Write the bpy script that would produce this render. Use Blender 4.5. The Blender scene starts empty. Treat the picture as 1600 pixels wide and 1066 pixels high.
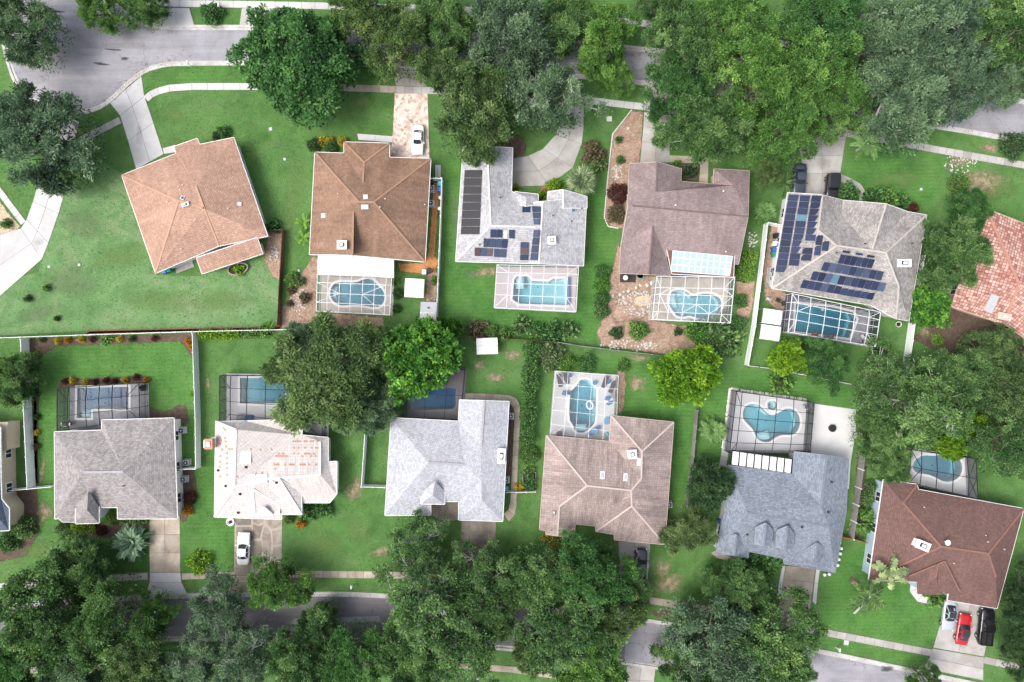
import bpy, math, random
import numpy as np
from mathutils import Vector, Matrix
from mathutils.geometry import tessellate_polygon, intersect_ray_tri

scene = bpy.context.scene
col = scene.collection
R = math.radians
random.seed(7)

# ------------------------------------------------------------------ camera, sky, sun, exposure
HC = 100.0                    # the drone hovers 100 m up, 24 mm lens, looking straight down
KP = 1.5 / 1600.0
cam_d = bpy.data.cameras.new('drone_camera'); cam_d.lens = 24; cam_d.sensor_width = 36
cam_d.clip_start = 1.0; cam_d.clip_end = 3000
cam = bpy.data.objects.new('drone_camera', cam_d); col.objects.link(cam)
cam.location = (0, 0, HC); cam.rotation_euler = (0, 0, 0)
scene.camera = cam

SUN_EL, SUN_AZ = 56.0, 250.0   # degrees; azimuth clockwise from north (+Y)
world = bpy.data.worlds.new('World'); scene.world = world; world.use_nodes = True
wn = world.node_tree
for n in list(wn.nodes): wn.nodes.remove(n)
sky = wn.nodes.new('ShaderNodeTexSky'); sky.sky_type = 'NISHITA'; sky.sun_disc = False
sky.sun_elevation = R(SUN_EL); sky.sun_rotation = R(SUN_AZ)
sky.air_density = 1.0; sky.dust_density = 6.0; sky.ozone_density = 1.0
hsv = wn.nodes.new('ShaderNodeHueSaturation'); hsv.inputs['Saturation'].default_value = 0.55
bg = wn.nodes.new('ShaderNodeBackground'); bg.inputs['Strength'].default_value = 0.15
wo = wn.nodes.new('ShaderNodeOutputWorld')
wn.links.new(sky.outputs[0], hsv.inputs['Color']); wn.links.new(hsv.outputs[0], bg.inputs[0]); wn.links.new(bg.outputs[0], wo.inputs[0])
sun_d = bpy.data.lights.new('sun', 'SUN'); sun_d.energy = 0.85; sun_d.angle = R(28); sun_d.color = (1.0, 0.975, 0.94)
sun = bpy.data.objects.new('sun', sun_d); col.objects.link(sun)
_a = R(SUN_AZ); _e = R(SUN_EL)
_dir = Vector((math.sin(_a)*math.cos(_e), math.cos(_a)*math.cos(_e), math.sin(_e)))
sun.rotation_euler = _dir.to_track_quat('Z', 'Y').to_euler()
vs = scene.view_settings
vs.view_transform = 'Standard'; vs.look = 'None'; vs.gamma = 1.0; vs.use_curve_mapping = False
vs.exposure = 0.78
scene.render.engine = 'CYCLES'
scene.cycles.max_bounces = 8; scene.cycles.diffuse_bounces = 4; scene.cycles.transparent_max_bounces = 16
scene.cycles.use_denoising = True

# ------------------------------------------------------------------ helpers
def P(px, py, z=0.0):
    """point of the place that stands at height z and is seen at (px, py) of the survey picture"""
    s = KP * (HC - z)
    return Vector(((px - 800.0) * s, (533.0 - py) * s, z))
M_PX = KP * HC                 # metres per survey pixel on the ground

def tag(o, label=None, cat=None, group=None, kind=None):
    if label: o['label'] = label
    if cat: o['category'] = cat
    if group: o['group'] = group
    if kind: o['kind'] = kind
    return o

def link(name, me, mat=None, parent=None):
    o = bpy.data.objects.new(name, me); col.objects.link(o)
    if mat is not None and me is not None and len(me.materials) == 0: me.materials.append(mat)
    if parent is not None: o.parent = parent
    return o

def empty(name, loc=(0, 0, 0), rz=0.0):
    o = bpy.data.objects.new(name, None); col.objects.link(o)
    o.location = loc; o.rotation_euler = (0, 0, rz); o.empty_display_size = 0.3
    return o

def mk(name, verts, faces, mat=None, parent=None, smooth=False):
    me = bpy.data.meshes.new(name)
    me.from_pydata([tuple(v) for v in verts], [], faces); me.update()
    if smooth: me.polygons.foreach_set('use_smooth', [True]*len(me.polygons))
    return link(name, me, mat, parent)

class MB:
    """collects shapes for one mesh"""
    def __init__(s): s.v = []; s.f = []
    def add(s, vs_, fs):
        b = len(s.v); s.v += [tuple(v) for v in vs_]; s.f += [tuple(i + b for i in f) for f in fs]; return s
    def box(s, c, d, rz=0.0):
        cx, cy, cz = c; x, y, z = d[0]/2, d[1]/2, d[2]/2; ca, sa = math.cos(rz), math.sin(rz)
        vv = []
        for sz in (-z, z):
            for sx, sy in ((-x, -y), (x, -y), (x, y), (-x, y)):
                vv.append((cx + sx*ca - sy*sa, cy + sx*sa + sy*ca, cz + sz))
        return s.add(vv, [(3,2,1,0),(4,5,6,7),(0,1,5,4),(1,2,6,5),(2,3,7,6),(3,0,4,7)])
    def prism(s, poly, z0, z1, top_scale=None):
        n = len(poly); c = None
        b = [(p[0], p[1], z0) for p in poly]; t = [(p[0], p[1], z1) for p in poly]
        if top_scale is not None:
            mx = sum(p[0] for p in poly)/n; my = sum(p[1] for p in poly)/n
            t = [(mx + (p[0]-mx)*top_scale, my + (p[1]-my)*top_scale, z1) for p in poly]
        return s.add(b + t, [tuple(range(n-1, -1, -1)), tuple(range(n, 2*n))] + [(i, (i+1) % n, n+(i+1) % n, n+i) for i in range(n)])
    def bar(s, a, b, w, h, up=Vector((0, 0, 1))):
        a = Vector(a); b = Vector(b); d = (b - a)
        if d.length < 1e-6: return s
        d.normalize(); u = up
        if abs(d.dot(u)) > 0.95: u = Vector((1, 0, 0))
        x = d.cross(u).normalized(); y = x.cross(d).normalized()
        vv = []
        for p in (a, b):
            for sx, sy in ((-1, -1), (1, -1), (1, 1), (-1, 1)): vv.append(p + x*sx*w/2 + y*sy*h/2)
        return s.add(vv, [(3,2,1,0),(4,5,6,7),(0,1,5,4),(1,2,6,5),(2,3,7,6),(3,0,4,7)])
    def tube(s, pts, rads, n=6, cap=True):
        base = len(s.v); m = len(pts)
        for i, p in enumerate(pts):
            p = Vector(p); q = Vector(pts[min(i+1, m-1)]) - Vector(pts[max(i-1, 0)])
            q = q.normalized() if q.length > 1e-6 else Vector((0, 0, 1))
            u = Vector((1, 0, 0)) if abs(q.z) > .9 else Vector((0, 0, 1))
            x = q.cross(u).normalized(); y = q.cross(x)
            for k in range(n):
                a = 2*math.pi*k/n; s.v.append(tuple(p + (x*math.cos(a) + y*math.sin(a))*rads[i]))
        for i in range(m-1):
            for k in range(n): s.f.append((base+i*n+k, base+i*n+(k+1) % n, base+(i+1)*n+(k+1) % n, base+(i+1)*n+k))
        if cap:
            s.f.append(tuple(base+k for k in range(n-1, -1, -1))); s.f.append(tuple(base+(m-1)*n+k for k in range(n)))
        return s
    def lathe(s, prof, c=(0, 0, 0), n=16):
        base = len(s.v); m = len(prof)
        for r, z in prof:
            for k in range(n):
                a = 2*math.pi*k/n; s.v.append((c[0]+r*math.cos(a), c[1]+r*math.sin(a), c[2]+z))
        for i in range(m-1):
            for k in range(n): s.f.append((base+i*n+k, base+i*n+(k+1) % n, base+(i+1)*n+(k+1) % n, base+(i+1)*n+k))
        s.f.append(tuple(base+k for k in range(n-1, -1, -1))); s.f.append(tuple(base+(m-1)*n+k for k in range(n)))
        return s
    def build(s, name, mat=None, parent=None, smooth=False): return mk(name, s.v, s.f, mat, parent, smooth)

def tess(outer, holes=()):
    """flat polygon with holes -> verts, tris (2-D tuples in)"""
    loops = [[Vector((p[0], p[1], 0)) for p in outer]] + [[Vector((p[0], p[1], 0)) for p in h] for h in holes]
    vv = [v for l in loops for v in l]
    tris = tessellate_polygon(loops); out = []
    for t in tris:
        a, b, c = (vv[i] for i in t)
        cr = (b.x-a.x)*(c.y-a.y) - (b.y-a.y)*(c.x-a.x)
        if abs(cr) < 1e-9: continue
        out.append(tuple(t) if cr > 0 else (t[0], t[2], t[1]))
    return [(v.x, v.y) for v in vv], out

def sheet(name, pts, z, mat, holes=(), parent=None, thick=0.0):
    vv, tr = tess(pts, holes)
    V = [(x, y, z) for x, y in vv]; F = list(tr)
    if thick:
        o = 0
        for lp in [pts] + list(holes):
            n = len(lp); b = len(V); V += [(p[0], p[1], z) for p in lp] + [(p[0], p[1], z-thick) for p in lp]
            F += [(b+i, b+(i+1) % n, b+n+(i+1) % n, b+n+i) for i in range(n)]
    return mk(name, V, F, mat, parent)

def smooth_loop(pts, it=2):
    for _ in range(it):
        q = []
        for i in range(len(pts)):
            a = pts[i]; b = pts[(i+1) % len(pts)]
            q.append((a[0]*.75+b[0]*.25, a[1]*.75+b[1]*.25)); q.append((a[0]*.25+b[0]*.75, a[1]*.25+b[1]*.75))
        pts = q
    return pts
def smooth_line(pts, it=2):
    for _ in range(it):
        q = [pts[0]]
        for a, b in zip(pts[:-1], pts[1:]):
            q.append((a[0]*.75+b[0]*.25, a[1]*.75+b[1]*.25)); q.append((a[0]*.25+b[0]*.75, a[1]*.25+b[1]*.75))
        q.append(pts[-1]); pts = q
    return pts
def G(pts, z=0.0): return [(P(x, y, z).x, P(x, y, z).y) for x, y in pts]

# ------------------------------------------------------------------ materials
class NT:
    def __init__(s, name):
        s.m = bpy.data.materials.new(name); s.m.use_nodes = True; s.t = s.m.node_tree
        s.b = s.t.nodes['Principled BSDF']; s.o = s.t.nodes['Material Output']
    def n(s, typ, **kw):
        x = s.t.nodes.new(typ)
        for k, v in kw.items(): setattr(x, k, v)
        return x
    def l(s, a, b): s.t.links.new(a, b)
    def pos(s): return s.n('ShaderNodeNewGeometry').outputs['Position']
    def noise(s, vec, scale, detail=4, rough=.6, dist=0.0):
        x = s.n('ShaderNodeTexNoise'); x.inputs['Scale'].default_value = scale; x.inputs['Detail'].default_value = detail
        x.inputs['Roughness'].default_value = rough; x.inputs['Distortion'].default_value = dist
        if vec is not None: s.l(vec, x.inputs['Vector'])
        return x.outputs['Fac']
    def ramp(s, fac, stops):
        x = s.n('ShaderNodeValToRGB'); e = x.color_ramp.elements
        while len(e) < len(stops): e.new(0.5)
        for i, (p, c) in enumerate(stops):
            e[i].position = p; e[i].color = (c[0], c[1], c[2], 1) if not isinstance(c, (int, float)) else (c, c, c, 1)
        s.l(fac, x.inputs[0]); return x.outputs['Color']
    def mix(s, fac, a, b, mode='MIX'):
        x = s.n('ShaderNodeMix', data_type='RGBA', blend_type=mode)
        for sock, v in ((x.inputs[0], fac), (x.inputs[6], a), (x.inputs[7], b)):
            if isinstance(v, (int, float)): sock.default_value = v
            elif isinstance(v, tuple): sock.default_value = (*v, 1)
            else: s.l(v, sock)
        return x.outputs[2]
    def math(s, op, a, b=0.0):
        x = s.n('ShaderNodeMath', operation=op)
        for i, v in enumerate((a, b)):
            if isinstance(v, (int, float)): x.inputs[i].default_value = v
            else: s.l(v, x.inputs[i])
        return x.outputs[0]
    def mapping(s, vec, scale=(1, 1, 1), rot=(0, 0, 0)):
        x = s.n('ShaderNodeMapping'); x.inputs['Scale'].default_value = scale; x.inputs['Rotation'].default_value = rot
        s.l(vec, x.inputs['Vector']); return x.outputs[0]
    def bump(s, h, strength=.4, dist=.05):
        x = s.n('ShaderNodeBump'); x.inputs['Strength'].default_value = strength; x.inputs['Distance'].default_value = dist
        s.l(h, x.inputs['Height']); s.l(x.outputs[0], s.b.inputs['Normal']); return x
    def color(s, c):
        if isinstance(c, tuple): s.b.inputs['Base Color'].default_value = (*c, 1)
        else: s.l(c, s.b.inputs['Base Color'])
    def rough(s, r, spec=.3):
        s.b.inputs['Roughness'].default_value = r; s.b.inputs['Specular IOR Level'].default_value = spec

def dim(c, k): return tuple(min(1, x*k) for x in c)

def noisy(name, c, var=.35, scale=2.0, rough=.85, bump=.2, spec=.25, objvar=0.0, fine=18.0, stain=None):
    m = NT(name); p = m.pos()
    f = m.noise(p, scale, 6, .65); g = m.noise(p, fine, 3, .6)
    base = m.ramp(f, [(.28, dim(c, 1-var)), (.72, dim(c, 1+var*.6))])
    base = m.mix(.35, base, m.ramp(g, [(.3, dim(c, .72)), (.7, dim(c, 1.2))]))
    if stain:
        k = m.ramp(m.noise(p, .35, 5, .7, .6), [(.42, 0.0), (.64, 1.0)])
        base = m.mix(k, base, m.mix(.8, base, stain))
    if objvar:
        oi = m.n('ShaderNodeObjectInfo').outputs['Random']
        base = m.mix(1.0, base, m.ramp(oi, [(0, 1-objvar), (.5, 1.0), (1, 1+objvar*.35)]), 'MULTIPLY')
    m.color(base); m.rough(rough, spec)
    if bump: m.bump(g, bump, .03)
    return m.m

def plain(name, c, rough=.5, spec=.4, metal=0.0, var=.08):
    m = NT(name)
    if var:
        f = m.noise(m.pos(), 3.0, 4)
        m.color(m.ramp(f, [(.3, dim(c, 1-var)), (.7, dim(c, 1+var))]))
    else: m.color(c)
    m.rough(rough, spec); m.b.inputs['Metallic'].default_value = metal
    return m.m

def grass_mat(name, a, b, dry, amount=.5, stripes=0.0):
    m = NT(name); p = m.pos()
    big = m.noise(p, .055, 5, .6, .8); mid = m.noise(p, .38, 6, .7, .5); fine = m.noise(p, 5.5, 4, .75); vf = m.noise(p, 22, 2, .6)
    c = m.ramp(mid, [(.34, dim(a, .88)), (.66, dim(b, 1.06))])
    c = m.mix(m.ramp(big, [(.36, 0.0), (.64, .75)]), c, m.ramp(mid, [(.3, dim(b, 1.0)), (.7, (b[0]*1.25, b[1]*1.18, b[2]*1.2))]))
    c = m.mix(m.ramp(m.noise(p, .19, 7, .75, 1.2), [(.47, 0.0), (.68, amount)]), c, dry)
    c = m.mix(.55, c, m.ramp(fine, [(.28, .42), (.72, 1.42)]), 'MULTIPLY')
    c = m.mix(.40, c, m.ramp(vf, [(.30, .45), (.70, 1.35)]), 'MULTIPLY')
    if stripes:
        w = m.n('ShaderNodeTexWave', wave_type='BANDS', bands_direction='Y'); w.inputs['Scale'].default_value = .55; w.inputs['Distortion'].default_value = 3.5; w.inputs['Detail'].default_value = 2
        w.inputs['Detail Scale'].default_value = .6
        m.l(p, w.inputs['Vector']); c = m.mix(stripes, c, m.ramp(w.outputs['Fac'], [(.2, .75), (.8, 1.2)]), 'MULTIPLY')
    m.color(c); m.rough(.9, .15)
    m.bump(fine, .5, .08)
    return m.m

def soft_mat(name, c1, c2, scale=1.2, hard=.25, nscale=1.6, rough=.95, c3=None, amp=1.1):
    """bare earth, mulch or worn turf with a ragged border: it thins out where the attribute 'edge' falls to 0"""
    m = NT(name); p = m.pos()
    f = m.noise(p, scale, 6, .7, .4); g = m.noise(p, 9, 4, .7)
    c = m.ramp(f, [(.3, c1), (.7, c2)])
    c = m.mix(.6, c, m.ramp(g, [(.28, .5), (.72, 1.4)]), 'MULTIPLY')
    if c3: c = m.mix(m.ramp(m.noise(p, 3.2, 5, .7), [(.53, 0.0), (.72, .7)]), c, c3)
    m.color(c); m.rough(rough, .15); m.bump(g, .5, .06)
    at = m.n('ShaderNodeAttribute', attribute_name='edge')
    e = m.math('ADD', at.outputs['Fac'], m.math('MULTIPLY', m.math('SUBTRACT', m.noise(p, nscale, 5, .7), .5), amp))
    a = m.n('ShaderNodeMapRange'); a.inputs['From Min'].default_value = .30; a.inputs['From Max'].default_value = .30 + hard
    m.l(e, a.inputs['Value']); m.l(a.outputs[0], m.b.inputs['Alpha'])
    return m.m

def roof_mat(name, c, row=.22, wid=.40, var=.16, stain=.3, streak=.35, tile=False, c2=None, mortar=.68):
    m = NT(name); uv = m.n('ShaderNodeTexCoord').outputs['UV']
    br = m.n('ShaderNodeTexBrick'); br.inputs['Scale'].default_value = 1.0
    br.inputs['Brick Width'].default_value = wid; br.inputs['Row Height'].default_value = row
    br.inputs['Mortar Size'].default_value = .035 if tile else .022; br.inputs['Mortar Smooth'].default_value = .3; br.inputs['Bias'].default_value = 0.0
    br.offset = .0 if tile else .5
    br.inputs['Color1'].default_value = (*dim(c, 1-var), 1); br.inputs['Color2'].default_value = (*(c2 or dim(c, 1+var)), 1)
    br.inputs['Mortar'].default_value = (*dim(c, mortar), 1)
    m.l(uv, br.inputs['Vector'])
    base = br.outputs['Color']
    gr = m.noise(uv, 7.0, 3, .7)
    base = m.mix(.55, base, m.ramp(gr, [(.25, .62), (.75, 1.3)]), 'MULTIPLY')
    st = m.noise(m.mapping(uv, (.9, .16, 1)), 1.0, 6, .65, .4)
    base = m.mix(streak, base, m.ramp(st, [(.3, .45), (.62, 1.12)]), 'MULTIPLY')
    fs = m.noise(m.mapping(uv, (5.0, .35, 1)), 1.0, 4, .7, .3)
    base = m.mix(.55 if tile else .3, base, m.ramp(fs, [(.28, .6), (.72, 1.28)]), 'MULTIPLY')
    bg_ = m.noise(m.pos(), .16, 5, .6, .6)
    base = m.mix(stain, base, m.ramp(bg_, [(.32, .55), (.66, 1.15)]), 'MULTIPLY')
    m.color(base); m.rough(.9, .2)
    h = m.math('ADD', m.math('MULTIPLY', br.outputs['Fac'], -1.0), m.math('MULTIPLY', gr, .6)); m.bump(h, .55, .05)
    return m.m

def leaf_mat(name, dark, mid, light, trans=.28, hue=.1):
    m = NT(name)
    t = m.n('ShaderNodeAttribute', attribute_name='tint').outputs['Fac']
    oi = m.n('ShaderNodeObjectInfo').outputs['Random']
    c = m.ramp(t, [(.12, dark), (.5, mid), (.88, light)])
    c = m.mix(1.0, c, m.ramp(oi, [(0, (1-hue*1.2, 1-hue, 1-hue*.6)), (1, (1+hue, 1+hue*.8, 1))]), 'MULTIPLY')
    m.color(c); m.rough(.65, .18)
    tr = m.n('ShaderNodeBsdfTranslucent'); m.l(m.mix(1.0, c, (1.1, 1.2, .6), 'MULTIPLY'), tr.inputs[0])
    mx = m.n('ShaderNodeMixShader'); mx.inputs[0].default_value = trans
    m.l(m.b.outputs[0], mx.inputs[1]); m.l(tr.outputs[0], mx.inputs[2]); m.l(mx.outputs[0], m.o.inputs['Surface'])
    return m.m

def screen_mat(name, c, op):
    m = NT(name); tr = m.n('ShaderNodeBsdfTransparent'); df = m.n('ShaderNodeBsdfDiffuse'); df.inputs[0].default_value = (*c, 1)
    mx = m.n('ShaderNodeMixShader'); mx.inputs[0].default_value = op
    m.l(tr.outputs[0], mx.inputs[1]); m.l(df.outputs[0], mx.inputs[2]); m.l(mx.outputs[0], m.o.inputs['Surface'])
    return m.m

def water_mat(name, dens, tint):
    """clear surface, the colour comes from the depth of the water below it"""
    m = NT(name); tr = m.n('ShaderNodeBsdfTransparent')
    gl = m.n('ShaderNodeBsdfGlossy'); gl.inputs['Roughness'].default_value = .06
    bp = m.n('ShaderNodeBump'); bp.inputs['Strength'].default_value = .10; bp.inputs['Distance'].default_value = .05
    m.l(m.noise(m.pos(), 1.4, 3, .5), bp.inputs['Height']); m.l(bp.outputs[0], gl.inputs['Normal'])
    fr = m.n('ShaderNodeFresnel'); fr.inputs[0].default_value = 1.33; m.l(bp.outputs[0], fr.inputs['Normal'])
    mx = m.n('ShaderNodeMixShader'); m.l(fr.outputs[0], mx.inputs[0]); m.l(tr.outputs[0], mx.inputs[1]); m.l(gl.outputs[0], mx.inputs[2])
    va = m.n('ShaderNodeVolumeAbsorption'); va.inputs['Color'].default_value = (*tint, 1); va.inputs['Density'].default_value = dens
    m.l(mx.outputs[0], m.o.inputs['Surface']); m.l(va.outputs[0], m.o.inputs['Volume']); return m.m

def asphalt_mat(name, c):
    m = NT(name); p = m.pos()
    a = m.noise(p, .22, 6, .65, .8); f = m.noise(p, 14, 3, .7); st = m.noise(m.mapping(p, (.10, 1.1, 1)), 1.0, 5, .6, .5)
    b = m.ramp(a, [(.3, dim(c, .76)), (.7, dim(c, 1.16))])
    b = m.mix(.5, b, m.ramp(st, [(.3, .72), (.7, 1.2)]), 'MULTIPLY')
    b = m.mix(.4, b, m.ramp(f, [(.25, .6), (.75, 1.35)]), 'MULTIPLY')
    vo = m.n('ShaderNodeTexVoronoi', feature='DISTANCE_TO_EDGE'); vo.inputs['Scale'].default_value = .24
    wp = m.n('ShaderNodeVectorMath', operation='ADD'); m.l(p, wp.inputs[0])
    nz = m.n('ShaderNodeTexNoise'); nz.inputs['Scale'].default_value = .9; nz.inputs['Detail'].default_value = 5; m.l(p, nz.inputs['Vector'])
    sc = m.n('ShaderNodeVectorMath', operation='SCALE'); sc.inputs['Scale'].default_value = 2.4; m.l(nz.outputs['Color'], sc.inputs[0]); m.l(sc.outputs[0], wp.inputs[1])
    m.l(wp.outputs[0], vo.inputs['Vector'])
    crack = m.ramp(vo.outputs['Distance'], [(.0, 1.0), (.012, 0.0)])
    sel = m.ramp(m.noise(p, .12, 3), [(.44, 0.0), (.56, .85)])
    b = m.mix(m.math('MULTIPLY', crack, sel), b, dim(c, .35))
    m.color(b); m.rough(.85, .3); m.bump(f, .3, .02)
    return m.m

MT = {}
MT['grass'] = grass_mat('grass', (.053, .136, .034), (.094, .206, .056), (.15, .225, .095), .5)
MT['lawn_lush'] = grass_mat('lush_lawn', (.046, .140, .029), (.083, .210, .047), (.13, .215, .075), .4, .2)
MT['lawn_pale'] = grass_mat('pale_lawn', (.086, .188, .066), (.134, .258, .098), (.215, .285, .15), .9)
MT['lawn_shade'] = grass_mat('shade_tinted_lawn', (.030, .092, .022), (.052, .135, .032), (.085, .125, .045), .25)  # soft shade below the palm, put into the grass colour
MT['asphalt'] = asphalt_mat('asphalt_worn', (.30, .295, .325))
MT['asphalt_dark'] = asphalt_mat('asphalt_darker', (.175, .168, .182))  # darker asphalt tone of the lower street
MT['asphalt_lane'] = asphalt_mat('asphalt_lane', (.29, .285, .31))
MT['concrete'] = noisy('concrete_grey', (.43, .42, .41), .25, .5, .9, .15, .2, .20, stain=(.33, .30, .27))
MT['concrete_white'] = noisy('concrete_clean', (.55, .548, .555), .15, .4, .9, .1, .2, .08, stain=(.46, .45, .44))
MT['concrete_tan'] = noisy('concrete_tan', (.47, .41, .34), .25, .5, .9, .15, .2, .22, stain=(.28, .23, .18))
MT['concrete_aged'] = noisy('concrete_aged', (.33, .29, .25), .35, .6, .9, .2, .2, .25, stain=(.16, .13, .11))
MT['joint'] = noisy('joint_sand', (.16, .14, .12), .3, 1.0)
MT['kerb'] = noisy('kerb_concrete', (.55, .54, .53), .22, .5, .9, .1, .2, .1, stain=(.35, .33, .30))
MT['deck_white'] = noisy('deck_white', (.60, .60, .61), .10, .5, .7, .05, .3, stain=(.52, .52, .52))
MT['deck_pink'] = noisy('deck_pink', (.60, .53, .54), .12, .8, .8, .1)
MT['deck_grey'] = noisy('deck_grey', (.36, .37, .40), .5, 1.3, .8, .15, stain=(.25, .26, .28))
MT['deck_dark'] = noisy('deck_dark', (.20, .185, .195), .2, .8, .8, .1)
MT['deck_beige'] = noisy('deck_beige', (.55, .49, .41), .25, .7, .85, .1, stain=(.33, .31, .29))
MT['plaster'] = noisy('pool_plaster', (.72, .84, .88), .06, .5, .6, 0)
MT['coping'] = noisy('pool_coping', (.76, .75, .74), .08, 1.0, .7, .05)
MT['white'] = plain('white_paint', (.80, .80, .80), .5)
MT['vinyl'] = plain('white_vinyl', (.88, .89, .91), .4)
MT['alu_white'] = plain('white_aluminium', (.68, .69, .71), .5, .3)
MT['alu_dark'] = plain('bronze_aluminium', (.022, .023, .030), .6, .15)
MT['wood_grey'] = noisy('weathered_wood', (.30, .28, .27), .3, 1.5, .9, .2, .2, .3)
MT['wood_brown'] = noisy('brown_wood', (.16, .09, .06), .3, 1.5, .9, .2, .2, .3)
MT['wood_orange'] = noisy('stained_wood', (.42, .17, .06), .3, 1.5, .8, .2, .2, .2)
MT['iron'] = plain('black_iron', (.02, .02, .022), .5)
MT['glass'] = plain('window_glass', (.03, .04, .05), .08, .6, 0, 0)
MT['black'] = plain('black_plastic', (.018, .018, .02), .5)
MT['grey_metal'] = plain('galvanised_metal', (.48, .50, .52), .4, .5, .3)
MT['bark'] = noisy('bark', (.20, .17, .14), .35, 3.0, .95, .4)
MT['bark_pale'] = noisy('pale_bark', (.45, .44, .43), .3, 3.0, .95, .3)
MT['screen_dark'] = screen_mat('dark_screen', (.06, .065, .075), .24)
MT['screen_side'] = screen_mat('dark_side_screen', (.05, .055, .07), .55)
MT['screen_light'] = screen_mat('clear_screen', (.34, .35, .37), .18)
MT['screen_lside'] = screen_mat('clear_side_screen', (.16, .17, .19), .32)
# soft borders
MT['mulch'] = soft_mat('brown_mulch', (.075, .05, .042), (.16, .11, .09), 1.5, .18)
MT['mulch_red'] = soft_mat('red_mulch', (.24, .10, .075), (.36, .17, .12), 1.5, .18)
MT['sand'] = soft_mat('sandy_earth', (.24, .150, .110), (.43, .30, .225), 1.0, .3, 1.2, c3=(.62, .56, .50))
MT['straw'] = soft_mat('pine_straw', (.42, .18, .07), (.58, .29, .13), 2.0, .22)
MT['gravel'] = soft_mat('pale_gravel', (.42, .33, .22), (.62, .52, .38), 2.5, .15)
MT['dry'] = soft_mat('dry_turf', (.135, .235, .070), (.190, .290, .100), .9, 1.4, .9)
MT['bare'] = soft_mat('bare_patch', (.24, .21, .12), (.40, .33, .22), 1.6, .8, 1.3, amp=2.2)
MT['thatch'] = soft_mat('grey_thatch', (.140, .220, .100), (.195, .255, .145), 1.0, 1.4, .8)
MT['stain'] = soft_mat('tyre_stain', (.06, .06, .065), (.12, .12, .13), 2.0, .7, 2.2)
MT['wear'] = soft_mat('worn_concrete', (.20, .19, .18), (.30, .28, .26), 2.0, 2.6, 1.4)
MT['stone'] = noisy('white_stone', (.62, .60, .57), .25, 2.0, .9, .3, .2, .3)
# leaves
MT['lf_dusty'] = leaf_mat('leaves_dusty', (0.035, 0.070, 0.043), (0.118, 0.205, 0.118), (0.275, 0.403, 0.244))
MT['lf_oak'] = leaf_mat('leaves_oak', (0.025, 0.065, 0.022), (0.105, 0.215, 0.074), (0.275, 0.433, 0.152))
MT['lf_bright'] = leaf_mat('leaves_bright', (0.030, 0.083, 0.019), (0.118, 0.262, 0.061), (0.287, 0.482, 0.122))
MT['lf_olive'] = leaf_mat('leaves_olive', (0.033, 0.068, 0.025), (0.123, 0.210, 0.074), (0.293, 0.403, 0.149))
MT['lf_dense'] = leaf_mat('leaves_dense', (0.025, 0.077, 0.027), (0.072, 0.192, 0.056), (0.165, 0.342, 0.098))
MT['lf_glossy'] = leaf_mat('leaves_glossy', (0.022, 0.085, 0.018), (0.079, 0.237, 0.041), (0.262, 0.525, 0.085))
MT['lf_yellow'] = leaf_mat('leaves_yellow', (.052, .145, .016), (.145, .320, .026), (.400, .590, .055))
MT['lf_lime'] = leaf_mat('leaves_lime', (.062, .160, .016), (.170, .345, .028), (.390, .570, .060))
MT['lf_dark'] = leaf_mat('leaves_dark', (0.020, 0.050, 0.022), (0.054, 0.115, 0.046), (0.122, 0.220, 0.083))
MT['lf_red'] = leaf_mat('leaves_red', (.055, .018, .016), (.115, .040, .034), (.200, .080, .062))
MT['lf_orange'] = leaf_mat('leaves_orange', (.26, .10, .012), (.48, .21, .02), (.66, .36, .05))
MT['lf_gold'] = leaf_mat('leaves_gold', (.22, .17, .02), (.48, .38, .04), (.72, .62, .14))
MT['lf_silver'] = leaf_mat('leaves_silver', (.050, .088, .036), (.140, .215, .085), (.30, .395, .170))
MT['lf_brown'] = leaf_mat('leaves_brown', (.075, .062, .035), (.145, .120, .070), (.235, .205, .130))
MT['lf_palm'] = leaf_mat('leaves_palm', (.060, .135, .040), (.140, .290, .085), (.300, .450, .170))
MT['lf_fanpalm'] = leaf_mat('leaves_fan_palm', (0.085, 0.128, 0.067), (0.247, 0.332, 0.169), (0.583, 0.664, 0.356))
MT['lf_sago'] = leaf_mat('leaves_sago', (0.048, 0.095, 0.062), (0.137, 0.234, 0.156), (0.324, 0.470, 0.324))
MT['lf_banana'] = leaf_mat('leaves_banana', (.070, .170, .025), (.150, .310, .050), (.27, .44, .09))

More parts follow.
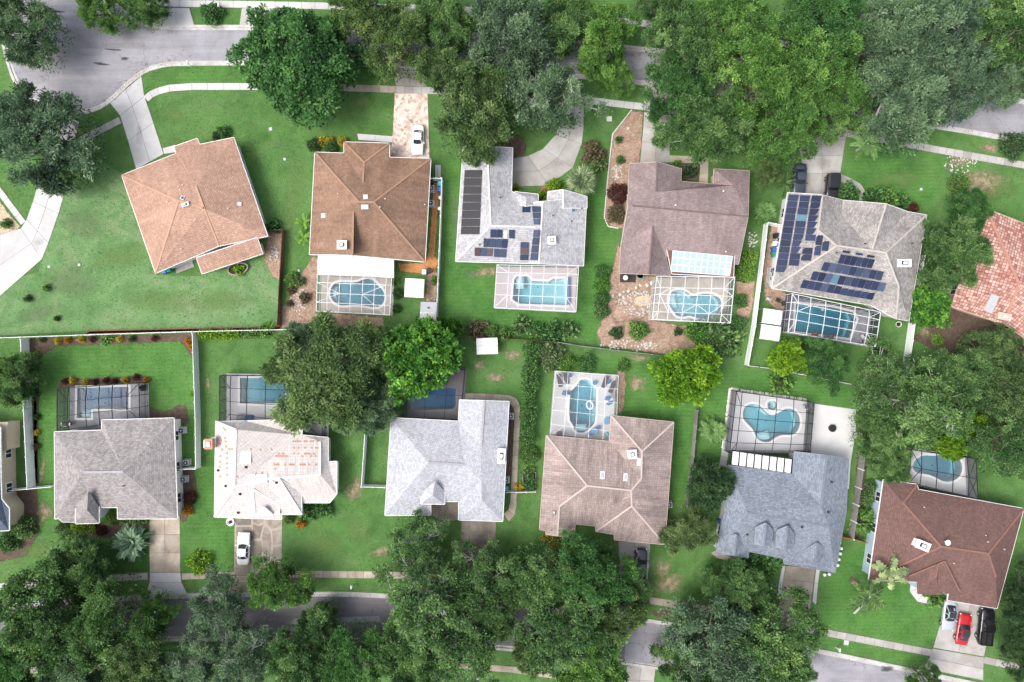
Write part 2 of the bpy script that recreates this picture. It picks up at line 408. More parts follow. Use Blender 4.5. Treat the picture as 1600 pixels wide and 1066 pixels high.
# ------------------------------------------------------------------ pools (outlines, ground level, survey pixels)
def zc(x0, y0, s, pts): return [(x0 + x/s, y0 + y/s) for x, y in pts]
def circle(cx, cy, r, n=20): return [(cx + r*math.cos(2*math.pi*i/n), cy + r*math.sin(2*math.pi*i/n)) for i in range(n)]
POOLS = {
 'oval':  smooth_loop(zc(440, 200, 3.437, [(258,890),(268,850),(295,828),(330,825),(400,830),(440,812),(475,808),(502,822),(520,845),(545,868),(557,900),(553,935),(530,960),(495,967),(460,958),(400,950),(330,957),(295,948),(268,922)]), 1),
 'long':  zc(690, 210, 3.677, [(415,835),(432,815),(495,815),(517,840),(615,845),(640,828),(708,828),(722,845),(722,985),(440,975),(405,950)]),
 'kidney': smooth_loop(zc(930, 230, 3.552, [(405,850),(412,812),(440,793),(480,790),(510,805),(535,825),(560,822),(590,812),(640,812),(680,825),(700,850),(702,890),(685,925),(650,945),(600,955),(560,950),(520,935),(490,945),(450,940),(425,905),(410,880)]), 1),
 'slanted': [(1243,474),(1300,480),(1333,488),(1338,499),(1327,529),(1241,518)],
 'ell':   [(121,605.5),(202,604),(202,639),(143.5,639.6),(143.5,653.5),(120.4,653.5)],
 'teal':  smooth_loop([(375,590),(470,590),(470,631),(375,631)], 0),
 'shaded': [(650,603),(711,606),(713,609),(713,634),(708,640),(640,641),(640,620)],
 'roman': smooth_loop(zc(820, 560, 3.438, [(300,110),(345,112),(362,140),(382,155),(385,180),(380,345),(362,365),(342,385),(315,402),(285,400),(265,385),(255,355),(235,330),(240,180),(262,160),(280,140)]), 1),
 'lobed': smooth_loop(zc(1080, 590, 3.439, [(272,190),(285,155),(320,138),(365,145),(400,182),(430,204),(470,188),(500,165),(540,165),(575,190),(588,240),(575,285),(550,310),(480,310),(450,325),(420,350),(375,345),(350,330),(330,280),(300,250),(278,225)]), 1),
 'spa':   circle(1206, 633.5, 8.0),
 'round': smooth_loop(zc(1320, 680, 3.136, [(325,160),(340,120),(380,95),(440,100),(480,92),(520,95),(555,110),(577,145),(572,190),(548,217),(510,231),(470,225),(440,207),(400,192),(350,188)]), 1),
}
holes_ground = [G(p) for p in POOLS.values()]

# ------------------------------------------------------------------ ground
o = sheet('ground', [(-420, -380), (420, -380), (420, 380), (-420, 380)], 0.0, MT['grass'], holes_ground)
tag(o, 'grassy ground of the whole neighbourhood block', 'ground', kind='structure')

def lawn(pts, mat, z, label):
    inner = []
    pp = G(pts); 
    def inside(q):
        c = False; n = len(pp)
        for i in range(n):
            x1, y1 = pp[i]; x2, y2 = pp[(i+1) % n]
            if (y1 > q[1]) != (y2 > q[1]) and q[0] < (x2-x1)*(q[1]-y1)/(y2-y1)+x1: c = not c
        return c
    hs = [h for h in holes_ground if all(inside(q) for q in h)]
    tag(sheet('lawn', pp, z, MT[mat], hs), label, 'lawn', kind='structure')

lawn([(48,532),(303,523),(312,728),(276,730),(276,812),(232,814),(60,815),(56,757)], 'lawn_lush', .006, 'lush striped lawn round the rectangular blue pool')
lawn([(-40,455),(60,425),(104,290),(112,220),(190,272),(245,430),(315,432),(412,402),(437,420),(437,512),(130,517),(-40,527)], 'lawn_pale', .006, 'pale patchy lawn between the long white fence and the tan roofed house')
lawn([(226,155),(262,143),(400,142),(615,146),(613,214),(557,210),(536,238),(492,238),(485,390),(445,392),(444,360),(420,360),(368,215),(312,220),(255,232)], 'grass', .010, 'green front lawn between the tan house and the brown house')
lawn([(700,250),(722,250),(712,410),(775,415),(771,482),(900,488),(913,416),(918,300),(950,300),(945,350),(960,360),(965,420),(930,440),(930,535),(720,525),(690,500)], 'lawn_lush', .006, 'green back lawn round the pale grey house with solar panels')
lawn([(1315,275),(1325,225),(1370,222),(1465,242),(1475,250),(1470,300),(1440,330),(1350,312),(1340,290)], 'lawn_lush', .006, 'front lawn beside the drive of the grey solar house')
lawn([(1290,890),(1358,846),(1362,910),(1420,915),(1435,945),(1478,945),(1458,1010),(1278,975)], 'lawn_lush', .006, 'bright front lawn beside the red car drive')
lawn([(1278,996),(1452,1028),(1440,1040),(1284,1008)], 'lawn_lush', .007, 'grass verge strip below the bright front lawn')
lawn([(282,735),(336,700),(336,810),(366,813),(366,890),(283,893)], 'lawn_lush', .007, 'side lawn between the taupe house and the white tile house')
lawn([(445,812),(475,808),(530,770),(566,690),(566,760),(602,762),(602,806),(640,812),(640,888),(480,889),(445,880)], 'grass', .007, 'worn front lawn beside the white tile house')
lawn([(160,850),(232,820),(233,893),(150,897)], 'lawn_shade', .008, 'lawn under the stiff round palm with shade put into its dark colour')
lawn([(1015,855),(1040,852),(1118,870),(1218,930),(1216,960),(1124,946),(1014,928)], 'grass', .006, 'patchy lawn right of the dark parked car')
lawn([(878,560),(1045,560),(1085,645),(1070,790),(1052,790),(1056,655),(965,646),(968,585),(870,575)], 'lawn_lush', .006, 'curved back lawn beside the white decked pool')
lawn([(1100,570),(1165,578),(1310,600),(1350,620),(1340,636),(1152,608),(1138,700),(1130,725),(1085,725)], 'lawn_lush', .006, 'back lawn round the lobed pool enclosure')
lawn([(224,107),(262,102),(620,107),(620,130),(300,129),(262,131),(226,147)], 'lawn_lush', .006, 'curved grass verge between cul-de-sac kerb and pale sidewalk')

# soft-edged ground cover ------------------------------------------------
zsoft = [0.012]
def soft(name, mat, cx, cy, rx, ry, rot=0.0, label=None, n=26, rnd=.16):
    """ragged patch of ground cover round (cx, cy)"""
    zsoft[0] += .0006
    c = P(cx, cy); rs = random.Random(int(cx*7+cy*13))
    ph = [rs.uniform(0, 6.28) for _ in range(4)]
    V = [(c.x, c.y, zsoft[0])]; E = [1.0]; ca, sa = math.cos(R(rot)), math.sin(R(rot))
    for ring, e in ((.45, .75), (.78, .42), (1.0, 0.0)):
        for i in range(n):
            a = 2*math.pi*i/n
            k = ring*(1 + rnd*sum(math.sin((j+2)*a+ph[j])/(j+1) for j in range(4)))
            x = rx*M_PX*k*math.cos(a)*1.15; y = ry*M_PX*k*math.sin(a)*1.15
            V.append((c.x + x*ca - y*sa, c.y + x*sa + y*ca, zsoft[0])); E.append(e)
    F = [(0, 1+i, 1+(i+1) % n) for i in range(n)]
    for r_ in range(2):
        b = 1+r_*n; F += [(b+i, b+n+i, b+n+(i+1) % n, b+(i+1) % n) for i in range(n)]
    o = mk(name, V, F, MT[mat])
    at = o.data.attributes.new('edge', 'FLOAT', 'POINT'); at.data.foreach_set('value', E)
    return tag(o, label, name.replace('_', ' '), kind='structure')

def bed(name, mat, pts, label, e_in=.62, grow=.0):
    """planting bed of a given outline with ragged border"""
    zsoft[0] += .0006
    pp = G(pts); n = len(pp); cx = sum(p[0] for p in pp)/n; cy = sum(p[1] for p in pp)/n
    V2, tr = tess(pp)
    # inner ring pulled in so the attribute falls off only near the border
    ins = inset_poly(pp, .45)
    V = [(x, y, zsoft[0]) for x, y in ins]; E = [1.0]*n
    V2, tr = tess(ins); F = list(tr)
    V += [(x, y, zsoft[0]) for x, y in inset_poly(pp, -.25)]; E += [0.05]*n
    ccw = sum(pp[i][0]*pp[(i+1) % n][1]-pp[(i+1) % n][0]*pp[i][1] for i in range(n)) > 0
    for i in range(n):
        j = (i+1) % n; F.append((i, n+i, n+j, j) if ccw else (i, j, n+j, n+i))
    o = mk(name, V, F, MT[mat]); at = o.data.attributes.new('edge', 'FLOAT', 'POINT'); at.data.foreach_set('value', E)
    return tag(o, label, name.replace('_', ' '), kind='structure')

def inset_poly(pp, d):
    n = len(pp); area = sum(pp[i][0]*pp[(i+1) % n][1]-pp[(i+1) % n][0]*pp[i][1] for i in range(n)); s = 1 if area > 0 else -1
    out = []
    for i in range(n):
        a = Vector(pp[i-1]); b = Vector(pp[i]); c = Vector(pp[(i+1) % n])
        e1 = (b-a); e2 = (c-b)
        e1 = e1.normalized() if e1.length > 1e-6 else Vector((1, 0)); e2 = e2.normalized() if e2.length > 1e-6 else e1
        n1 = Vector((-e1.y, e1.x))*s; n2 = Vector((-e2.y, e2.x))*s
        m = n1+n2
        if m.length < 1e-3: m = n1
        m.normalize(); k = max(.4, m.dot(n1))
        q = b + m*(d/k); out.append((q.x, q.y))
    return out

# ------------------------------------------------------------------ roads and kerbs
def ribbon(name, left, right, z, mat, label, cat, thick=0.0, kind='structure'):
    L = [P(*p, 0) for p in left]; Rr = [P(*p, 0) for p in right]; n = len(L)
    V = [(p.x, p.y, z) for p in L] + [(p.x, p.y, z) for p in Rr]
    F = [(n+i, n+i+1, i+1, i) for i in range(n-1)]
    return tag(mk(name, V, F, mat), label, cat, kind=kind)

def kerb(pts, side, label, w=.42, h=.13, it=2):
    """raised concrete kerb along the edge of a road"""
    pts = smooth_line(pts, it); q = [P(*p) for p in pts]; V = []; n = len(q)
    for i in range(n):
        d = q[min(i+1, n-1)]-q[max(i-1, 0)]; d.z = 0; d.normalize(); nn = Vector((-d.y, d.x, 0))*side
        for off, z in ((-.30, .022), (0, .026), (.05, h), (w, h), (w+.02, 0)): V.append(q[i]+nn*off+Vector((0, 0, z)))
    F = []
    for i in range(n-1):
        for k in range(4):
            f = (i*5+k, i*5+k+1, (i+1)*5+k+1, (i+1)*5+k); F.append(f if side < 0 else f[::-1])
    tag(mk('kerb', V, F, MT['kerb']), label, 'kerb', kind='structure')

UP_S = [(150,171),(175,154.5),(192,137),(213,119),(228,109),(253,101),(278,98.7),(400,98),(650,102),(800,110),(1010,128),(1250,163),(1500,203),(1567,215),(1760,250)]
UP_N = [(175,3),(190,18),(210,31.7),(230,40.5),(266,44),(387,44),(520,46),(650,50),(820,61),(1010,78),(1250,107),(1514,146),(1600,160),(1760,188)]
BULB = [(-6,-10),(2,40),(8,70),(13,92),(25,129),(48,155),(85,172),(120,176)]
road_poly = BULB + UP_S + UP_N[::-1] + [(165,-20),(60,-60)]
tag(sheet('road', G(road_poly), .020, MT['asphalt']), 'worn grey asphalt street widening into a cul-de-sac', 'road', kind='structure')
LO_N = [(-160,955),(0,946),(90,942),(181,937),(270,932),(370,930),(478,928.5),(590,930),(800,946),(1000,969),(1150,992),(1290,1020),(1474,1059),(1760,1120)]
LO_S = [(-160,1012),(0,1005),(120,1000),(272,997),(423,997),(600,1000),(775,1009),(1002,1036),(1200,1072),(1400,1115),(1760,1190)]
tag(sheet('road', G(LO_N[:-3] + [(1150,992),(1200,1072)] + LO_S[:-2][::-1][1:]), .020, MT['asphalt_dark']), 'dark asphalt street under the lower row of oaks', 'road', kind='structure')
tag(sheet('road', G([(1150,992)] + LO_N[-3:] + LO_S[-2:][::-1] + [(1200,1072)]), .021, MT['asphalt']), 'pale grey asphalt end of the lower street', 'road', kind='structure')
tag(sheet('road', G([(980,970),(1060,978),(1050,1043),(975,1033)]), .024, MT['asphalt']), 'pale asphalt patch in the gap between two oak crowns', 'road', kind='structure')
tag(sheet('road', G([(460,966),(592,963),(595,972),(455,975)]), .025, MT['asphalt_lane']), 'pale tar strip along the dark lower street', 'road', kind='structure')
kerb(BULB + UP_S, -1, 'pale concrete kerb along the lower side of the cul-de-sac street')
kerb(UP_N, 1, 'pale concrete kerb along the upper side of the cul-de-sac street')
kerb(LO_N, 1, 'concrete kerb along the upper side of the lower street')
kerb(LO_S, -1, 'concrete kerb along the lower side of the lower street')

# ------------------------------------------------------------------ paving: each slab is a piece of its own
def slabs(parent, left, right, mat, ncross=1, z=.065, gap=.022, step=None, jitter=.004):
    """left / right: matching pixel points of the two edges; every rung pair makes ncross slabs"""
    if step:
        L, Rr = [], []
        for i in range(len(left)-1):
            a, b = left[i], left[i+1]; c, d = right[i], right[i+1]
            ln = math.hypot((a[0]+c[0]-b[0]-d[0])/2, (a[1]+c[1]-b[1]-d[1])/2)*M_PX
            k = max(1, round(ln/step))
            for j in range(k):
                t = j/k; L.append((a[0]+(b[0]-a[0])*t, a[1]+(b[1]-a[1])*t)); Rr.append((c[0]+(d[0]-c[0])*t, c[1]+(d[1]-c[1])*t))
        L.append(left[-1]); Rr.append(right[-1]); left, right = L, Rr
    for i in range(len(left)-1):
        for j in range(ncross):
            t0, t1 = j/ncross, (j+1)/ncross
            q = [P(left[i+a][0]+(right[i+a][0]-left[i+a][0])*t, left[i+a][1]+(right[i+a][1]-left[i+a][1])*t) for a, t in ((0, t0), (0, t1), (1, t1), (1, t0))]
            pp = inset_poly([(p.x, p.y) for p in q], gap)
            zz = z + random.uniform(-jitter, jitter)
            ar = sum(pp[k][0]*pp[(k+1) % 4][1]-pp[(k+1) % 4][0]*pp[k][1] for k in range(4))
            if ar < 0: pp = pp[::-1]
            MB().prism(pp, .024, zz).build('slab', mat, parent)

def paving(name, label, cat, left, right, mat, ncross=1, step=None, base=True, gap=.022, z=.065):
    poly = list(left) + list(right)[::-1]
    o = tag(sheet(name, G(poly), .034, MT['joint']), label, cat, kind='structure')
    slabs(o, left, right, MT[mat], ncross, z, gap, step)
    return o

def offs(center, w):
    c = center; L, Rr = [], []
    for i in range(len(c)):
        a = c[max(i-1, 0)]; b = c[min(i+1, len(c)-1)]; dx, dy = b[0]-a[0], b[1]-a[1]; l = math.hypot(dx, dy) or 1
        L.append((c[i][0]+dy/l*w/2, c[i][1]-dx/l*w/2)); Rr.append((c[i][0]-dy/l*w/2, c[i][1]+dx/l*w/2))
    return L, Rr
def walk(label, center, w, mat='concrete', step=1.25, name='sidewalk', it=0):
    L, Rr = offs(smooth_line(center, it) if it else center, w)
    return paving(name, label, name, L, Rr, mat, 1, step)

walk('pale curved sidewalk along the front lawns below the cul-de-sac', [(228,155),(236,148),(247,143),(265,138),(300,135.5),(400,135.5),(470,136)], 11, 'concrete_white', 2.4)
walk('weathered sidewalk stretch between dense round tree and paver drive', [(470,136),(555,138),(619,140)], 11, 'concrete_tan', 1.25)
walk('sidewalk crossing the paver drive under the olive tree', [(619,140),(672,142),(720,144)], 11, 'concrete', 1.25)
walk('sidewalk between circular drive and sandy bed', [(912,156),(960,162),(1005,167)], 11, 'concrete_white', 1.6)
walk('sidewalk crossing the slab drive of the mauve roofed house', [(1005,167),(1050,173),(1100,180)], 11.5, 'concrete', 1.3)
walk('sidewalk running right past the feathery palm', [(1320,208),(1372,217),(1466,234.5),(1530,246),(1700,276)], 11, 'concrete', 1.25)
walk('short sidewalk left of the wide white drive by the cul-de-sac', [(120,222),(154.5,205),(188,188)], 11, 'concrete', 1.4)
walk('thin sidewalk meeting the curved white drive at left edge', [(-30,262),(0,300),(37,349)], 10, 'concrete_white', 1.6)
walk('long sidewalk below the white tile house lawn', [(442,897.5),(478,897),(646,899),(715,906)], 11, 'concrete_tan', 1.25)
walk('sidewalk left of the taupe house drive', [(-60,921),(0,917),(60,910),(150,905),(231,900.5)], 11, 'concrete', 1.25)
walk('sidewalk between the taupe house drive and the white car drive', [(284,901),(325,899.5),(367,898.5)], 10, 'concrete_tan', 1.25)
walk('sidewalk below the patchy lawn right of the dark parked car', [(1014,938),(1060,945),(1124,955),(1215,972)], 11, 'concrete_tan', 2.6)
walk('sidewalk along the bright front lawn towards the three cars', [(1262,983),(1278,986),(1366,1003),(1455,1020)], 11, 'concrete', 1.5)
walk('short sidewalk right of the drive with three cars', [(1537,1031),(1574,1039),(1680,1062)], 11, 'concrete', 1.5)
walk('sidewalk beyond the lower street between the oaks', [(-60,1052),(181,1041),(423,1032),(600,1034),(721,1040),(800,1046),(900,1060),(960,1070)], 10, 'concrete_tan', 1.6)
walk('sidewalk across the upper street under the trees', [(225,5),(300,6),(430,8),(700,14),(1010,37),(1400,95),(1660,140)], 11, 'concrete_white', 2.0)

paving('driveway', 'wide white concrete drive from the cul-de-sac to the tan house', 'driveway',
       [(172,161),(188,181),(200.5,221),(213,265)], [(221,119),(226,151),(240,192),(256,241)], 'concrete_white', 2)
paving('driveway', 'white concrete landing beside the tan house garage', 'driveway', [(254,232),(256.5,241)], [(274,226.5),(277,238)], 'concrete_white', 1)
paving('driveway', 'curved white concrete drive at the left edge of the block', 'driveway',
       [(84,175),(73,230),(62,280),(52,315),(42,343),(33,357),(0,367),(-60,372)],
       [(124,190),(113,240),(106,285),(92,334),(76,380),(66,405),(0,463),(-60,500)], 'concrete_white', 2)
paving('driveway', 'concrete apron above the pink paver drive', 'driveway', [(615,106),(618.5,134)], [(658,106),(665,136)], 'concrete', 2)
paving('driveway', 'curved concrete drive winding round to the pale grey solar house', 'driveway',
       [(884,118),(884,150),(880,180),(868,211),(848,233),(825,244),(800,248)],
       [(902,121),(912,165),(912,200),(909,225),(895,262),(858,290),(800,292)], 'concrete', 2)
paving('driveway', 'concrete slab drive in front of the mauve roofed house', 'driveway',
       [(1008,134),(1006,162)], [(1046,139),(1048,167)], 'concrete', 2)
paving('driveway', 'square jointed concrete drive beside the sandy bed', 'driveway',
       [(1006.5,175),(1005,198),(1003,221),(1000,254)], [(1049,180),(1048,203),(1047,226),(1046,254)], 'concrete', 2)
paving('path', 'angled concrete path round the planted court of the mauve roofed house', 'path', [(1046,243),(1075,244),(1107,245)], [(1046,254),(1075,255),(1094,256)], 'concrete_tan', 1)
paving('path', 'lower leg of the court path at the mauve roofed house', 'path', [(1094,256.5),(1093,272),(1092,286)], [(1107,245.5),(1106.5,270),(1106,289)], 'concrete_tan', 1)
paving('driveway', 'stained grey concrete drive holding two black vehicles', 'driveway',
       [(1249,190),(1246,220),(1251,245),(1256,272),(1256,305)], [(1325,196),(1321,218),(1317,243),(1313,270),(1311,308)], 'concrete', 2)
paving('path', 'curved pale path from the grey drive to the solar house door', 'path', [(1314,272),(1330,279),(1345,288),(1352,300),(1353,314)], [(1312,284),(1326,290),(1338,298),(1342,306),(1342,314)], 'concrete', 1)
paving('driveway', 'pale speckled drive below the taupe house', 'driveway', [(234,806),(234,835),(234,864),(234.5,894)], [(281,806),(281.5,835),(282,864),(282,894)], 'concrete_tan', 2)
paving('driveway', 'pale flared apron of the taupe house drive', 'driveway', [(234.5,894.5),(234,910),(226,933)], [(282,894.5),(284,910),(293,928)], 'concrete_white', 1)
paving('driveway', 'pinkish flared apron below the white car', 'driveway', [(369,899),(366,910),(358,926)], [(400,899),(404,910),(412,926)], 'concrete_tan', 1)
paving('driveway', 'brown speckled drive below the very pale grey house', 'driveway', [(721,806),(720,850),(718,895),(712,940)], [(776,808),(773,860),(770,905),(776,946)], 'concrete_aged', 1)
paving('path', 'brown entry court between the wings of the very pale grey house', 'path', [(674,786),(676,808),(700,815)], [(717,786),(718,800),(719,812)], 'concrete_aged', 1)
paving('path', 'pale path curving round the side of the very pale grey house', 'path',
       [(722,614),(760,615),(795,617.5),(806,622),(812,632),(813.5,645),(811,690),(808,754),(807,790),(804,805),(795,815)],
       [(722,625),(760,626),(791,628),(798,631),(802,637),(804,646),(802,690),(799,754),(797,785),(794,797),(787,803)], 'concrete_tan', 1, 2.0)
paving('driveway', 'concrete drive with the dark car below the pinkish tile house', 'driveway', [(966,846),(968,880),(967,915),(962,972)], [(1016,847),(1014,880),(1011,915),(1012,975)], 'concrete', 2)
paving('driveway', 'tan concrete drive below the blue-grey house', 'driveway', [(1228,884),(1224,905),(1220,930),(1212,962),(1205,1003)], [(1274,888),(1271,910),(1268,935),(1262,970),(1262,1014)], 'concrete_tan', 1)
paving('driveway', 'pale edge strip left of the tan drive', 'driveway', [(1222,884),(1217,910),(1213,935)], [(1227,884.5),(1223,911),(1219,936)], 'concrete_white', 1)
paving('driveway', 'pale edge strip right of the tan drive', 'driveway', [(1275,888),(1272,911),(1269,940)], [(1281,889),(1278,912),(1275,945)], 'concrete_white', 1)
paving('driveway', 'stained drive under the silver, red and black cars', 'driveway', [(1480,928),(1470,970),(1458,1012)], [(1556,936),(1547,980),(1537,1026)], 'concrete', 2)
paving('driveway', 'flared apron below the three parked cars', 'driveway', [(1457,1013),(1452,1028),(1442,1044)], [(1537,1027),(1536,1045),(1536,1063)], 'concrete', 1)
paving('path', 'faceted pale path before the reddish brown house door', 'path', [(1423,905),(1421,924),(1433,940),(1461,946)], [(1436,905),(1434,920),(1441,930),(1463,936)], 'concrete_white', 1)
paving('driveway', 'pale drive across the street at the top edge', 'driveway', [(254,12),(247,38)], [(296,13),(304,41)], 'concrete_white', 2)
paving('driveway', 'second pale drive at the top edge beside the small lawn square', 'driveway', [(378,13),(374,42)], [(446,13),(440,44)], 'concrete', 2)
paving('driveway', 'grey drive at the bottom edge across the lower street', 'driveway', [(980,1040),(976,1062),(974,1085)], [(1024,1044),(1022,1064),(1020,1085)], 'concrete', 2)
paving('path', 'white concrete step path to the brown house door', 'path', [(558,209),(586,211),(614,213)], [(560,219),(586,221),(613,223)], 'concrete_white', 1)
paving('path', 'narrow white pavers beside the white side fence of the brown house', 'path', [(680,258),(680,280)], [(689,258),(689,280)], 'concrete_white', 2)
paving('path', 'back step slabs behind the tan house', 'path', [(273,415),(300,405)], [(276,428),(304,417)], 'concrete', 1)
paving('path', 'stone path corner below the blue-grey house door', 'path', [(1110,864),(1120,872),(1150,880)], [(1118,860),(1128,866),(1154,874)], 'concrete_tan', 1)
paving('path', 'tan entry walk below the dormers of the blue-grey house', 'path', [(1172,866),(1196,876),(1222,884)], [(1176,858),(1198,866),(1224,874)], 'concrete_tan', 1)

paving('path', 'white slab left of the panel roofed pool porch', 'path', [(1128,698),(1126,713),(1123,728)], [(1139,701),(1137,716),(1134,731)], 'concrete_white', 1)
# drive of small pink pavers
m = NT('pink_pavers'); p_ = m.pos()
vo = m.n('ShaderNodeTexVoronoi', feature='F1'); vo.inputs['Scale'].default_value = 2.3; m.l(p_, vo.inputs['Vector'])
hs_ = m.n('ShaderNodeSeparateColor'); m.l(vo.outputs['Color'], hs_.inputs[0])
c_ = m.ramp(hs_.outputs[0], [(.0, (.40, .27, .21)), (.35, (.66, .52, .44)), (.75, (.74, .64, .57)), (1, (.45, .38, .34))])
c_ = m.mix(.4, c_, m.ramp(m.noise(p_, .6, 5), [(.3, .8), (.7, 1.15)]), 'MULTIPLY'); m.color(c_); m.rough(.9); m.bump(vo.outputs['Distance'], .4, .05)
MT['pink_pavers'] = m.m
tag(sheet('driveway', G([(617,146),(668,147),(671,246),(672,252),(608,247),(613,222)]), .05, MT['pink_pavers'], thick=.05), 'pink speckled paver drive with the small white car', 'driveway', kind='structure')

# crazy paved drive: every stone apart
o = tag(sheet('driveway', G([(367,800),(441,800),(440,900),(366,898)]), .036, noisy('pale_mortar', (.40, .35, .30), .2, 1.0)), 'crazy paved brown stone drive with pale joints and a white car', 'driveway', kind='structure')
stones = [[(368,802),(392,802),(393,821),(369,821)],[(369,823),(394,823),(393,845),(368,844)],[(368,846),(393,847),(393,871),(367,870)],[(367,873),(393,873),(394,898),(366,897)],
 [(394,802),(412,802),(413,814),(404,820),(395,816)],[(414,802),(440,802),(440,823),(424,827),(416,818)],[(395,818),(404,822),(412,820),(408,833),(406,842),(394,842)],
 [(395,845),(408,845),(411,860),(408,868),(395,869)],[(412,824),(417,823),(423,832),(424,852),(422,868),(412,866),(409,842)],[(425,830),(440,826),(440,850),(427,852)],
 [(427,855),(440,853),(440,876),(424,878)],[(395,872),(411,870),(413,898),(396,898)],[(415,870),(422,872),(424,881),(440,879),(440,899),(416,899)]]
for st in stones:
    pp = inset_poly(G(st), .03); ar = sum(pp[k][0]*pp[(k+1) % len(pp)][1]-pp[(k+1) % len(pp)][0]*pp[k][1] for k in range(len(pp)))
    MB().prism(pp if ar > 0 else pp[::-1], .02, .06+random.uniform(0, .008)).build('stone', MT['concrete_aged'], o)

# ------------------------------------------------------------------ beds and worn turf
bed('mulch_bed', 'mulch', [(47,530),(300,521),(301,560),(292,545),(280,533),(200,537),(90,541),(66,556),(57,590),(58,700),(60,756),(54,756)], 'dark mulch border inside the white fence corner of the lush lawn')
bed('mulch_bed', 'mulch', [(90,612),(96,595),(110,589),(130,592),(180,590),(215,587),(228,588),(232,600),(224,612),(224,628),(240,640),(256,643),(270,640),(280,632),(292,636),(296,660),(285,664),(272,655),(225,652),(214,600),(100,604)], 'dark mulch bed hugging the rectangular pool enclosure')
bed('mulch_bed', 'mulch', [(284,735),(303,730),(307,760),(300,800),(286,818),(281,812)], 'mulch bed by the side wall of the taupe house')
bed('mulch_bed', 'mulch_red', [(134,516.5),(300,512.5),(440,509.5),(440,516),(300,519),(134,523)], 'red mulch strip along the long white fence')
bed('gravel_bed', 'gravel', [(-20,300),(0,316),(12,332),(31,354),(20,363),(0,366),(-20,366)], 'tan gravel bed beside the curved white drive')
bed('sand_bed', 'sand', [(450,470),(470,430),(488,400),(497,405),(496,430),(494,488),(560,492),(600,496),(600,510),(440,512),(440,480)], 'sandy planting bed left of the oval pool enclosure')
bed('sand_bed', 'sand', [(420,362),(443,362),(440,400),(438,440),(424,430),(412,405)], 'sandy corner behind the tan house by the brown fence')
bed('straw_path', 'straw', [(677,285),(687,285),(684,330),(679,400),(686,408),(680,424),(660,428),(624,424),(622,412),(660,411),(670,395),(674,340)], 'orange pine straw path beside the brown house')
bed('straw_path', 'sand', [(668,424),(682,424),(684,440),(680,478),(664,474)], 'pinkish worn strip below the straw path')
bed('mulch_bed', 'mulch_red', [(845,290),(860,285),(862,302),(850,316),(842,312)], 'orange mulch corner by the front door of the pale grey solar house')
bed('sand_bed', 'sand', [(987,173),(1005,176),(1003,222),(999,254),(984,257),(984,300),(978,358),(955,356),(944,340),(950,270),(957,210)], 'long sandy bed between lawn and the mauve roofed house')
bed('sand_bed', 'sand', [(965,380),(975,400),(975,430),(1030,432),(1020,500),(1060,508),(1140,510),(1140,545),(1100,556),(1030,553),(940,540),(932,520),(950,480),(953,440)], 'sandy yard behind the mauve roofed house')
bed('sand_bed', 'sand', [(1150,440),(1168,436),(1180,440),(1176,480),(1160,530),(1148,520),(1152,470)], 'sandy strip between pool enclosure and white fence')
bed('sand_bed', 'sand', [(1205,352),(1226,352),(1210,450),(1240,462),(1232,500),(1195,470),(1192,420)], 'bare utility strip beside the solar covered house')
bed('mulch_bed', 'mulch', [(1066,256),(1092,256),(1091,283),(1066,280)], 'small earth court in the notch of the mauve roof')
bed('sand_bed', 'sand', [(964,580),(976,578),(978,600),(974,640),(966,648)], 'sandy strip beside the white decked pool')
bed('mulch_bed', 'mulch', [(795,632),(803,640),(801,700),(797,760),(785,775),(790,700)], 'dark bed between the pale house wall and the curved path')
bed('mulch_bed', 'mulch', [(1340,700),(1356,700),(1352,760),(1342,840),(1330,840)], 'dark bed along the weathered fence of the blue-grey house')
bed('mulch_bed', 'mulch', [(1425,530),(1500,470),(1560,505),(1600,530),(1600,560),(1490,560)], 'dark ground behind the red tile house')
bed('mulch_bed', 'mulch', [(800,208),(812,212),(822,226),(820,242),(800,246),(770,230)], 'dark bed in the curve of the winding drive')
bed('mulch_bed', 'mulch', [(94,818),(160,815),(232,815),(232,825),(170,840),(130,842),(96,832)], 'dark foundation bed below the taupe house')
bed('mulch_bed', 'mulch', [(24,765),(58,762),(62,830),(40,870),(-20,880),(-20,840),(20,830)], 'dark bed between cream house and taupe house')  # dark brown mulch in the gap between the two houses
soft('dirt_ring', 'mulch', 317, 889, 15, 13, 0, 'mulch ring round the lime bush beside the drive')
soft('dirt_ring', 'mulch', 1497, 292, 15, 18, 0, 'mulch ring round the clipped heart shaped bush')
soft('dirt_ring', 'mulch', 1334, 908, 8, 7, 0, 'mulch ring at the foot of the leaning palm')
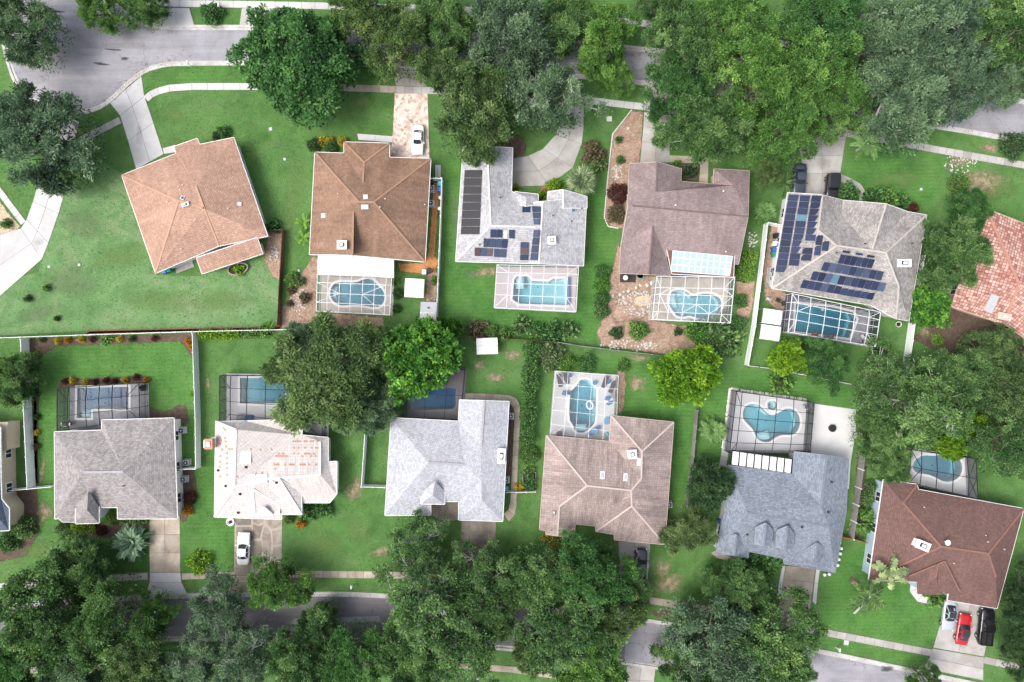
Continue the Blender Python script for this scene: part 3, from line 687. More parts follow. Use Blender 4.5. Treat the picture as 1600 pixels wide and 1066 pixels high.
for i, (x, y, rx, ry, k, lb) in enumerate([
 (270,180,26,16,'dry','yellowish worn turf ring above the tan house'),(565,160,26,12,'dry','yellowed turf beside the paver drive'),
 (130,350,38,26,'thatch','greyish worn turf right of the curved drive'),(190,400,50,26,'dry','yellowed turf left of the tan house corner'),(110,440,45,30,'thatch','thin grey turf below the curved drive'),
 (250,470,60,22,'dry','yellow turf below the tan house'),(345,470,50,22,'dry','broad yellow turf below the tan house lean-to'),(60,490,40,16,'thatch','thin turf near the long white fence'),(460,300,22,60,'dry','bright worn turf left of the brown house'),
 (712,340,10,60,'thatch','thin trodden turf beside the black solar heater'),(760,425,26,8,'bare','bare strip under the back eave of the pale grey house'),(735,430,20,8,'thatch','thin turf below the back corner of the pale grey house'),
 (1535,285,45,22,'bare','scorched bare turf right of the clipped heart bush'),(1500,250,26,12,'bare','pebbly bare patch near the sidewalk bend'),(1545,232,20,8,'bare','bare verge patch near the dark round bush'),
 (1565,300,30,14,'dry','faded turf near the right edge'),(1490,265,14,18,'thatch','grey worn turf beside the scorched lawn'),
 (555,765,14,22,'bare','bare streak on the lawn between white tile house and pale fence'),(620,735,8,16,'bare','bare streak inside the small white side fence'),
 (500,850,40,26,'dry','mown yellow turf below the white tile house'),(600,862,20,10,'bare','bare scorched spot above the long sidewalk'),(560,830,24,30,'dry','faded turf right of the mown yellow lawn'),
 (748,570,12,9,'bare','bare sandy scar on the lawn below the small white shed'),(775,590,14,10,'bare','faint bare spot near the shed lawn'),(800,555,14,10,'bare','bare spot beside the long hedge'),
 (995,600,14,18,'bare','bare spots on lawn right of the white decked pool'),(1000,560,20,6,'bare','bare strip under the back fence'),
 (1045,912,28,16,'bare','crusty bare patch right of the dark parked car'),(1035,888,14,16,'bare','dry crust on lawn near the dark car'),(1060,960,18,6,'bare','bare verge above the pale asphalt gap'),(1035,958,16,6,'mulch','brown leaf litter on the verge'),
 (66,735,5,22,'bare','long bare wheel streak beside the taupe house'),(70,800,12,20,'bare','bare streaks below the short white fence'),(60,860,30,16,'dry','thin turf at the lower left yard'),
 (325,600,4,14,'bare','bare trodden spots beside the white fence'),(1250,800,5,5,'bare','tiny bare patch behind the fence'),
 (775,1052,26,8,'dry','pale turf at the bottom edge'),(1445,515,10,12,'bare','bare spot near the white fence end'),(700,190,10,20,'dry','thin turf at the olive tree foot'),
 (985,480,34,26,'sand','trodden sandy centre of the mauve house yard'),(1010,470,20,10,'gravel','rubble covered spot beside the pool enclosure'),
 (920,360,10,40,'dry','yellow mown strip right of the pale grey house'),(1400,280,40,18,'dry','mown yellow turf in front of the solar covered house')]):
    soft({'dry': 'worn_turf', 'thatch': 'worn_turf', 'bare': 'bare_patch'}.get(k, 'earth_patch'), k, x, y, rx, ry, random.uniform(-12, 12), lb)
for (x, y, rx, ry, lb) in [(158,100,14,2.6,'black oil streaks in the middle of the cul-de-sac'),(178,78,14,2,'upper tyre mark in the cul-de-sac'),(195,92,8,3,'short tyre scuff right of the oil streaks'),(85,18,16,3,'dark scuff near the top of the cul-de-sac'),(1385,1045,10,6,'dark tar stain on the lower street')]:
    zz = zsoft[0]; zsoft[0] = .030 + random.uniform(0, .003); soft('road_stain', 'stain', x, y, rx, ry, random.uniform(-6, 6), lb); zsoft[0] = zz

# ------------------------------------------------------------------ pool decks, pools, screen enclosures
WT = {'blue': water_mat('pool_water_blue', 1.15, (.02, .50, .70)), 'teal': water_mat('pool_water_teal', .85, (.02, .60, .71)),
      'aqua': water_mat('pool_water_aqua', .68, (.03, .68, .77)), 'light': water_mat('pool_water_light', .42, (.04, .68, .78))}

def gnd(px, py, z): k = (HC)/(HC-z); return (800+(px-800)*(HC-z)/HC, 533+(py-533)*(HC-z)/HC)

def deck(pts, mat, holes, label, z=.07):
    return tag(sheet('pool_deck', G(pts), z, MT[mat], [G(h) for h in holes], thick=z+.02), label, 'pool deck', kind='structure')

def pool(key, water, label, depth=1.6, z=.07, coping='coping', cw=.28, flip=1, steps=None):
    c = POOLS[key]; pp = G(c); cx = sum(p[0] for p in pp)/len(pp); cy = sum(p[1] for p in pp)/len(pp)
    n = len(pp); ar = sum(pp[k][0]*pp[(k+1) % n][1]-pp[(k+1) % n][0]*pp[k][1] for k in range(n))
    if ar < 0: pp = pp[::-1]
    t = tag(empty('swimming_pool', (cx, cy, 0)), label, 'pool')
    loc = [(x-cx, y-cy) for x, y in pp]
    inn = inset_poly(loc, .30)
    ax = Vector((max(loc, key=lambda p: p[0])[0]-min(loc, key=lambda p: p[0])[0], max(loc, key=lambda p: p[1])[1]-min(loc, key=lambda p: p[1])[1]))
    ex = 0 if ax.x > ax.y else 1; lo = min(p[ex] for p in loc); hi = max(p[ex] for p in loc)
    def dep(p, k=1.0): return -(depth*.62 + depth*.75*((p[ex]-lo)/(hi-lo) if flip > 0 else (hi-p[ex])/(hi-lo)))*k
    _, tr = tess(inn); _, tw = tess(loc)
    def shell(e, top):
        return [(x, y, top) for x, y in loc] + [(x, y, dep((x, y), .8)+e) for x, y in loc] + [(x, y, dep((x, y))+e) for x, y in inn]
    side = [((i+1) % n, i, n+i, n+(i+1) % n) for i in range(n)] + [(n+(i+1) % n, n+i, 2*n+i, 2*n+(i+1) % n) for i in range(n)] + [tuple(2*n+k for k in q) for q in tr]
    mk('basin', shell(0, z), side, MT['plaster'], t)
    W = [((x-0)*.999, (y-0)*.999, zz) for x, y, zz in shell(.012, -.08)]
    mk('water', W, [f[::-1] for f in side] + [tuple(q) for q in tw], WT[water], t)
    if steps:
        cxs, cys, sw, sd, sa = steps; q = P(cxs, cys)-Vector((cx, cy, 0))
        for k in range(3): MB().box((q.x, q.y, -.95+.13*k), (sw*(1-.18*k), sd*(1-.25*k), .5), R(sa)).build('step', MT['plaster'], t)
    dq = (sum(p[0] for p in inn)/n, sum(p[1] for p in inn)/n); MB().lathe([(.10, 0), (.10, .03), (.02, .03)], (dq[0], dq[1], dep(dq)+.02), 10).build('drain', MT['black'], t)
    o1 = inset_poly(loc, -cw); o2 = inset_poly(loc, .05)
    V = [(x, y, z+.05) for x, y in o1] + [(x, y, z+.05) for x, y in o2] + [(x, y, z-.02) for x, y in o1] + [(x, y, z-.05) for x, y in o2]
    F = []
    for i in range(n):
        j = (i+1) % n; F += [(i, j, n+j, n+i), (2*n+i, 2*n+j, j, i), (n+i, n+j, 3*n+j, 3*n+i)]
    mk('coping', V, F, MT[coping], t)
    return t

def enclosure(label, quad, us, vs_, frame, top, side, z0=2.5, z1=2.75, diag=(), w=.068, sides='TRBL', skip=(), zb=.07, diagc=True):
    """screened pool enclosure: beams, posts and one screen panel in every bay.
    quad: TL TR BR BL of the top as seen; us / vs_: positions of the beams across and down"""
    us = [0.0] + list(us) + [1.0]; vs_ = [0.0] + list(vs_) + [1.0]; nu, nv = len(us), len(vs_)
    cpx = sum(p[0] for p in quad)/4; cpy = sum(p[1] for p in quad)/4; c = P(*gnd(cpx, cpy, z0))
    t = tag(empty('pool_enclosure', (c.x, c.y, 0)), label, 'pool enclosure')
    def pt(i, j):
        u, v = us[i], vs_[j]
        a = [quad[0][k]+(quad[1][k]-quad[0][k])*u for k in (0, 1)]; b = [quad[3][k]+(quad[2][k]-quad[3][k])*u for k in (0, 1)]
        edge = i in (0, nu-1) or j in (0, nv-1); z = z0 if edge else z1
        # same plan place at the lower or upper frame height
        g = gnd(a[0]+(b[0]-a[0])*v, a[1]+(b[1]-a[1])*v, z0); q = P(*g); q.z = z
        return q - Vector((c.x, c.y, 0))
    g = [[pt(i, j) for j in range(nv)] for i in range(nu)]
    def line(pts, ww=w):
        b = MB()
        for a, d in zip(pts[:-1], pts[1:]): b.bar(a, d, ww, ww*1.3)
        b.build('beam', MT[frame], t)
    for j in range(nv): line([g[i][j] for i in range(nu)], w*1.15 if j in (0, nv-1) else w)
    for i in range(nu): line([g[i][j]+Vector((0, 0, .004)) for j in range(nv)], w*1.15 if i in (0, nu-1) else w)
    if diagc:
        for i, j, k, l in ((0, 0, 1, 1), (nu-1, 0, nu-2, 1), (0, nv-1, 1, nv-2), (nu-1, nv-1, nu-2, nv-2)):
            MB().bar(g[i][j], g[k][l], w*.9, w).build('brace', MT[frame], t)
    for i, j, k, l in diag: MB().bar(g[i][j], g[k][l], w*.9, w).build('brace', MT[frame], t)
    for i in range(nu-1):
        for j in range(nv-1):
            if (i, j) in skip: continue
            mk('screen_panel', [g[i][j+1], g[i+1][j+1], g[i+1][j], g[i][j]], [(0, 1, 2, 3)], MT[top], t)
    ring = []
    if 'T' in sides: ring.append([g[i][0] for i in range(nu)])
    if 'R' in sides: ring.append([g[nu-1][j] for j in range(nv)])
    if 'B' in sides: ring.append([g[i][nv-1] for i in range(nu)])
    if 'L' in sides: ring.append([g[0][j] for j in range(nv)])
    done = set()
    for r_ in ring:
        for a in r_:
            key = (round(a.x, 2), round(a.y, 2))
            if key in done: continue
            done.add(key); MB().box((a.x, a.y, (z0+zb)/2), (w, w, z0-zb)).build('post', MT[frame], t)
        for zr in (.95,):
            b = MB()
            for a, d in zip(r_[:-1], r_[1:]): b.bar(Vector((a.x, a.y, zr)), Vector((d.x, d.y, zr)), w*.5, w*.6)
            b.build('rail', MT[frame], t)
        for a, d in zip(r_[:-1], r_[1:]):
            mk('screen_panel', [(a.x, a.y, zb), (d.x, d.y, zb), (d.x, d.y, z0), (a.x, a.y, z0)], [(0, 1, 2, 3)], MT[side], t)
    return t

def qdeck(quad, grow=0.0, z=2.5):
    g = [gnd(*p, z) for p in quad]; cx = sum(p[0] for p in g)/4; cy = sum(p[1] for p in g)/4
    return [(cx+(x-cx)*(1+grow), cy+(y-cy)*(1+grow)) for x, y in g]

# brown house
Q = [(496,429),(612,433),(609,492),(494,486)]
deck(qdeck([(496,395),(612,400),(609,492),(494,486)], .01), 'deck_beige', [POOLS['oval']], 'beige pool deck behind the brown roofed house')
pool('oval', 'teal', 'oval turquoise pool behind the brown roofed house', steps=(520,460,1.2,2.4,0))
enclosure('white framed screen enclosure over the oval pool', Q, [.15,.31,.46,.62,.78,.93], [.22,.5,.76], 'alu_white', 'screen_light', 'screen_lside', diag=[(0,1,2,2),(2,2,0,3),(6,1,4,2),(4,2,6,4)], diagc=False)
# pale grey solar house
Q = [(776.5,414),(904,416),(900,487),(772,480.6)]
deck(qdeck(Q, .01), 'deck_pink', [POOLS['long']], 'pinkish paver deck behind the pale grey house')
pool('long', 'light', 'long pale aqua pool with notched ends behind the solar panel house', flip=-1, steps=(812,437,1.3,2.6,0))
enclosure('white framed enclosure over the pinkish deck', Q, [.15,.29,.43,.58,.73,.87], [.18,.43,.70], 'alu_white', 'screen_light', 'screen_lside')
# mauve roofed house
Q = [(1026,432),(1148,433),(1141,505),(1019,499)]
deck(qdeck(Q, .01), 'deck_beige', [POOLS['kidney']], 'mottled beige deck round the kidney pool')
pool('kidney', 'light', 'kidney shaped light blue pool beside the sandy yard', 1.5, steps=(1052,470,1.2,2.2,10))
enclosure('white enclosure with slanted corner braces over the kidney pool', Q, [.06,.19,.37,.54,.71,.87], [.26,.42,.62,.82], 'alu_white', 'screen_light', 'screen_lside',
          diag=[(2,1,1,2),(1,2,2,4),(6,1,7,2),(6,1,5,1),(6,3,7,2),(5,4,6,3),(4,3,3,4),(4,3,5,4)], w=.07)
# solar covered house
Q = [(1238,459),(1376,488),(1368,542),(1231,519)]
deck(qdeck(Q, .01), 'deck_grey', [POOLS['slanted']], 'grey deck behind the solar covered house')
pool('slanted', 'teal', 'slanted blue green pool with rocks behind the solar covered house')
enclosure('white framed enclosure over the slanted pool', Q, [.07,.21,.38,.55,.71,.87], [.22,.43,.66], 'alu_white', 'screen_dark', 'screen_side', diag=[(1,1,2,1),(1,2,2,2),(2,1,1,2)], w=.07)
# taupe house
Q = [(89,607),(217,599),(218,656),(89,674)]
deck([gnd(*p, 2.5) for p in [(92,606),(218,599),(219,662),(158,672),(158,690),(92,690)]], 'deck_grey', [POOLS['ell']], 'grey flagstone deck round the rectangular pool')
pool('ell', 'blue', 'rectangular deep blue pool with a step notch', 1.7, steps=(132,647,1.6,1.0,0))
enclosure('dark framed enclosure over the rectangular blue pool', Q, [.14,.36,.52,.68,.86], [.33,.66], 'alu_dark', 'screen_dark', 'screen_side', w=.075)
# white tile house
Q = [(343,587),(505,588),(503,684),(343,662)]
deck([gnd(*p, 2.5) for p in [(343,585),(508,587),(506,690),(420,690),(420,670),(343,670)]], 'deck_white', [POOLS['teal']], 'pale deck partly hidden by the big olive tree')
pool('teal', 'teal', 'green tinted pool half under the big olive tree')
enclosure('dark framed enclosure beside the big olive tree with a pale end bay', Q, [.11,.27,.45,.63,.81], [.25,.52,.78], 'alu_dark', 'screen_dark', 'screen_side', w=.075)
# very pale grey house
Q = [(634,577),(726,578),(718,658),(632,655)]
deck([gnd(*p, 2.5) for p in [(634,577),(728,577),(722,662),(632,660)]], 'deck_dark', [POOLS['shaded']], 'dark brown grey deck beside the glossy dark tree')
pool('shaded', 'blue', 'shaded blue pool peeking from under the glossy tree', coping='deck_dark')
enclosure('dark framed enclosure at the back of the very pale grey house', Q, [.36,.72], [.5], 'alu_dark', 'screen_dark', 'screen_side', diagc=False, w=.075)
# pinkish tile house
Q = [(868,580),(966,587),(962,694),(860,681)]
deck(qdeck(Q, .0), 'deck_white', [POOLS['roman']], 'bright white deck with dark sun loungers')
pool('roman', 'teal', 'roman ended teal pool in the bright white deck', flip=-1, steps=(909,669,1.6,1.0,0))
enclosure('thin white framed enclosure over the bright white deck', Q, [.20,.38,.58,.80], [.20,.40,.60,.82], 'alu_white', 'screen_light', 'screen_lside', w=.045)
# blue-grey house
Q = [(1151,612),(1272,629),(1266,708),(1140,708)]
deck(qdeck(Q, .01), 'deck_white', [POOLS['lobed'], POOLS['spa']], 'white deck round the lobed pool')
pool('lobed', 'aqua', 'three lobed bright turquoise pool', steps=(1193,683,2.2,1.2,15))
pool('spa', 'aqua', 'small round spa above the three lobed pool', .9)
enclosure('dark framed enclosure over the three lobed pool', Q, [.07,.30,.52,.74,.93], [.22,.42,.63,.83], 'alu_dark', 'screen_light', 'screen_side', w=.07)
tag(sheet('patio', G([(1273,631),(1337,640),(1337,672),(1329,722),(1326,764),(1320,764),(1321,722),(1266,712)]), .06, MT['deck_white'], thick=.07), 'bare white concrete patio with a black fire pit', 'patio', kind='structure')
# stone edging round the enclosure
ed = MB(); rs = random.Random(5)
for a, b in (((1151,610),(1274,628)),((1149,611),(1137,706))):
    n = 34
    for i in range(n):
        t_ = (i+rs.random()*.6)/n; q = P(*gnd(a[0]+(b[0]-a[0])*t_, a[1]+(b[1]-a[1])*t_ - 1.0, 2.5)); s_ = rs.uniform(.14, .24)
        ed.lathe([(s_*.6, 0), (s_, .06), (s_*.9, .13), (s_*.3, .18)], (q.x, q.y, 0), 6)
tag(ed.build('stone_edging', MT['stone']), 'row of pale round stones edging the lobed pool enclosure', 'stones', kind='stuff')
# reddish brown house
Q = [(1424,703),(1525,717),(1528,780),(1420,755)]
deck([gnd(*p, 2.5) for p in [(1422,702),(1530,717),(1532,783),(1418,758)]], 'deck_white', [POOLS['round']], 'pale deck of the round pool behind the reddish brown house')
pool('round', 'teal', 'round ended blue pool behind the reddish brown house')
enclosure('dark framed enclosure with a braced end bay behind the reddish brown house', Q, [.16,.39,.63,.86], [.5], 'alu_dark', 'screen_light', 'screen_side', diag=[(4,0,5,1),(4,2,5,1)], w=.08)

# ------------------------------------------------------------------ houses
class House:
    def __init__(s, label, V, faces, outline, mat, wall, ridges=(), eave=2.9, pitch=.40, fascia='white', fw=.14, cap=None, capw=.34, windows=True):
        """V: name -> (px, py[, z]); z 'e' = eave height, missing = found from the pitch; faces: lists of names"""
        E = eave
        K = {k: (E if (len(v) > 2 and v[2] == 'e') else (v[2] if len(v) > 2 else None)) for k, v in V.items()}
        for k, v in V.items():
            if K[k] is not None: continue
            ds = []
            for f in faces:
                if k not in f: continue
                for a, b in zip(f, f[1:]+f[:1]):
                    if K[a] is not None and K[b] is not None and len(V[a]) > 2 and len(V[b]) > 2 and V[a][2] == 'e' and V[b][2] == 'e':
                        dx, dy = V[b][0]-V[a][0], V[b][1]-V[a][1]; l = math.hypot(dx, dy)
                        if l*M_PX < 2.5: continue
                        ds.append(abs((v[0]-V[a][0])*dy-(v[1]-V[a][1])*dx)/l*KP*(HC-E-1.5))
            ds.sort()
            K[k] = ('d', E + pitch*(sum(ds)/len(ds))) if ds else ('d', E+2.0)
        s.z = {k: (v[1] if isinstance(v, tuple) else v) for k, v in K.items()}
        s.w = {k: P(V[k][0], V[k][1], s.z[k]) for k in V}
        cx = sum(s.w[k].x for k in outline)/len(outline); cy = sum(s.w[k].y for k in outline)/len(outline)
        s.c = Vector((cx, cy, 0))
        s.root = tag(empty('house', s.c), label, 'house')
        # roof with UV in metres: u along the eave, v up the slope
        names = list(V); idx = {k: i for i, k in enumerate(names)}
        me = bpy.data.meshes.new('roof'); me.from_pydata([tuple(s.w[k]-s.c) for k in names], [], []); me = None
        VV = []; FF = []; UV = []; s.tris = []
        for f in faces:
            pts = [s.w[k]-s.c for k in f]
            nrm = Vector((0, 0, 0))
            for i in range(len(pts)):
                a, b = pts[i], pts[(i+1) % len(pts)]
                nrm += Vector(((a.y-b.y)*(a.z+b.z), (a.z-b.z)*(a.x+b.x), (a.x-b.x)*(a.y+b.y)))
            if nrm.z < 0: pts = pts[::-1]; nrm = -nrm
            nrm.normalize()
            uu = Vector((0, 0, 1)).cross(nrm)
            uu = uu.normalized() if uu.length > 1e-3 else Vector((1, 0, 0)); vv = nrm.cross(uu)
            if nrm.z > .05:
                vv2, tr = tess([(p.x, p.y) for p in pts])
            else: tr = [(0, i, i+1) for i in range(1, len(pts)-1)]
            b = len(VV); VV += pts
            for t in tr:
                FF.append(tuple(b+i for i in t)); UV += [(pts[i].dot(uu)+50, pts[i].dot(vv)+50) for i in t]
                if nrm.z > .05: s.tris.append((pts[t[0]], pts[t[1]], pts[t[2]], nrm))
        o = mk('roof', VV, FF, mat, s.root); s.roof = o
        ul = o.data.uv_layers.new(name='UVMap'); ul.data.foreach_set('uv', [c for u in UV for c in u])
        # boundary edges -> fascia boards / gutters
        cnt = {}
        for f in faces:
            for a, b in zip(f, f[1:]+f[:1]): cnt[frozenset((a, b))] = cnt.get(frozenset((a, b)), 0)+1
        fb = MB()
        for a, b in zip(outline, outline[1:]+outline[:1]):
            fb.bar(s.w[a]-s.c-Vector((0, 0, .11)), s.w[b]-s.c-Vector((0, 0, .11)), fw, .2)
        fb.build('fascia', MT[fascia], s.root)
        # walls
        ol = [(s.w[k].x-cx, s.w[k].y-cy) for k in outline]; n = len(ol)
        if sum(ol[i][0]*ol[(i+1) % n][1]-ol[(i+1) % n][0]*ol[i][1] for i in range(n)) < 0:
            ol = ol[::-1]; outline = outline[::-1]
        ins = inset_poly(ol, .42)
        VV = [(x, y, -.02) for x, y in ins] + [(p[0], p[1], min(s.z[k]-.12, s.rz(p[0], p[1], s.z[k])-.1)) for p, k in zip(ins, outline)]
        mk('wall', VV, [(i, (i+1) % n, n+(i+1) % n, n+i) for i in range(n)], MT[wall], s.root)
        if windows:
            for i in range(n):
                a = Vector((*ins[i], 0)); b = Vector((*ins[(i+1) % n], 0)); d = b-a; L = d.length
                if L < 2.6: continue
                d.normalize(); out = Vector((d.y, -d.x, 0))
                if out.dot((a+b)/2+s.c) > 0: continue
                k = max(1, int(L/4.2))
                for j in range(k):
                    q = a+d*L*(j+.5)/k; rz = math.atan2(d.y, d.x)
                    f = MB().box((0, 0, 0), (1.5, .10, 1.25)).build('window', MT['white'], s.root); f.location = q+out*.03+Vector((0, 0, 1.55)); f.rotation_euler.z = rz
                    for sx in (-.34, .34):
                        g = MB().box((sx, -.055, 0), (.58, .03, 1.02)).build('pane', MT['glass'], f)
        for a, b in ridges:
            pa, pb = s.w[a]-s.c+Vector((0, 0, .03)), s.w[b]-s.c+Vector((0, 0, .03))
            MB().bar(pa, pb, capw, .07).build('ridge_cap', cap or mat, s.root)
    def rz(s, x, y, default):
        best = None
        for a, b, c, n in s.tris:
            h = intersect_ray_tri(a, b, c, Vector((0, 0, -1)), Vector((x, y, 60)), True)
            if h is not None and (best is None or h.z > best): best = h.z
        return best if best is not None else default
    def hit(s, px, py):
        """roof point seen at (px, py) and the roof normal there, in house space"""
        o_ = Vector((0, 0, HC))-s.c; d = (P(px, py, 0)-Vector((0, 0, HC))).normalized(); best = None
        for a, b, c, n in s.tris:
            h = intersect_ray_tri(a, b, c, d, o_, True)
            if h is not None and (best is None or h.z > best[0].z): best = (h, n)
        if best is None:
            q = P(px, py, 3.5)-s.c; best = (q, Vector((0, 0, 1)))
        return best
    def plane(s, px, py, h, n, off):
        o_ = Vector((0, 0, HC))-s.c; d = (P(px, py, 0)-Vector((0, 0, HC))).normalized()
        hh = h+n*off; t = (hh-o_).dot(n)/d.dot(n); return o_+d*t
    def panel(s, quad, mat, name, off=.12, th=.05, frame=None, parent=None):
        """flat slab lying on the roof, its corners seen at quad"""
        cx = sum(p[0] for p in quad)/4; cy = sum(p[1] for p in quad)/4; h, n = s.hit(cx, cy)
        t = [s.plane(x, y, h, n, off) for x, y in quad]; b = [p-n*th for p in t]
        nv = (t[1]-t[0]).cross(t[2]-t[0])
        if nv.dot(n) < 0: t = t[::-1]; b = b[::-1]
        return mk(name, t+b, [(0, 1, 2, 3), (7, 6, 5, 4)] + [(i, 4+i, 4+(i+1) % 4, (i+1) % 4) for i in range(4)], mat, parent or s.root)
    def array(s, quad, nu, nv, mat, name='solar_panel', gap=.035, skip=(), swap=None):
        for i in range(nu):
            for j in range(nv):
                if (i, j) in skip: continue
                q = []
                for u, v in ((i+gap, j+gap), (i+1-gap, j+gap), (i+1-gap, j+1-gap), (i+gap, j+1-gap)):
                    u /= nu; v /= nv
                    a = [quad[0][k]+(quad[1][k]-quad[0][k])*u for k in (0, 1)]; b = [quad[3][k]+(quad[2][k]-quad[3][k])*u for k in (0, 1)]
                    q.append((a[0]+(b[0]-a[0])*v, a[1]+(b[1]-a[1])*v))
                s.panel(q, (swap or {}).get((i, j), mat), name)
    def up(s, px, py):
        h, n = s.hit(px, py); return h
    def vent(s, px, py, r=.09, h=.35, mat='iron'):
        q = s.up(px, py); MB().tube([q-Vector((0, 0, .1)), q+Vector((0, 0, h))], [r, r], 8).build('vent_pipe', MT[mat], s.root)
    def boxvent(s, px, py, d=(.45, .45, .3), mat='white', rz=0.0):
        q = s.up(px, py); t = MB(); t.box((0, 0, d[2]/2-.1), (d[0], d[1], d[2]), 0); t.add(*[[(-d[0]*.62, -d[1]*.62, d[2]-.1), (d[0]*.62, -d[1]*.62, d[2]-.1), (d[0]*.62, d[1]*.62, d[2]-.1), (-d[0]*.62, d[1]*.62, d[2]-.1), (0, 0, d[2]+.08)], [(0, 1, 4), (1, 2, 4), (2, 3, 4), (3, 0, 4), (3, 2, 1, 0)]])
        o = t.build('roof_vent', MT[mat], s.root); o.location = q; o.rotation_euler.z = R(rz)
    def skylight(s, px, py, w, h, rz=0.0, mat='glass', fr='white', name='skylight'):
        hw, hh = w/2, h/2; ca, sa = math.cos(R(rz)), math.sin(R(rz))
        def qd(k): return [(px+x*k*ca-y*k*sa, py+x*k*sa+y*k*ca) for x, y in ((-hw, -hh), (hw, -hh), (hw, hh), (-hw, hh))]
        o = s.panel(qd(1), MT[fr], name, .14, .16); s.panel(qd(.72), MT[mat], 'glazing', .155, .03, parent=o)
    def chimney(s, px, py, w=1.3, d=1.0, top=1.1, mat='white', rz=0.0, dark='iron'):
        q = s.up(px, py); t = MB()
        t.box((0, 0, top/2-.5), (w, d, top+1.0)); t.box((0, 0, top-.04), (w*1.12, d*1.12, .12))
        o = t.build('chimney', MT[mat], s.root); o.location = q; o.rotation_euler.z = R(rz)
        f = MB().box((0, 0, top+.10), (w*.5, d*.5, .18)).build('flue', MT[dark], o)
        MB().box((0, 0, top+.22), (w*.32, d*.32, .06)).build('flue_cap', MT['white'], f)

RM = {}
RM['tan'] = roof_mat('tan_shingle', (.47, .300, .225), stain=.3, streak=.3)
RM['brown'] = roof_mat('brown_shingle', (.295, .185, .130), stain=.5, streak=.45)
RM['palegrey'] = roof_mat('pale_grey_shingle', (.46, .46, .485), var=.2, row=.26, wid=.36, stain=.2, streak=.3)
RM['mauve'] = roof_mat('mauve_shingle', (.300, .235, .232), stain=.35, streak=.45)
RM['porch'] = roof_mat('brown_porch_roof', (.19, .105, .080), row=.5, wid=3.0, stain=.4)
RM['grey'] = roof_mat('grey_shingle', (.37, .350, .335), stain=.55, streak=.4, var=.26)
RM['taupe'] = roof_mat('taupe_shingle', (.330, .308, .305), var=.22, row=.26, wid=.40, stain=.2, streak=.25)
RM['whitetile'] = roof_mat('white_tile', (.60, .555, .535), row=.42, wid=.34, var=.08, tile=True, stain=.15, streak=.2, mortar=.88)
RM['silver'] = roof_mat('silver_shingle', (.47, .485, .53), var=.18, row=.24, wid=.32, stain=.12, streak=.15)
RM['pinktile'] = roof_mat('pink_brown_tile', (.385, .308, .285), row=.40, wid=.28, var=.14, tile=True, stain=.55, streak=.65, mortar=.8)
RM['bluegrey'] = roof_mat('blue_grey_shingle', (.225, .258, .310), var=.22, stain=.2, streak=.2)
RM['redbrown'] = roof_mat('red_brown_shingle', (.180, .106, .094), stain=.3, streak=.2, var=.16)
RM['redtile'] = roof_mat('red_clay_tile', (.40, .165, .125), row=.42, wid=.40, var=.12, tile=True, c2=(.70, .49, .43), stain=.3, streak=.2, mortar=.55)
RM['slate'] = roof_mat('slate_shingle', (.115, .145, .195), stain=.2)
CAPL = noisy('pale_ridge', (.47, .40, .375), .15, 1.5)
CAPD = noisy('dark_ridge', (.16, .12, .115), .2, 1.5)
CAPG = noisy('grey_ridge', (.36, .35, .38), .2, 1.5)
CAPT = noisy('tan_ridge', (.46, .29, .20), .2, 1.5)
CAPB = noisy('brown_ridge', (.33, .205, .14), .2, 1.5)
CAPW = noisy('white_ridge', (.68, .65, .63), .08, 1.5)
CAPBL = noisy('blue_ridge', (.17, .20, .245), .2, 1.5)
CAPR = noisy('red_ridge', (.235, .125, .10), .2, 1.5)
CAPGL = noisy('buff_ridge', (.46, .42, .38), .25, 1.5)
MT['stucco_cream'] = noisy('cream_stucco', (.56, .47, .36), .1, .8, .95, .2)
MT['stucco_white'] = noisy('white_stucco', (.70, .70, .70), .1, .8, .95, .2)
MT['stucco_blue'] = noisy('pale_blue_stucco', (.40, .52, .62), .1, .8, .95, .2)
MT['stucco_tan'] = noisy('tan_stucco', (.48, .40, .33), .1, .8, .95, .2)
def pv(name, c):
    m = NT(name); uvp = m.pos(); ch = m.n('ShaderNodeTexBrick'); ch.inputs['Brick Width'].default_value = .17; ch.inputs['Row Height'].default_value = .17; ch.inputs['Scale'].default_value = 1; ch.offset = 0
    ch.inputs['Mortar Size'].default_value = .008; ch.inputs['Color1'].default_value = (*c, 1); ch.inputs['Color2'].default_value = (*dim(c, 1.25), 1); ch.inputs['Mortar'].default_value = (*dim(c, 1.4), 1)
    m.l(uvp, ch.inputs['Vector']); oi = m.n('ShaderNodeObjectInfo').outputs['Random']
    m.color(m.mix(1.0, ch.outputs['Color'], m.ramp(oi, [(0, .7), (1, 1.35)]), 'MULTIPLY')); m.rough(.25, .15); return m.m
MT['pv'] = pv('solar_cells', (.020, .028, .060)); MT['pv_blue'] = pv('solar_cells_blue', (.042, .058, .098)); MT['pv_teal'] = pv('solar_cells_teal', (.07, .15, .20)); MT['pv_brown'] = pv('solar_cells_brown', (.075, .055, .06))
MT['heater'] = plain('solar_heater_mat', (.022, .022, .026), .6)
MT['orange_tile'] = noisy('bare_orange_tile', (.50, .27, .19), .25, 2.0)

MT['rf_blue'] = noisy('blue_grey_trim', (.24,.275,.33), .1, 1.0); MT['rf_red'] = noisy('red_brown_trim', (.20,.105,.085), .1, 1.0)
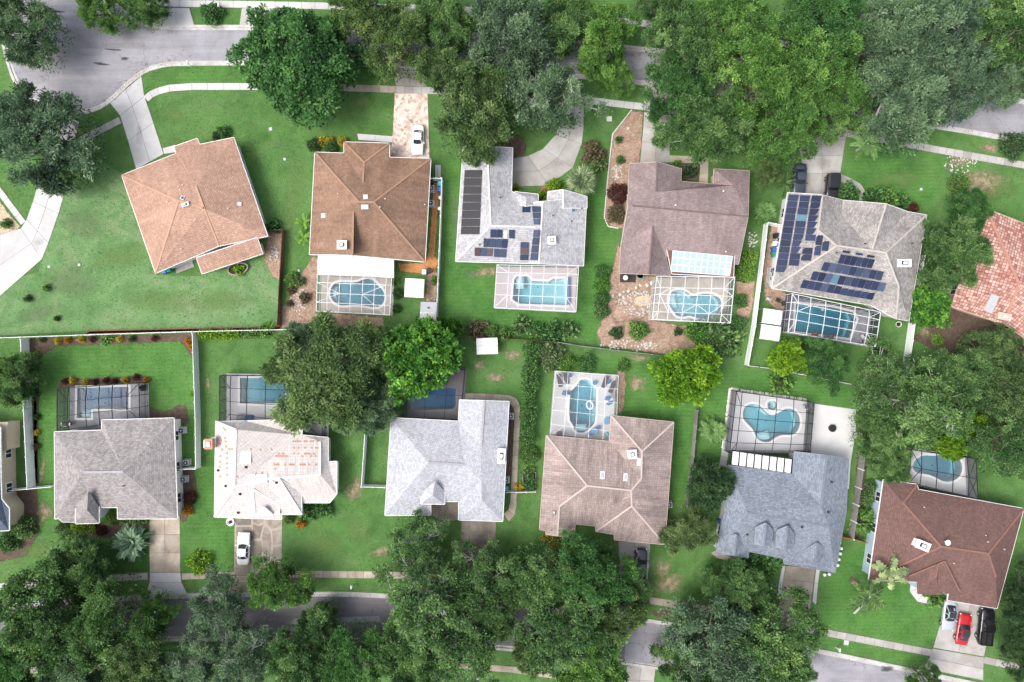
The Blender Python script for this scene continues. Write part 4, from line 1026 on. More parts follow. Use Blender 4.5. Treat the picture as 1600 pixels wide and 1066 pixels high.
# tan house
h1 = House('tan shingle roofed house turned at an angle beside the cul-de-sac',
 {'A':(190,274,'e'),'B':(275,240,'e'),'B1':(272,229,'e'),'C1':(308,216.5,'e'),'C2':(311.5,226,'e'),'D':(365,215,'e'),'E':(418,369,'e'),'F':(342,384.5,'e'),'V':(294,405,'e'),'Gs':(243,427,'e'),
  'R1':(279,314,5.0),'R2':(319,326,5.0),'R3':(306,291,5.0)},
 [['A','Gs','R1'],['A','B','R3','R1'],['B','B1','C1','C2','R3'],['C2','D','R3'],['D','E','R2','R3'],['E','F','R2'],['F','V','R2'],['V','Gs','R1','R2'],['R1','R2','R3']],
 ['A','Gs','V','F','E','D','C2','C1','B1','B'], RM['tan'], 'stucco_white', [('A','R1'),('Gs','R1'),('R1','R2'),('R2','R3'),('F','R2')], pitch=.36, cap=CAPT, capw=.26)
h1.chimney(291,320.5,.95,.5,.35,'grey_metal',18); h1.skylight(285,309,6,6,18,'glass','grey_metal'); h1.skylight(374,318.5,7,6,10,'white','grey_metal')
for x, y in ((282,297),(286,290),(262,316),(357,326),(284,389)): h1.vent(x, y, .07, .25, 'white')
hL = House('tan lean-to roof behind the angled tan house', {'a':(306.6,402.8,3.05),'b':(401.5,371,3.05),'c':(410.5,396.5,'e'),'d':(315.5,428,'e')}, [['a','b','c','d']], ['a','d','c','b'], RM['tan'], 'stucco_white', eave=2.45, fw=.12, windows=False)
# merge the lean-to into its house
for ch in list(hL.root.children):
    ch.parent = h1.root; ch.location = ch.location + (hL.c-h1.c)
    ch.name = {'roof': 'lean_to_roof', 'wall': 'lean_to_wall', 'fascia': 'lean_to_fascia'}.get(ch.name.split('.')[0], ch.name)
bpy.data.objects.remove(hL.root)

def annex(house, *a, **k):
    """a lower roof that belongs to the same house"""
    h = House('x', *a, **k); pre = 'lower_'
    for ch in list(h.root.children):
        ch.parent = house.root; ch.location = ch.location + (h.c-house.c); ch.name = pre + ch.name.split('.')[0]
    h.root.name = 'gone'; bpy.data.objects.remove(h.root)
    off = h.c-house.c
    house.tris += [(p+off, q+off, r+off, n) for p, q, r, n in h.tris]
    return h

# brown house
h2 = House('brown hip roofed house with a white patio roof and oval pool',
 {'A':(492,238,'e'),'B':(537.5,239.5,'e'),'B0':(537.5,222,'e'),'C0':(608.8,224,'e'),'C':(608.2,246,'e'),'D':(673,248,'e'),'E':(664,409.4,'e'),'G2':(550.6,399,'e'),'G1':(550.6,397.5),'S':(483.6,397.7,'e'),
  'fa':(569,254),'fr':(567,286),'R1':(561,316),'R2':(584,316),'R0':(552,331)},
 [['A','S','G1','R0','R1'],['A','B','fr','R2','R1'],['B','C','fr'],['B','B0','fa','fr'],['B0','C0','fa'],['C0','C','fr','fa'],['C','D','R2','fr'],['D','E','R2'],['E','G2','R0','R1','R2'],['G1','G2','R0']],
 ['A','S','G2','E','D','C','C0','B0','B'], RM['brown'], 'stucco_white', [('A','R1'),('D','R2'),('E','R2'),('R1','R2'),('fa','fr'),('B0','fa'),('C0','fa'),('R0','G1')], pitch=.40, cap=CAPB, capw=.26)
h2.chimney(536.5,384,1.2,1.1,.9,'white',0); h2.boxvent(571.5,308,(.5,.5,.2)); h2.boxvent(505.5,337,(.5,.5,.2)); h2.skylight(570,323.5,11,7,0,'grey_metal','grey_metal')
for x, y in ((602,311),(594,324),(664,320),(528,303)): h2.vent(x, y, .07, .25, 'white')
annex(h2, {'a':(497.5,398.5,2.85),'b':(614.6,404.5,2.85),'c':(614.6,433.5,'e'),'d':(496,427,'e')}, [['a','b','c','d']], ['a','d','c','b'], noisy('patio_roof_sheet', (.66,.67,.69), .12, .5, .6, 0, .4, stain=(.5,.5,.52)), 'stucco_white', eave=2.66, fw=.12, windows=False)

# pale grey solar house
h3 = House('pale grey shingle house with a black solar heater and blue solar panels',
 {'T0':(724,228,'e'),'T1':(761,229),'T2':(801,231,'e'),'K':(799,299,'e'),'SW':(712,408.5,'e'),'M1':(767,353),'M2':(836,355),'Nl':(832,317,'e'),'Sl':(829,411.5,'e'),
  'GN':(848,315),'GS':(842,411.8),'SE':(911.6,415.3,'e'),'NE':(916.5,308,'e'),'GNl':(848,317,'e')},
 [['T0','SW','M1','T1'],['T1','M1','K','T2'],['K','M1','M2','Nl'],['SW','Sl','M2','M1'],['GN','GS','SE','NE'],['GN','M2','Nl'],['GS','Sl','M2'],['GN','GS','M2']],
 ['T0','SW','Sl','GS','SE','NE','GN','Nl','K','T2','T1'], RM['palegrey'], 'stucco_white', [('T1','M1'),('SW','M1'),('M1','M2'),('GN','GS')], pitch=.34, cap=CAPW, capw=.2)
annex(h3, {'a':(804,299.7,'e'),'b':(841,303.8,'e'),'c':(840.4,320,'e'),'d':(803,318,'e'),'e1':(822,308,3.6),'f':(822,322,3.6)}, [['a','b','e1'],['b','c','f','e1'],['a','e1','f','d']], ['a','d','f','c','b'], RM['palegrey'], 'stucco_white', eave=2.85, windows=False)
annex(h3, {'a':(856,300,'e'),'b':(880,296.5,4.0),'c':(917,307.5,'e'),'d':(917,325,'e'),'e1':(880,325,4.2),'f':(855,318,'e')}, [['a','b','e1','f'],['b','c','d','e1']], ['a','f','e1','d','c','b'], RM['palegrey'], 'stucco_white', [('b','e1')], eave=2.95, windows=False, cap=CAPW, capw=.2)
h3.array([(725.4,265.5),(754,265.5),(749.5,366.5),(718.8,366.5)],1,8,MT['heater'],'solar_heater_panel',.03)
h3.array([(816,321.5),(829.3,321.8),(829,332),(815.5,331.8)],1,1,MT['pv']); h3.array([(829.8,322),(845.3,322.3),(843.5,351.5),(829.3,351)],1,3,MT['pv_blue'])
h3.array([(766,358),(785.5,358.5),(785,372),(765.6,371.7)],2,1,MT['pv']); h3.array([(795,358.8),(804.8,359),(804.4,373.5),(794.8,373)],1,1,MT['pv_blue'])
h3.array([(755.5,372.3),(794,373.2),(792.5,388.5),(755,386.5)],4,1,MT['pv_blue'],swap={(3,0):MT['pv']}); h3.array([(741.5,386.5),(770.5,388),(769.5,401.5),(741,400.5)],3,1,MT['pv_blue'],swap={(0,0):MT['pv_brown'],(2,0):MT['pv_brown']}); h3.array([(771.8,388.3),(792,389.2),(790.8,403),(771,402)],2,1,MT['pv_blue'])
h3.array([(828.5,358.8),(843,359),(840.5,407.5),(827,406.8)],1,4,MT['pv_blue']); h3.array([(813,378),(827,378.5),(826,407),(811.8,407)],1,3,MT['pv_blue'],swap={(0,1):MT['pv_brown']})
h3.chimney(862,376.5,1.0,1.0,.6,'white',2); h3.skylight(790,367,5,11,2,'white','white'); h3.skylight(896,328.5,6,6,5,'pv_teal','grey_metal')
for x, y in ((781.5,309),(864,337),(893,346),(909,326),(749,383)): h3.vent(x, y)

# mauve roofed house
h4 = House('mauve brown shingle house beside the sandy yard',
 {'A':(983.5,256,'e'),'A1':(1027,253),'B':(1065,264,'e'),'B1':(1063.7,283.5,'e'),'C1':(1114.4,288,'e'),'C':(1115.8,264,'e'),'D':(1170.7,267,'e'),'E':(1169,338.5,5.4),'F':(1154,413,'e'),'N1':(1040,400,'e'),'N2':(1048,431.3,'e'),'S1':(1014,429),'S':(968,427,'e'),'W1':(970,384,'e'),
  'W':(981,321,5.4),'R1':(988,321.5,5.4),'gi':(1025,300,5.0),'wi':(1020,353,5.2),'ci':(1147,290,4.3)},
 [['A','A1','gi','R1','W'],['A1','B','gi'],['B','B1','C1','ci','E','R1','gi'],['C1','C','ci'],['C','D','ci'],['D','E','ci'],['R1','E','F','N1','wi'],['W','R1','wi','W1'],['W1','wi','S1','S'],['wi','N1','N2','S1']],
 ['A','W','W1','S','S1','N2','N1','F','E','D','C','C1','B1','B','A1'], RM['mauve'], 'stucco_tan', [('R1','E'),('A1','gi'),('wi','S1')], pitch=.36, cap=CAPD, capw=.22, fascia='stucco_tan', fw=.1)
annex(h4, {'a':(1038.5,371,3.75),'b':(1148.5,380.5,3.75),'c':(1146,433,'e'),'d':(1050,428,'e')}, [['a','b','c','d']], ['a','d','c','b'], RM['porch'], 'stucco_tan', eave=2.75, windows=False)
for x, y in ((1055,321),(1130,299),(1133.5,393.5)): h4.vent(x, y, .08, .3, 'white')
sk = link('glazed_roof', None, None, h4.root); gq = [(1051,391.3),(1145.4,400.3),(1140.6,431.3),(1048,424.3)]
MT['glaze'] = noisy('roof_glazing', (.36,.47,.53), .2, .6, .2, 0, .5)
for i in range(10):
    for j in range(3):
        g_ = .07; q = []
        for u, v in ((i+g_, j+g_), (i+1-g_, j+g_), (i+1-g_, j+1-g_), (i+g_, j+1-g_)):
            u /= 10; v /= 3; a = [gq[0][k]+(gq[1][k]-gq[0][k])*u for k in (0,1)]; b = [gq[3][k]+(gq[2][k]-gq[3][k])*u for k in (0,1)]; q.append((a[0]+(b[0]-a[0])*v, a[1]+(b[1]-a[1])*v))
        h4.panel(q, MT['glaze'], 'glazing_pane', .16, .03, parent=sk)
h4.panel(gq, MT['alu_white'], 'glazing_frame', .14, .06, parent=sk)

# solar covered house
h5 = House('grey shingle house covered with long rows of dark solar panels',
 {'A':(1231,301,'e'),'T1':(1285,304.5),'B':(1317,313,'e'),'B1':(1315,335,'e'),'C':(1384.5,318.5),'D':(1419,331,'e'),'NE':(1448,336,'e'),'SE':(1420,501.6,'e'),'R4':(1400,498),'S1':(1360.5,477,'e'),'SW':(1206.4,450.7,'e'),
  'R0':(1278,360,5.2),'R1':(1307,384,5.6),'V1':(1362,391,5.4),'R2':(1384,395,5.6),'R3':(1404,448,5.0)},
 [['A','SW','R1','R0','T1'],['T1','R0','R1','B1','B'],['B','C','V1','B1'],['B1','V1','R1'],['C','D','R2','V1'],['D','NE','R2'],['NE','SE','R4','R3','R2'],['R1','V1','R2'],['SW','S1','R3','R2','R1'],['S1','R4','R3']],
 ['A','SW','S1','R4','SE','NE','D','C','B','T1'], RM['grey'], 'stucco_white', [('T1','R0'),('R0','R1'),('SW','R1'),('R1','R2'),('C','V1'),('NE','R2'),('R2','R3'),('R3','R4')], pitch=.36, cap=CAPGL, capw=.24, fw=.1)
h5.array([(1232,303.5),(1248.5,304.5),(1228,426.5),(1211,425)],1,12,MT['pv'],gap=.03); h5.array([(1250,304.8),(1266.5,305.5),(1248,416),(1231.5,415)],1,11,MT['pv'],gap=.03,swap={(0,3):MT['pv_teal']})
h5.array([(1268,305.5),(1285,306),(1274,377),(1257,376)],1,7,MT['pv'],gap=.03); h5.array([(1254,386.5),(1270.5,387.5),(1267.5,408),(1250.5,407.5)],1,2,MT['pv'],gap=.03)
h5.array([(1276,367),(1286.5,367.5),(1281.5,400),(1271,399.5)],1,2,MT['pv'],gap=.03); h5.array([(1285.5,376),(1296.5,376.5),(1294,393),(1283.5,392.5)],1,1,MT['pv'])
h5.array([(1314,397),(1368,405.5),(1362,420),(1308.5,412)],6,1,MT['pv'],gap=.04)
for q in ([(1317,391),(1329,393),(1328,396.5),(1316,394.5)],[(1337,394.5),(1349,396.5),(1348,400),(1336,398)],[(1355,398),(1367.5,400),(1366.5,403.5),(1354,401.5)]): h5.array(q,1,1,MT['pv'])
h5.array([(1288,409),(1382,424.5),(1377,439),(1282,423)],9,1,MT['pv_blue'],gap=.035,swap={(k,0):MT['pv'] for k in (0,4,7)}); h5.array([(1271,423.5),(1386,442.5),(1380,456.5),(1265.5,437.5)],11,1,MT['pv'],gap=.035,swap={(2,0):MT['pv_blue'],(3,0):MT['pv_teal'],(5,0):MT['pv_blue'],(10,0):MT['pv_blue']})
h5.array([(1255.5,437),(1368.5,456.5),(1363,469.5),(1249.5,450)],11,1,MT['pv'],gap=.035,swap={(3,0):MT['pv_blue']})
h5.chimney(1409,412,1.7,1.0,.7,'white',0); h5.vent(1306,395.5); h5.vent(1424,381); h5.vent(1351,381)

# taupe house
h6 = House('taupe shingle house below the rectangular blue pool',
 {'NW':(85,675,'e'),'N1':(158.5,672.5,'e'),'N2':(159.5,656.5,'e'),'NE':(271.5,653.5,'e'),'SE':(277,810.5,'e'),'a':(183.5,811,'e'),'b':(183.5,793,'e'),'c':(157,793,'e'),'d':(154.5,806,'e'),'e1':(118,806,'e'),'SW':(85.7,811,'e'),'RA':(129.6,738),'RB':(193,737)},
 [['NW','SW','RA'],['NW','N1','N2','RB','RA'],['N2','NE','RB'],['NE','SE','RB'],['RA','RB','SE','a','b','c','d','e1','SW']],
 ['NW','SW','e1','d','c','b','a','SE','NE','N2','N1'], RM['taupe'], 'stucco_white', [('RA','RB')], pitch=.38, cap=CAPG, capw=.3)
annex(h6, {'a':(118,792,'e'),'b':(118,818.5,'e'),'c':(154.5,817.5,'e'),'d':(154.5,792,'e'),'t':(136,797,4.5),'r':(138,766,5.0)}, [['a','b','t','r'],['b','c','t'],['c','d','r','t']], ['a','b','c','d'], RM['taupe'], 'stucco_white', eave=3.2, windows=False)
annex(h6, {'a':(86,806,'e'),'b':(98,816,'e'),'c':(119,816,'e'),'d':(119,800,'e')}, [['a','b','c','d']], ['a','b','c','d'], RM['taupe'], 'stucco_white', eave=2.95, windows=False, fw=.1)
h6.vent(194,759); h6.vent(248,706,.06,.2,'grey_metal')

# white tile house
h7 = House('white tile roofed house with scattered bare orange tiles',
 {'NW':(337,659,'e'),'Nm':(384,658,'e'),'N1':(471.8,655,'e'),'N2':(471.8,680,'e'),'E1':(512.6,684,'e'),'E2':(512.6,722,'e'),'E3':(526,721,'e'),'E4':(526,772,'e'),'E5':(515,785.7,'e'),'S1':(472,785.7,'e'),'S2':(472,804,'e'),'S3':(440,804,'e'),'S4':(440,811.6,'e'),'SW':(335,808,'e'),
  'W1':(368.5,671.5,4.6),'W2':(366,761,4.6),'ER':(500,742),'CR':(420,748),'EN':(500,690,3.5)},
 [['NW','SW','W2','W1'],['NW','Nm','W1'],['Nm','N1','N2','W2','W1'],['N2','EN','ER','CR','W2'],['N2','E1','EN'],['E1','E2','ER','EN'],['E2','E3','E4','ER'],['E4','E5','S1','CR','ER'],['S1','S2','CR'],['S2','S3','S4','SW','W2','CR']],
 ['NW','SW','S4','S3','S2','S1','E5','E4','E3','E2','E1','N2','N1','Nm'], RM['whitetile'], 'stucco_white', [('W1','W2'),('NW','W1'),('Nm','W1'),('SW','W2'),('EN','ER'),('ER','CR'),('W2','CR'),('CR','S2')], pitch=.34, cap=CAPW, capw=.32)
annex(h7, {'a':(364,785,3.7),'b':(398,804,'e'),'c':(340,808.5,'e')}, [['a','b','c']], ['a','c','b'], RM['whitetile'], 'stucco_white', [('a','b'),('a','c')], eave=3.05, cap=CAPW, capw=.28, windows=False)
annex(h7, {'a':(395,764,4.4),'b':(436,790,'e'),'c':(436,803,'e'),'d':(398,804,'e'),'e1':(363,780,'e')}, [['a','b','c','d'],['a','d','e1']], ['a','e1','d','c','b'], RM['whitetile'], 'stucco_white', [('a','d'),('a','b')], eave=3.4, cap=CAPW, capw=.28, windows=False)
annex(h7, {'a':(412,792,4.2),'b':(426,804,'e'),'c':(402,804,'e')}, [['a','b','c']], ['a','c','b'], MT['white'], 'stucco_white', [('a','b'),('a','c')], eave=3.6, cap=CAPW, capw=.2, windows=False)
annex(h7, {'a':(436,748,4.6),'b':(471,770,'e'),'c':(471,803.5,'e'),'d':(420,762,4.2)}, [['a','b','c'],['a','c','d']], ['a','d','c','b'], RM['whitetile'], 'stucco_white', [('a','c')], eave=3.3, cap=CAPW, capw=.28, windows=False)
h7.chimney(330.5,692.5,1.0,1.3,1.0,'orange_tile',0,'white')
h7.panel([(318,688),(337,682),(337,700),(318,700)], MT['white'], 'chimney_saddle', .05, .2)
h7.skylight(409,748,17,13,0,'white','white'); h7.skylight(384,715,16,18,3,'whiteglass' if 'whiteglass' in MT else 'white','white'); h7.panel([(389,742),(398,741),(398,755),(389,756)], MT['white'], 'roof_patch', .05, .04)
for x, y in ((384.5,730),(341.5,735),(353,759.5),(375.5,772),(372.5,801),(432,754)): h7.boxvent(x, y, (.3,.25,.2), 'iron')
rs = random.Random(3)
for (x0, x1, y) in ((457,499,690),(458,498,700),(434,495,709),(430,496,713),(427,492,726),(425,431,733)):
    x = x0
    while x < x1:
        if rs.random() < .62: h7.panel([(x, y-1.6), (x+2.6, y-1.6), (x+2.6, y+1.4), (x, y+1.4)], MT['orange_tile'], 'bare_tile', .05, .04)
        x += 3.4
for x, y in ((349,669),(351,672),(343,684),(345,688),(343,693),(352,690),(353,698),(358,702),(362,702),(347,703),(344,713),(343,722),(343,730),(354,708),(354,716),(354,724),(354,732),(354,742),(344,745),(351,685),(371,745),(392,702),(407,703),(424,702),(400,740),(409,739)):
    h7.panel([(x-1.3, y-1.5), (x+1.3, y-1.5), (x+1.3, y+1.5), (x-1.3, y+1.5)], MT['orange_tile'], 'bare_tile', .05, .04)

# very pale grey house
h8 = House('very pale silver shingle house with the curved side path',
 {'NW':(611,653,'e'),'N1':(716.4,658.5,'e'),'N2':(718,625.3,'e'),'T':(756.5,626.3),'NE':(795.2,627.6,'e'),'SE':(785.4,814.8,'e'),'a':(716.4,812.5,'e'),'b':(717,784,'e'),'c':(673,784,'e'),'d':(673,805,'e'),'SW':(601.5,805.5,'e'),
  'RA':(669,723),'RB':(725,726),'NR':(752,698),'S1':(753,782),'S2':(752,751)},
 [['NW','SW','RA'],['NW','N1','RB','RA'],['N1','N2','T','NR','RB'],['T','NE','SE','S1','S2','NR'],['RB','NR','S2'],['a','SE','S1'],['a','S1','S2','b'],['b','S2','RB','RA','c'],['c','RA','SW','d']],
 ['NW','SW','d','c','b','a','SE','NE','T','N2','N1'], RM['silver'], 'stucco_white', [('T','NR'),('RA','RB')], pitch=.36, cap=CAPG, capw=.3)
annex(h8, {'a':(658,770,'e'),'b':(657.8,787.5,'e'),'c':(694.7,788,'e'),'d':(695,768,'e'),'t':(676,774,4.4),'r':(680,752,4.9)}, [['a','b','t','r'],['b','c','t'],['c','d','r','t']], ['a','b','c','d'], RM['silver'], 'stucco_white', eave=3.3, windows=False)
h8.chimney(783.5,711.5,1.0,1.9,.7,'white',-3)

# pinkish tile house
h9 = House('pinkish brown tile house below the white decked pool',
 {'NW':(853.4,680.7,'e'),'N1':(952.3,690,'e'),'N2':(955,649.6,'e'),'NE':(1052.7,660,'e'),'SE':(1038.7,851,'e'),'a':(960,843.6,'e'),'b':(960,835,'e'),'c':(931,830.5,'e'),'d':(931,822,'e'),'f':(898.5,819,'e'),'g':(898,832,'e'),'h':(887,833,'e'),'i':(887,839,'e'),'G':(871,837.5),'j':(853,835,'e'),'k':(853,829,'e'),'SW':(843,827.6,'e'),
  'RA':(917.4,759),'RB':(986,766.5),'RV':(1002,748),'A':(1003,705.5),'S1':(987,791),'W1':(874,791)},
 [['NW','SW','k','j','G','W1','RA'],['NW','N1','RV','RB','RA'],['N1','N2','A','RV'],['N2','NE','A'],['NE','SE','S1','RB','RV','A'],['c','b','a','SE','S1'],['c','S1','RB','d'],['RA','RB','d','f','W1'],['W1','f','g','h','i','G']],
 ['NW','SW','k','j','G','i','h','g','f','d','c','b','a','SE','NE','N2','N1'], RM['pinktile'], 'stucco_tan', [('NW','RA'),('RA','RB'),('RB','RV'),('RV','A'),('N2','A'),('NE','A'),('RB','S1'),('S1','SE'),('S1','c'),('RA','W1'),('W1','G')], pitch=.36, cap=CAPL, capw=.24, fascia='stucco_tan')
h9.chimney(986.5,708.5,1.1,1.1,.9,'white',5); h9.skylight(941.5,742.5,7,12,4,'grey_metal','white'); h9.skylight(977.5,745.5,6,12,4,'grey_metal','white'); h9.skylight(998,722,5,12,3,'white','white'); h9.skylight(865.5,801,5,5,15,'glass','iron')

# blue-grey house
h10 = House('blue-grey shingle house with two small front dormers',
 {'NW':(1138,727,'e'),'N1':(1238.5,741,'e'),'N2':(1241.4,706,'e'),'T':(1292,711.5),'NE':(1326.6,717,'e'),'E1':(1322,800,'e'),'SE':(1305,895,'e'),'a':(1225.4,881,'e'),'b':(1224,873,'e'),'c':(1170.7,862,'e'),'d':(1168.7,872,'e'),'SW':(1117.8,865,'e'),'W1':(1131,805,'e'),
  'RA':(1168,802),'RB':(1295,823),'NR':(1283,791)},
 [['NW','W1','RA'],['W1','SW','RA'],['NW','N1','NR','RA'],['N1','N2','T','NR'],['T','NE','E1','RB','NR'],['E1','SE','RB'],['RA','NR','RB'],['SW','d','c','RA'],['c','b','RB','RA'],['b','a','SE','RB']],
 ['NW','W1','SW','d','c','b','a','SE','E1','NE','T','N2','N1'], RM['bluegrey'], 'stucco_white', [('RA','RB'),('T','NR')], pitch=.34, cap=CAPBL, capw=.3, fascia='rf_blue', fw=.1)
for a_ in ([(1181,824),(1179,850),(1205.6,852.5),(1207,828),(1194,853),(1197,817)],[(1214,829),(1212,855),(1239,857.5),(1240,833),(1227,858.5),(1230.5,822)]):
    annex(h10, {'a':(*a_[0],'e'),'b':(*a_[1],'e'),'c':(*a_[2],'e'),'d':(*a_[3],'e'),'t':(*a_[4],4.95),'r':(*a_[5],5.1)}, [['a','b','t','r'],['t','c','d','r']], ['a','b','t','c','d','r'], RM['bluegrey'], 'stucco_white', [('t','r')], eave=4.4, windows=False, cap=CAPBL, capw=.22, fascia='rf_blue', fw=.1)
annex(h10, {'a':(1119,862,'e'),'b':(1148,868,3.7),'c':(1170,871,'e'),'d':(1163,845,'e'),'r':(1151,835,4.2),'f':(1130,840,'e')}, [['a','b','r','f'],['b','c','d','r']], ['a','b','c','d','r','f'], RM['bluegrey'], 'stucco_white', [('b','r')], eave=3.15, windows=False, cap=CAPBL, capw=.2, fascia='rf_blue', fw=.1)
annex(h10, {'a':(1238,880,'e'),'b':(1273,884,3.8),'c':(1300,888,'e'),'d':(1296,862,'e'),'r':(1277,848,4.2),'f':(1250,864,'e')}, [['a','b','r','f'],['b','c','d','r']], ['a','b','c','d','r','f'], RM['bluegrey'], 'stucco_white', [('b','r')], eave=3.2, windows=False, cap=CAPBL, capw=.2, fascia='rf_blue', fw=.1)
for x, y in ((1299,753),(1293.5,800),(1252.5,823.5),(1167,835)): h10.vent(x, y, .13, .3)
pr = link('panel_roof', None, None, h10.root)
for i in range(8):
    a = (1144+(1238-1144)*(i+.07)/8, 704+(717-704)*(i+.07)/8); b = (1144+(1238-1144)*(i+.93)/8, 704+(717-704)*(i+.93)/8)
    q = [P(a[0], a[1], 2.75), P(b[0], b[1], 2.75), P(b[0]-1, b[1]+23, 2.75), P(a[0]-2, a[1]+22, 2.75)]
    b_ = MB(); pts = [p-h10.c for p in q][::-1]; b_.add([tuple(p) for p in pts]+[(p.x, p.y, p.z-.08) for p in pts], [(0,1,2,3),(7,6,5,4)]+[(k,4+k,4+(k+1)%4,(k+1)%4) for k in range(4)]); b_.build('roof_panel', MT['white'], pr)
b_ = MB()
for i in range(9):
    a = P(1144+94*i/8, 704+13*i/8, 2.77)-h10.c; d = P(1142+94*i/8, 726+14*i/8, 2.77)-h10.c; b_.bar(a, d, .16, .12)
b_.bar(P(1144,704,2.78)-h10.c, P(1238,717,2.78)-h10.c, .2, .12); b_.bar(P(1142,727,2.78)-h10.c, P(1236,741,2.78)-h10.c, .2, .12); b_.build('roof_frame', MT['alu_dark'], pr)

# reddish brown house
h11 = House('reddish brown shingle house with three cars on its drive',
 {'NW':(1380.6,750,'e'),'N1':(1433,757,'e'),'N2':(1435,765,'e'),'NE':(1600,795,'e'),'SE':(1558,951,'e'),'a':(1481,938,'e'),'b':(1482.6,925.5,'e'),'d':(1434.8,909.6,'e'),'SW':(1357.6,906.4,'e'),
  'RN':(1411,786),'RA':(1470,854),'RB':(1544,865),'RC':(1556,902)},
 [['NW','SW','RA','RN'],['NW','N1','RN'],['N1','N2','NE','RB','RA','RN'],['NE','SE','RC','RB'],['SW','d','b','RB','RA'],['b','a','SE','RC','RB']],
 ['NW','SW','d','b','a','SE','NE','N2','N1'], RM['redbrown'], 'stucco_blue', [('RN','RA'),('RA','RB'),('RB','NE'),('RB','RC'),('RN','N1'),('SW','RA')], pitch=.36, cap=CAPR, capw=.26, fascia='white', fw=.12)
annex(h11, {'a':(1434.8,909,'e'),'b':(1434.8,928,'e'),'c':(1471.5,929.5,'e'),'d':(1475,905,'e'),'t':(1462,903,4.2),'r':(1466,880,4.6)}, [['a','b','t','r'],['b','c','t'],['c','d','r','t']], ['a','b','c','d'], RM['redbrown'], 'stucco_blue', [('t','r')], eave=3.1, windows=False, cap=CAPR, capw=.18, fascia='rf_red', fw=.08)
annex(h11, {'a':(1420,900,'e'),'b':(1476,877,4.6),'c':(1500,925,'e'),'d':(1478,928,'e')}, [['a','b','d'],['b','c','d']], ['a','d','c','b'], RM['redbrown'], 'stucco_blue', [('a','b'),('b','c')], eave=3.5, windows=False, cap=CAPR, capw=.18, fascia='rf_red', fw=.08)
h11.chimney(1437,850,1.8,1.1,.8,'white',-22)
q = h11.up(1476,846); t_ = MB(); t_.lathe([(.05,.0),(.05,.5),(.34,.62),(.40,.72)], tuple(q), 14); t_.build('satellite_dish', MT['white'], h11.root)
for x, y in ((1443.5,792.5),(1394,866),(1540,836.5),(1543,846.5),(1568.5,858),(1490,880)): h11.vent(x, y, .06, .22, 'white')
h11.vent(1541,837)

# red clay tile house
h12 = House('red clay tile roofed house at the right edge of the block',
 {'N':(1541,326,'e'),'W':(1486.6,479,'e'),'S0':(1555,502,'e'),'S1':(1572,507,'e'),'S2':(1600,528,'e'),'S3':(1690,600,'e'),'E':(1790,470,'e'),'NE':(1690,385,'e'),'R1':(1592,444,5.4),'R2':(1680,490,5.4),'V':(1569,505,'e')},
 [['N','W','R1'],['W','S0','V','R1'],['V','S1','S2','S3','R2','R1'],['S3','E','R2'],['E','NE','R2'],['NE','N','R1','R2']],
 ['N','W','S0','V','S1','S2','S3','E','NE'], RM['redtile'], 'stucco_cream', [('R1','V'),('N','R1')], pitch=.36, cap=noisy('clay_ridge', (.44,.22,.17), .2, 1.5), capw=.4, fascia='stucco_cream')
h12.panel([(1549,459),(1562,463.5),(1550,490.5),(1537.5,485)], MT['grey_metal'], 'solar_heater_panel', .16, .08)
h12.chimney(1566,495,1.7,.9,.5,'stucco_cream',-12,'grey_metal')

# cream house at the left edge
h0 = House('cream walled house with a slate blue roof at the left edge',
 {'a':(-150,640,'e'),'b':(0,668,'e'),'c':(1,752,'e'),'d':(2,780,'e'),'e1':(14,795,'e'),'f':(14,829,'e'),'g':(-150,835,'e'),'r':(-60,740)},
 [['a','b','c','d','r'],['d','e1','f','r'],['f','g','r'],['g','a','r']], ['a','b','c','d','e1','f','g'], RM['slate'], 'stucco_cream', (), eave=3.6, pitch=.4, fascia='white', fw=.16)

# ------------------------------------------------------------------ vegetation
def leaf_mesh(name, pos, d, nrm, ln, wd, tint, bend=.15):
    """one kite-shaped leaf spray per row: pos base point, d direction, nrm facing"""
    N = len(pos)
    s = np.cross(d, nrm); s /= (np.linalg.norm(s, axis=1, keepdims=True)+1e-9)
    up = np.cross(s, d)
    L = ln[:, None]; W = wd[:, None]
    v = np.empty((N, 4, 3), dtype=np.float32)
    v[:, 0] = pos; v[:, 1] = pos + d*L*.5 + s*W*.5 + up*L*bend*.5; v[:, 2] = pos + d*L; v[:, 3] = pos + d*L*.5 - s*W*.5 + up*L*bend*.5
    me = bpy.data.meshes.new(name); me.vertices.add(4*N); me.vertices.foreach_set('co', v.ravel())
    me.loops.add(4*N); me.loops.foreach_set('vertex_index', np.arange(4*N, dtype=np.int32))
    me.polygons.add(N); me.polygons.foreach_set('loop_start', np.arange(0, 4*N, 4, dtype=np.int32)); me.polygons.foreach_set('loop_total', np.full(N, 4, dtype=np.int32))
    me.update(calc_edges=True)
    at = me.attributes.new('tint', 'FLOAT', 'POINT'); at.data.foreach_set('value', np.repeat(tint, 4).astype(np.float32))
    return me

def norm(a): return a/(np.linalg.norm(a, axis=-1, keepdims=True)+1e-9)

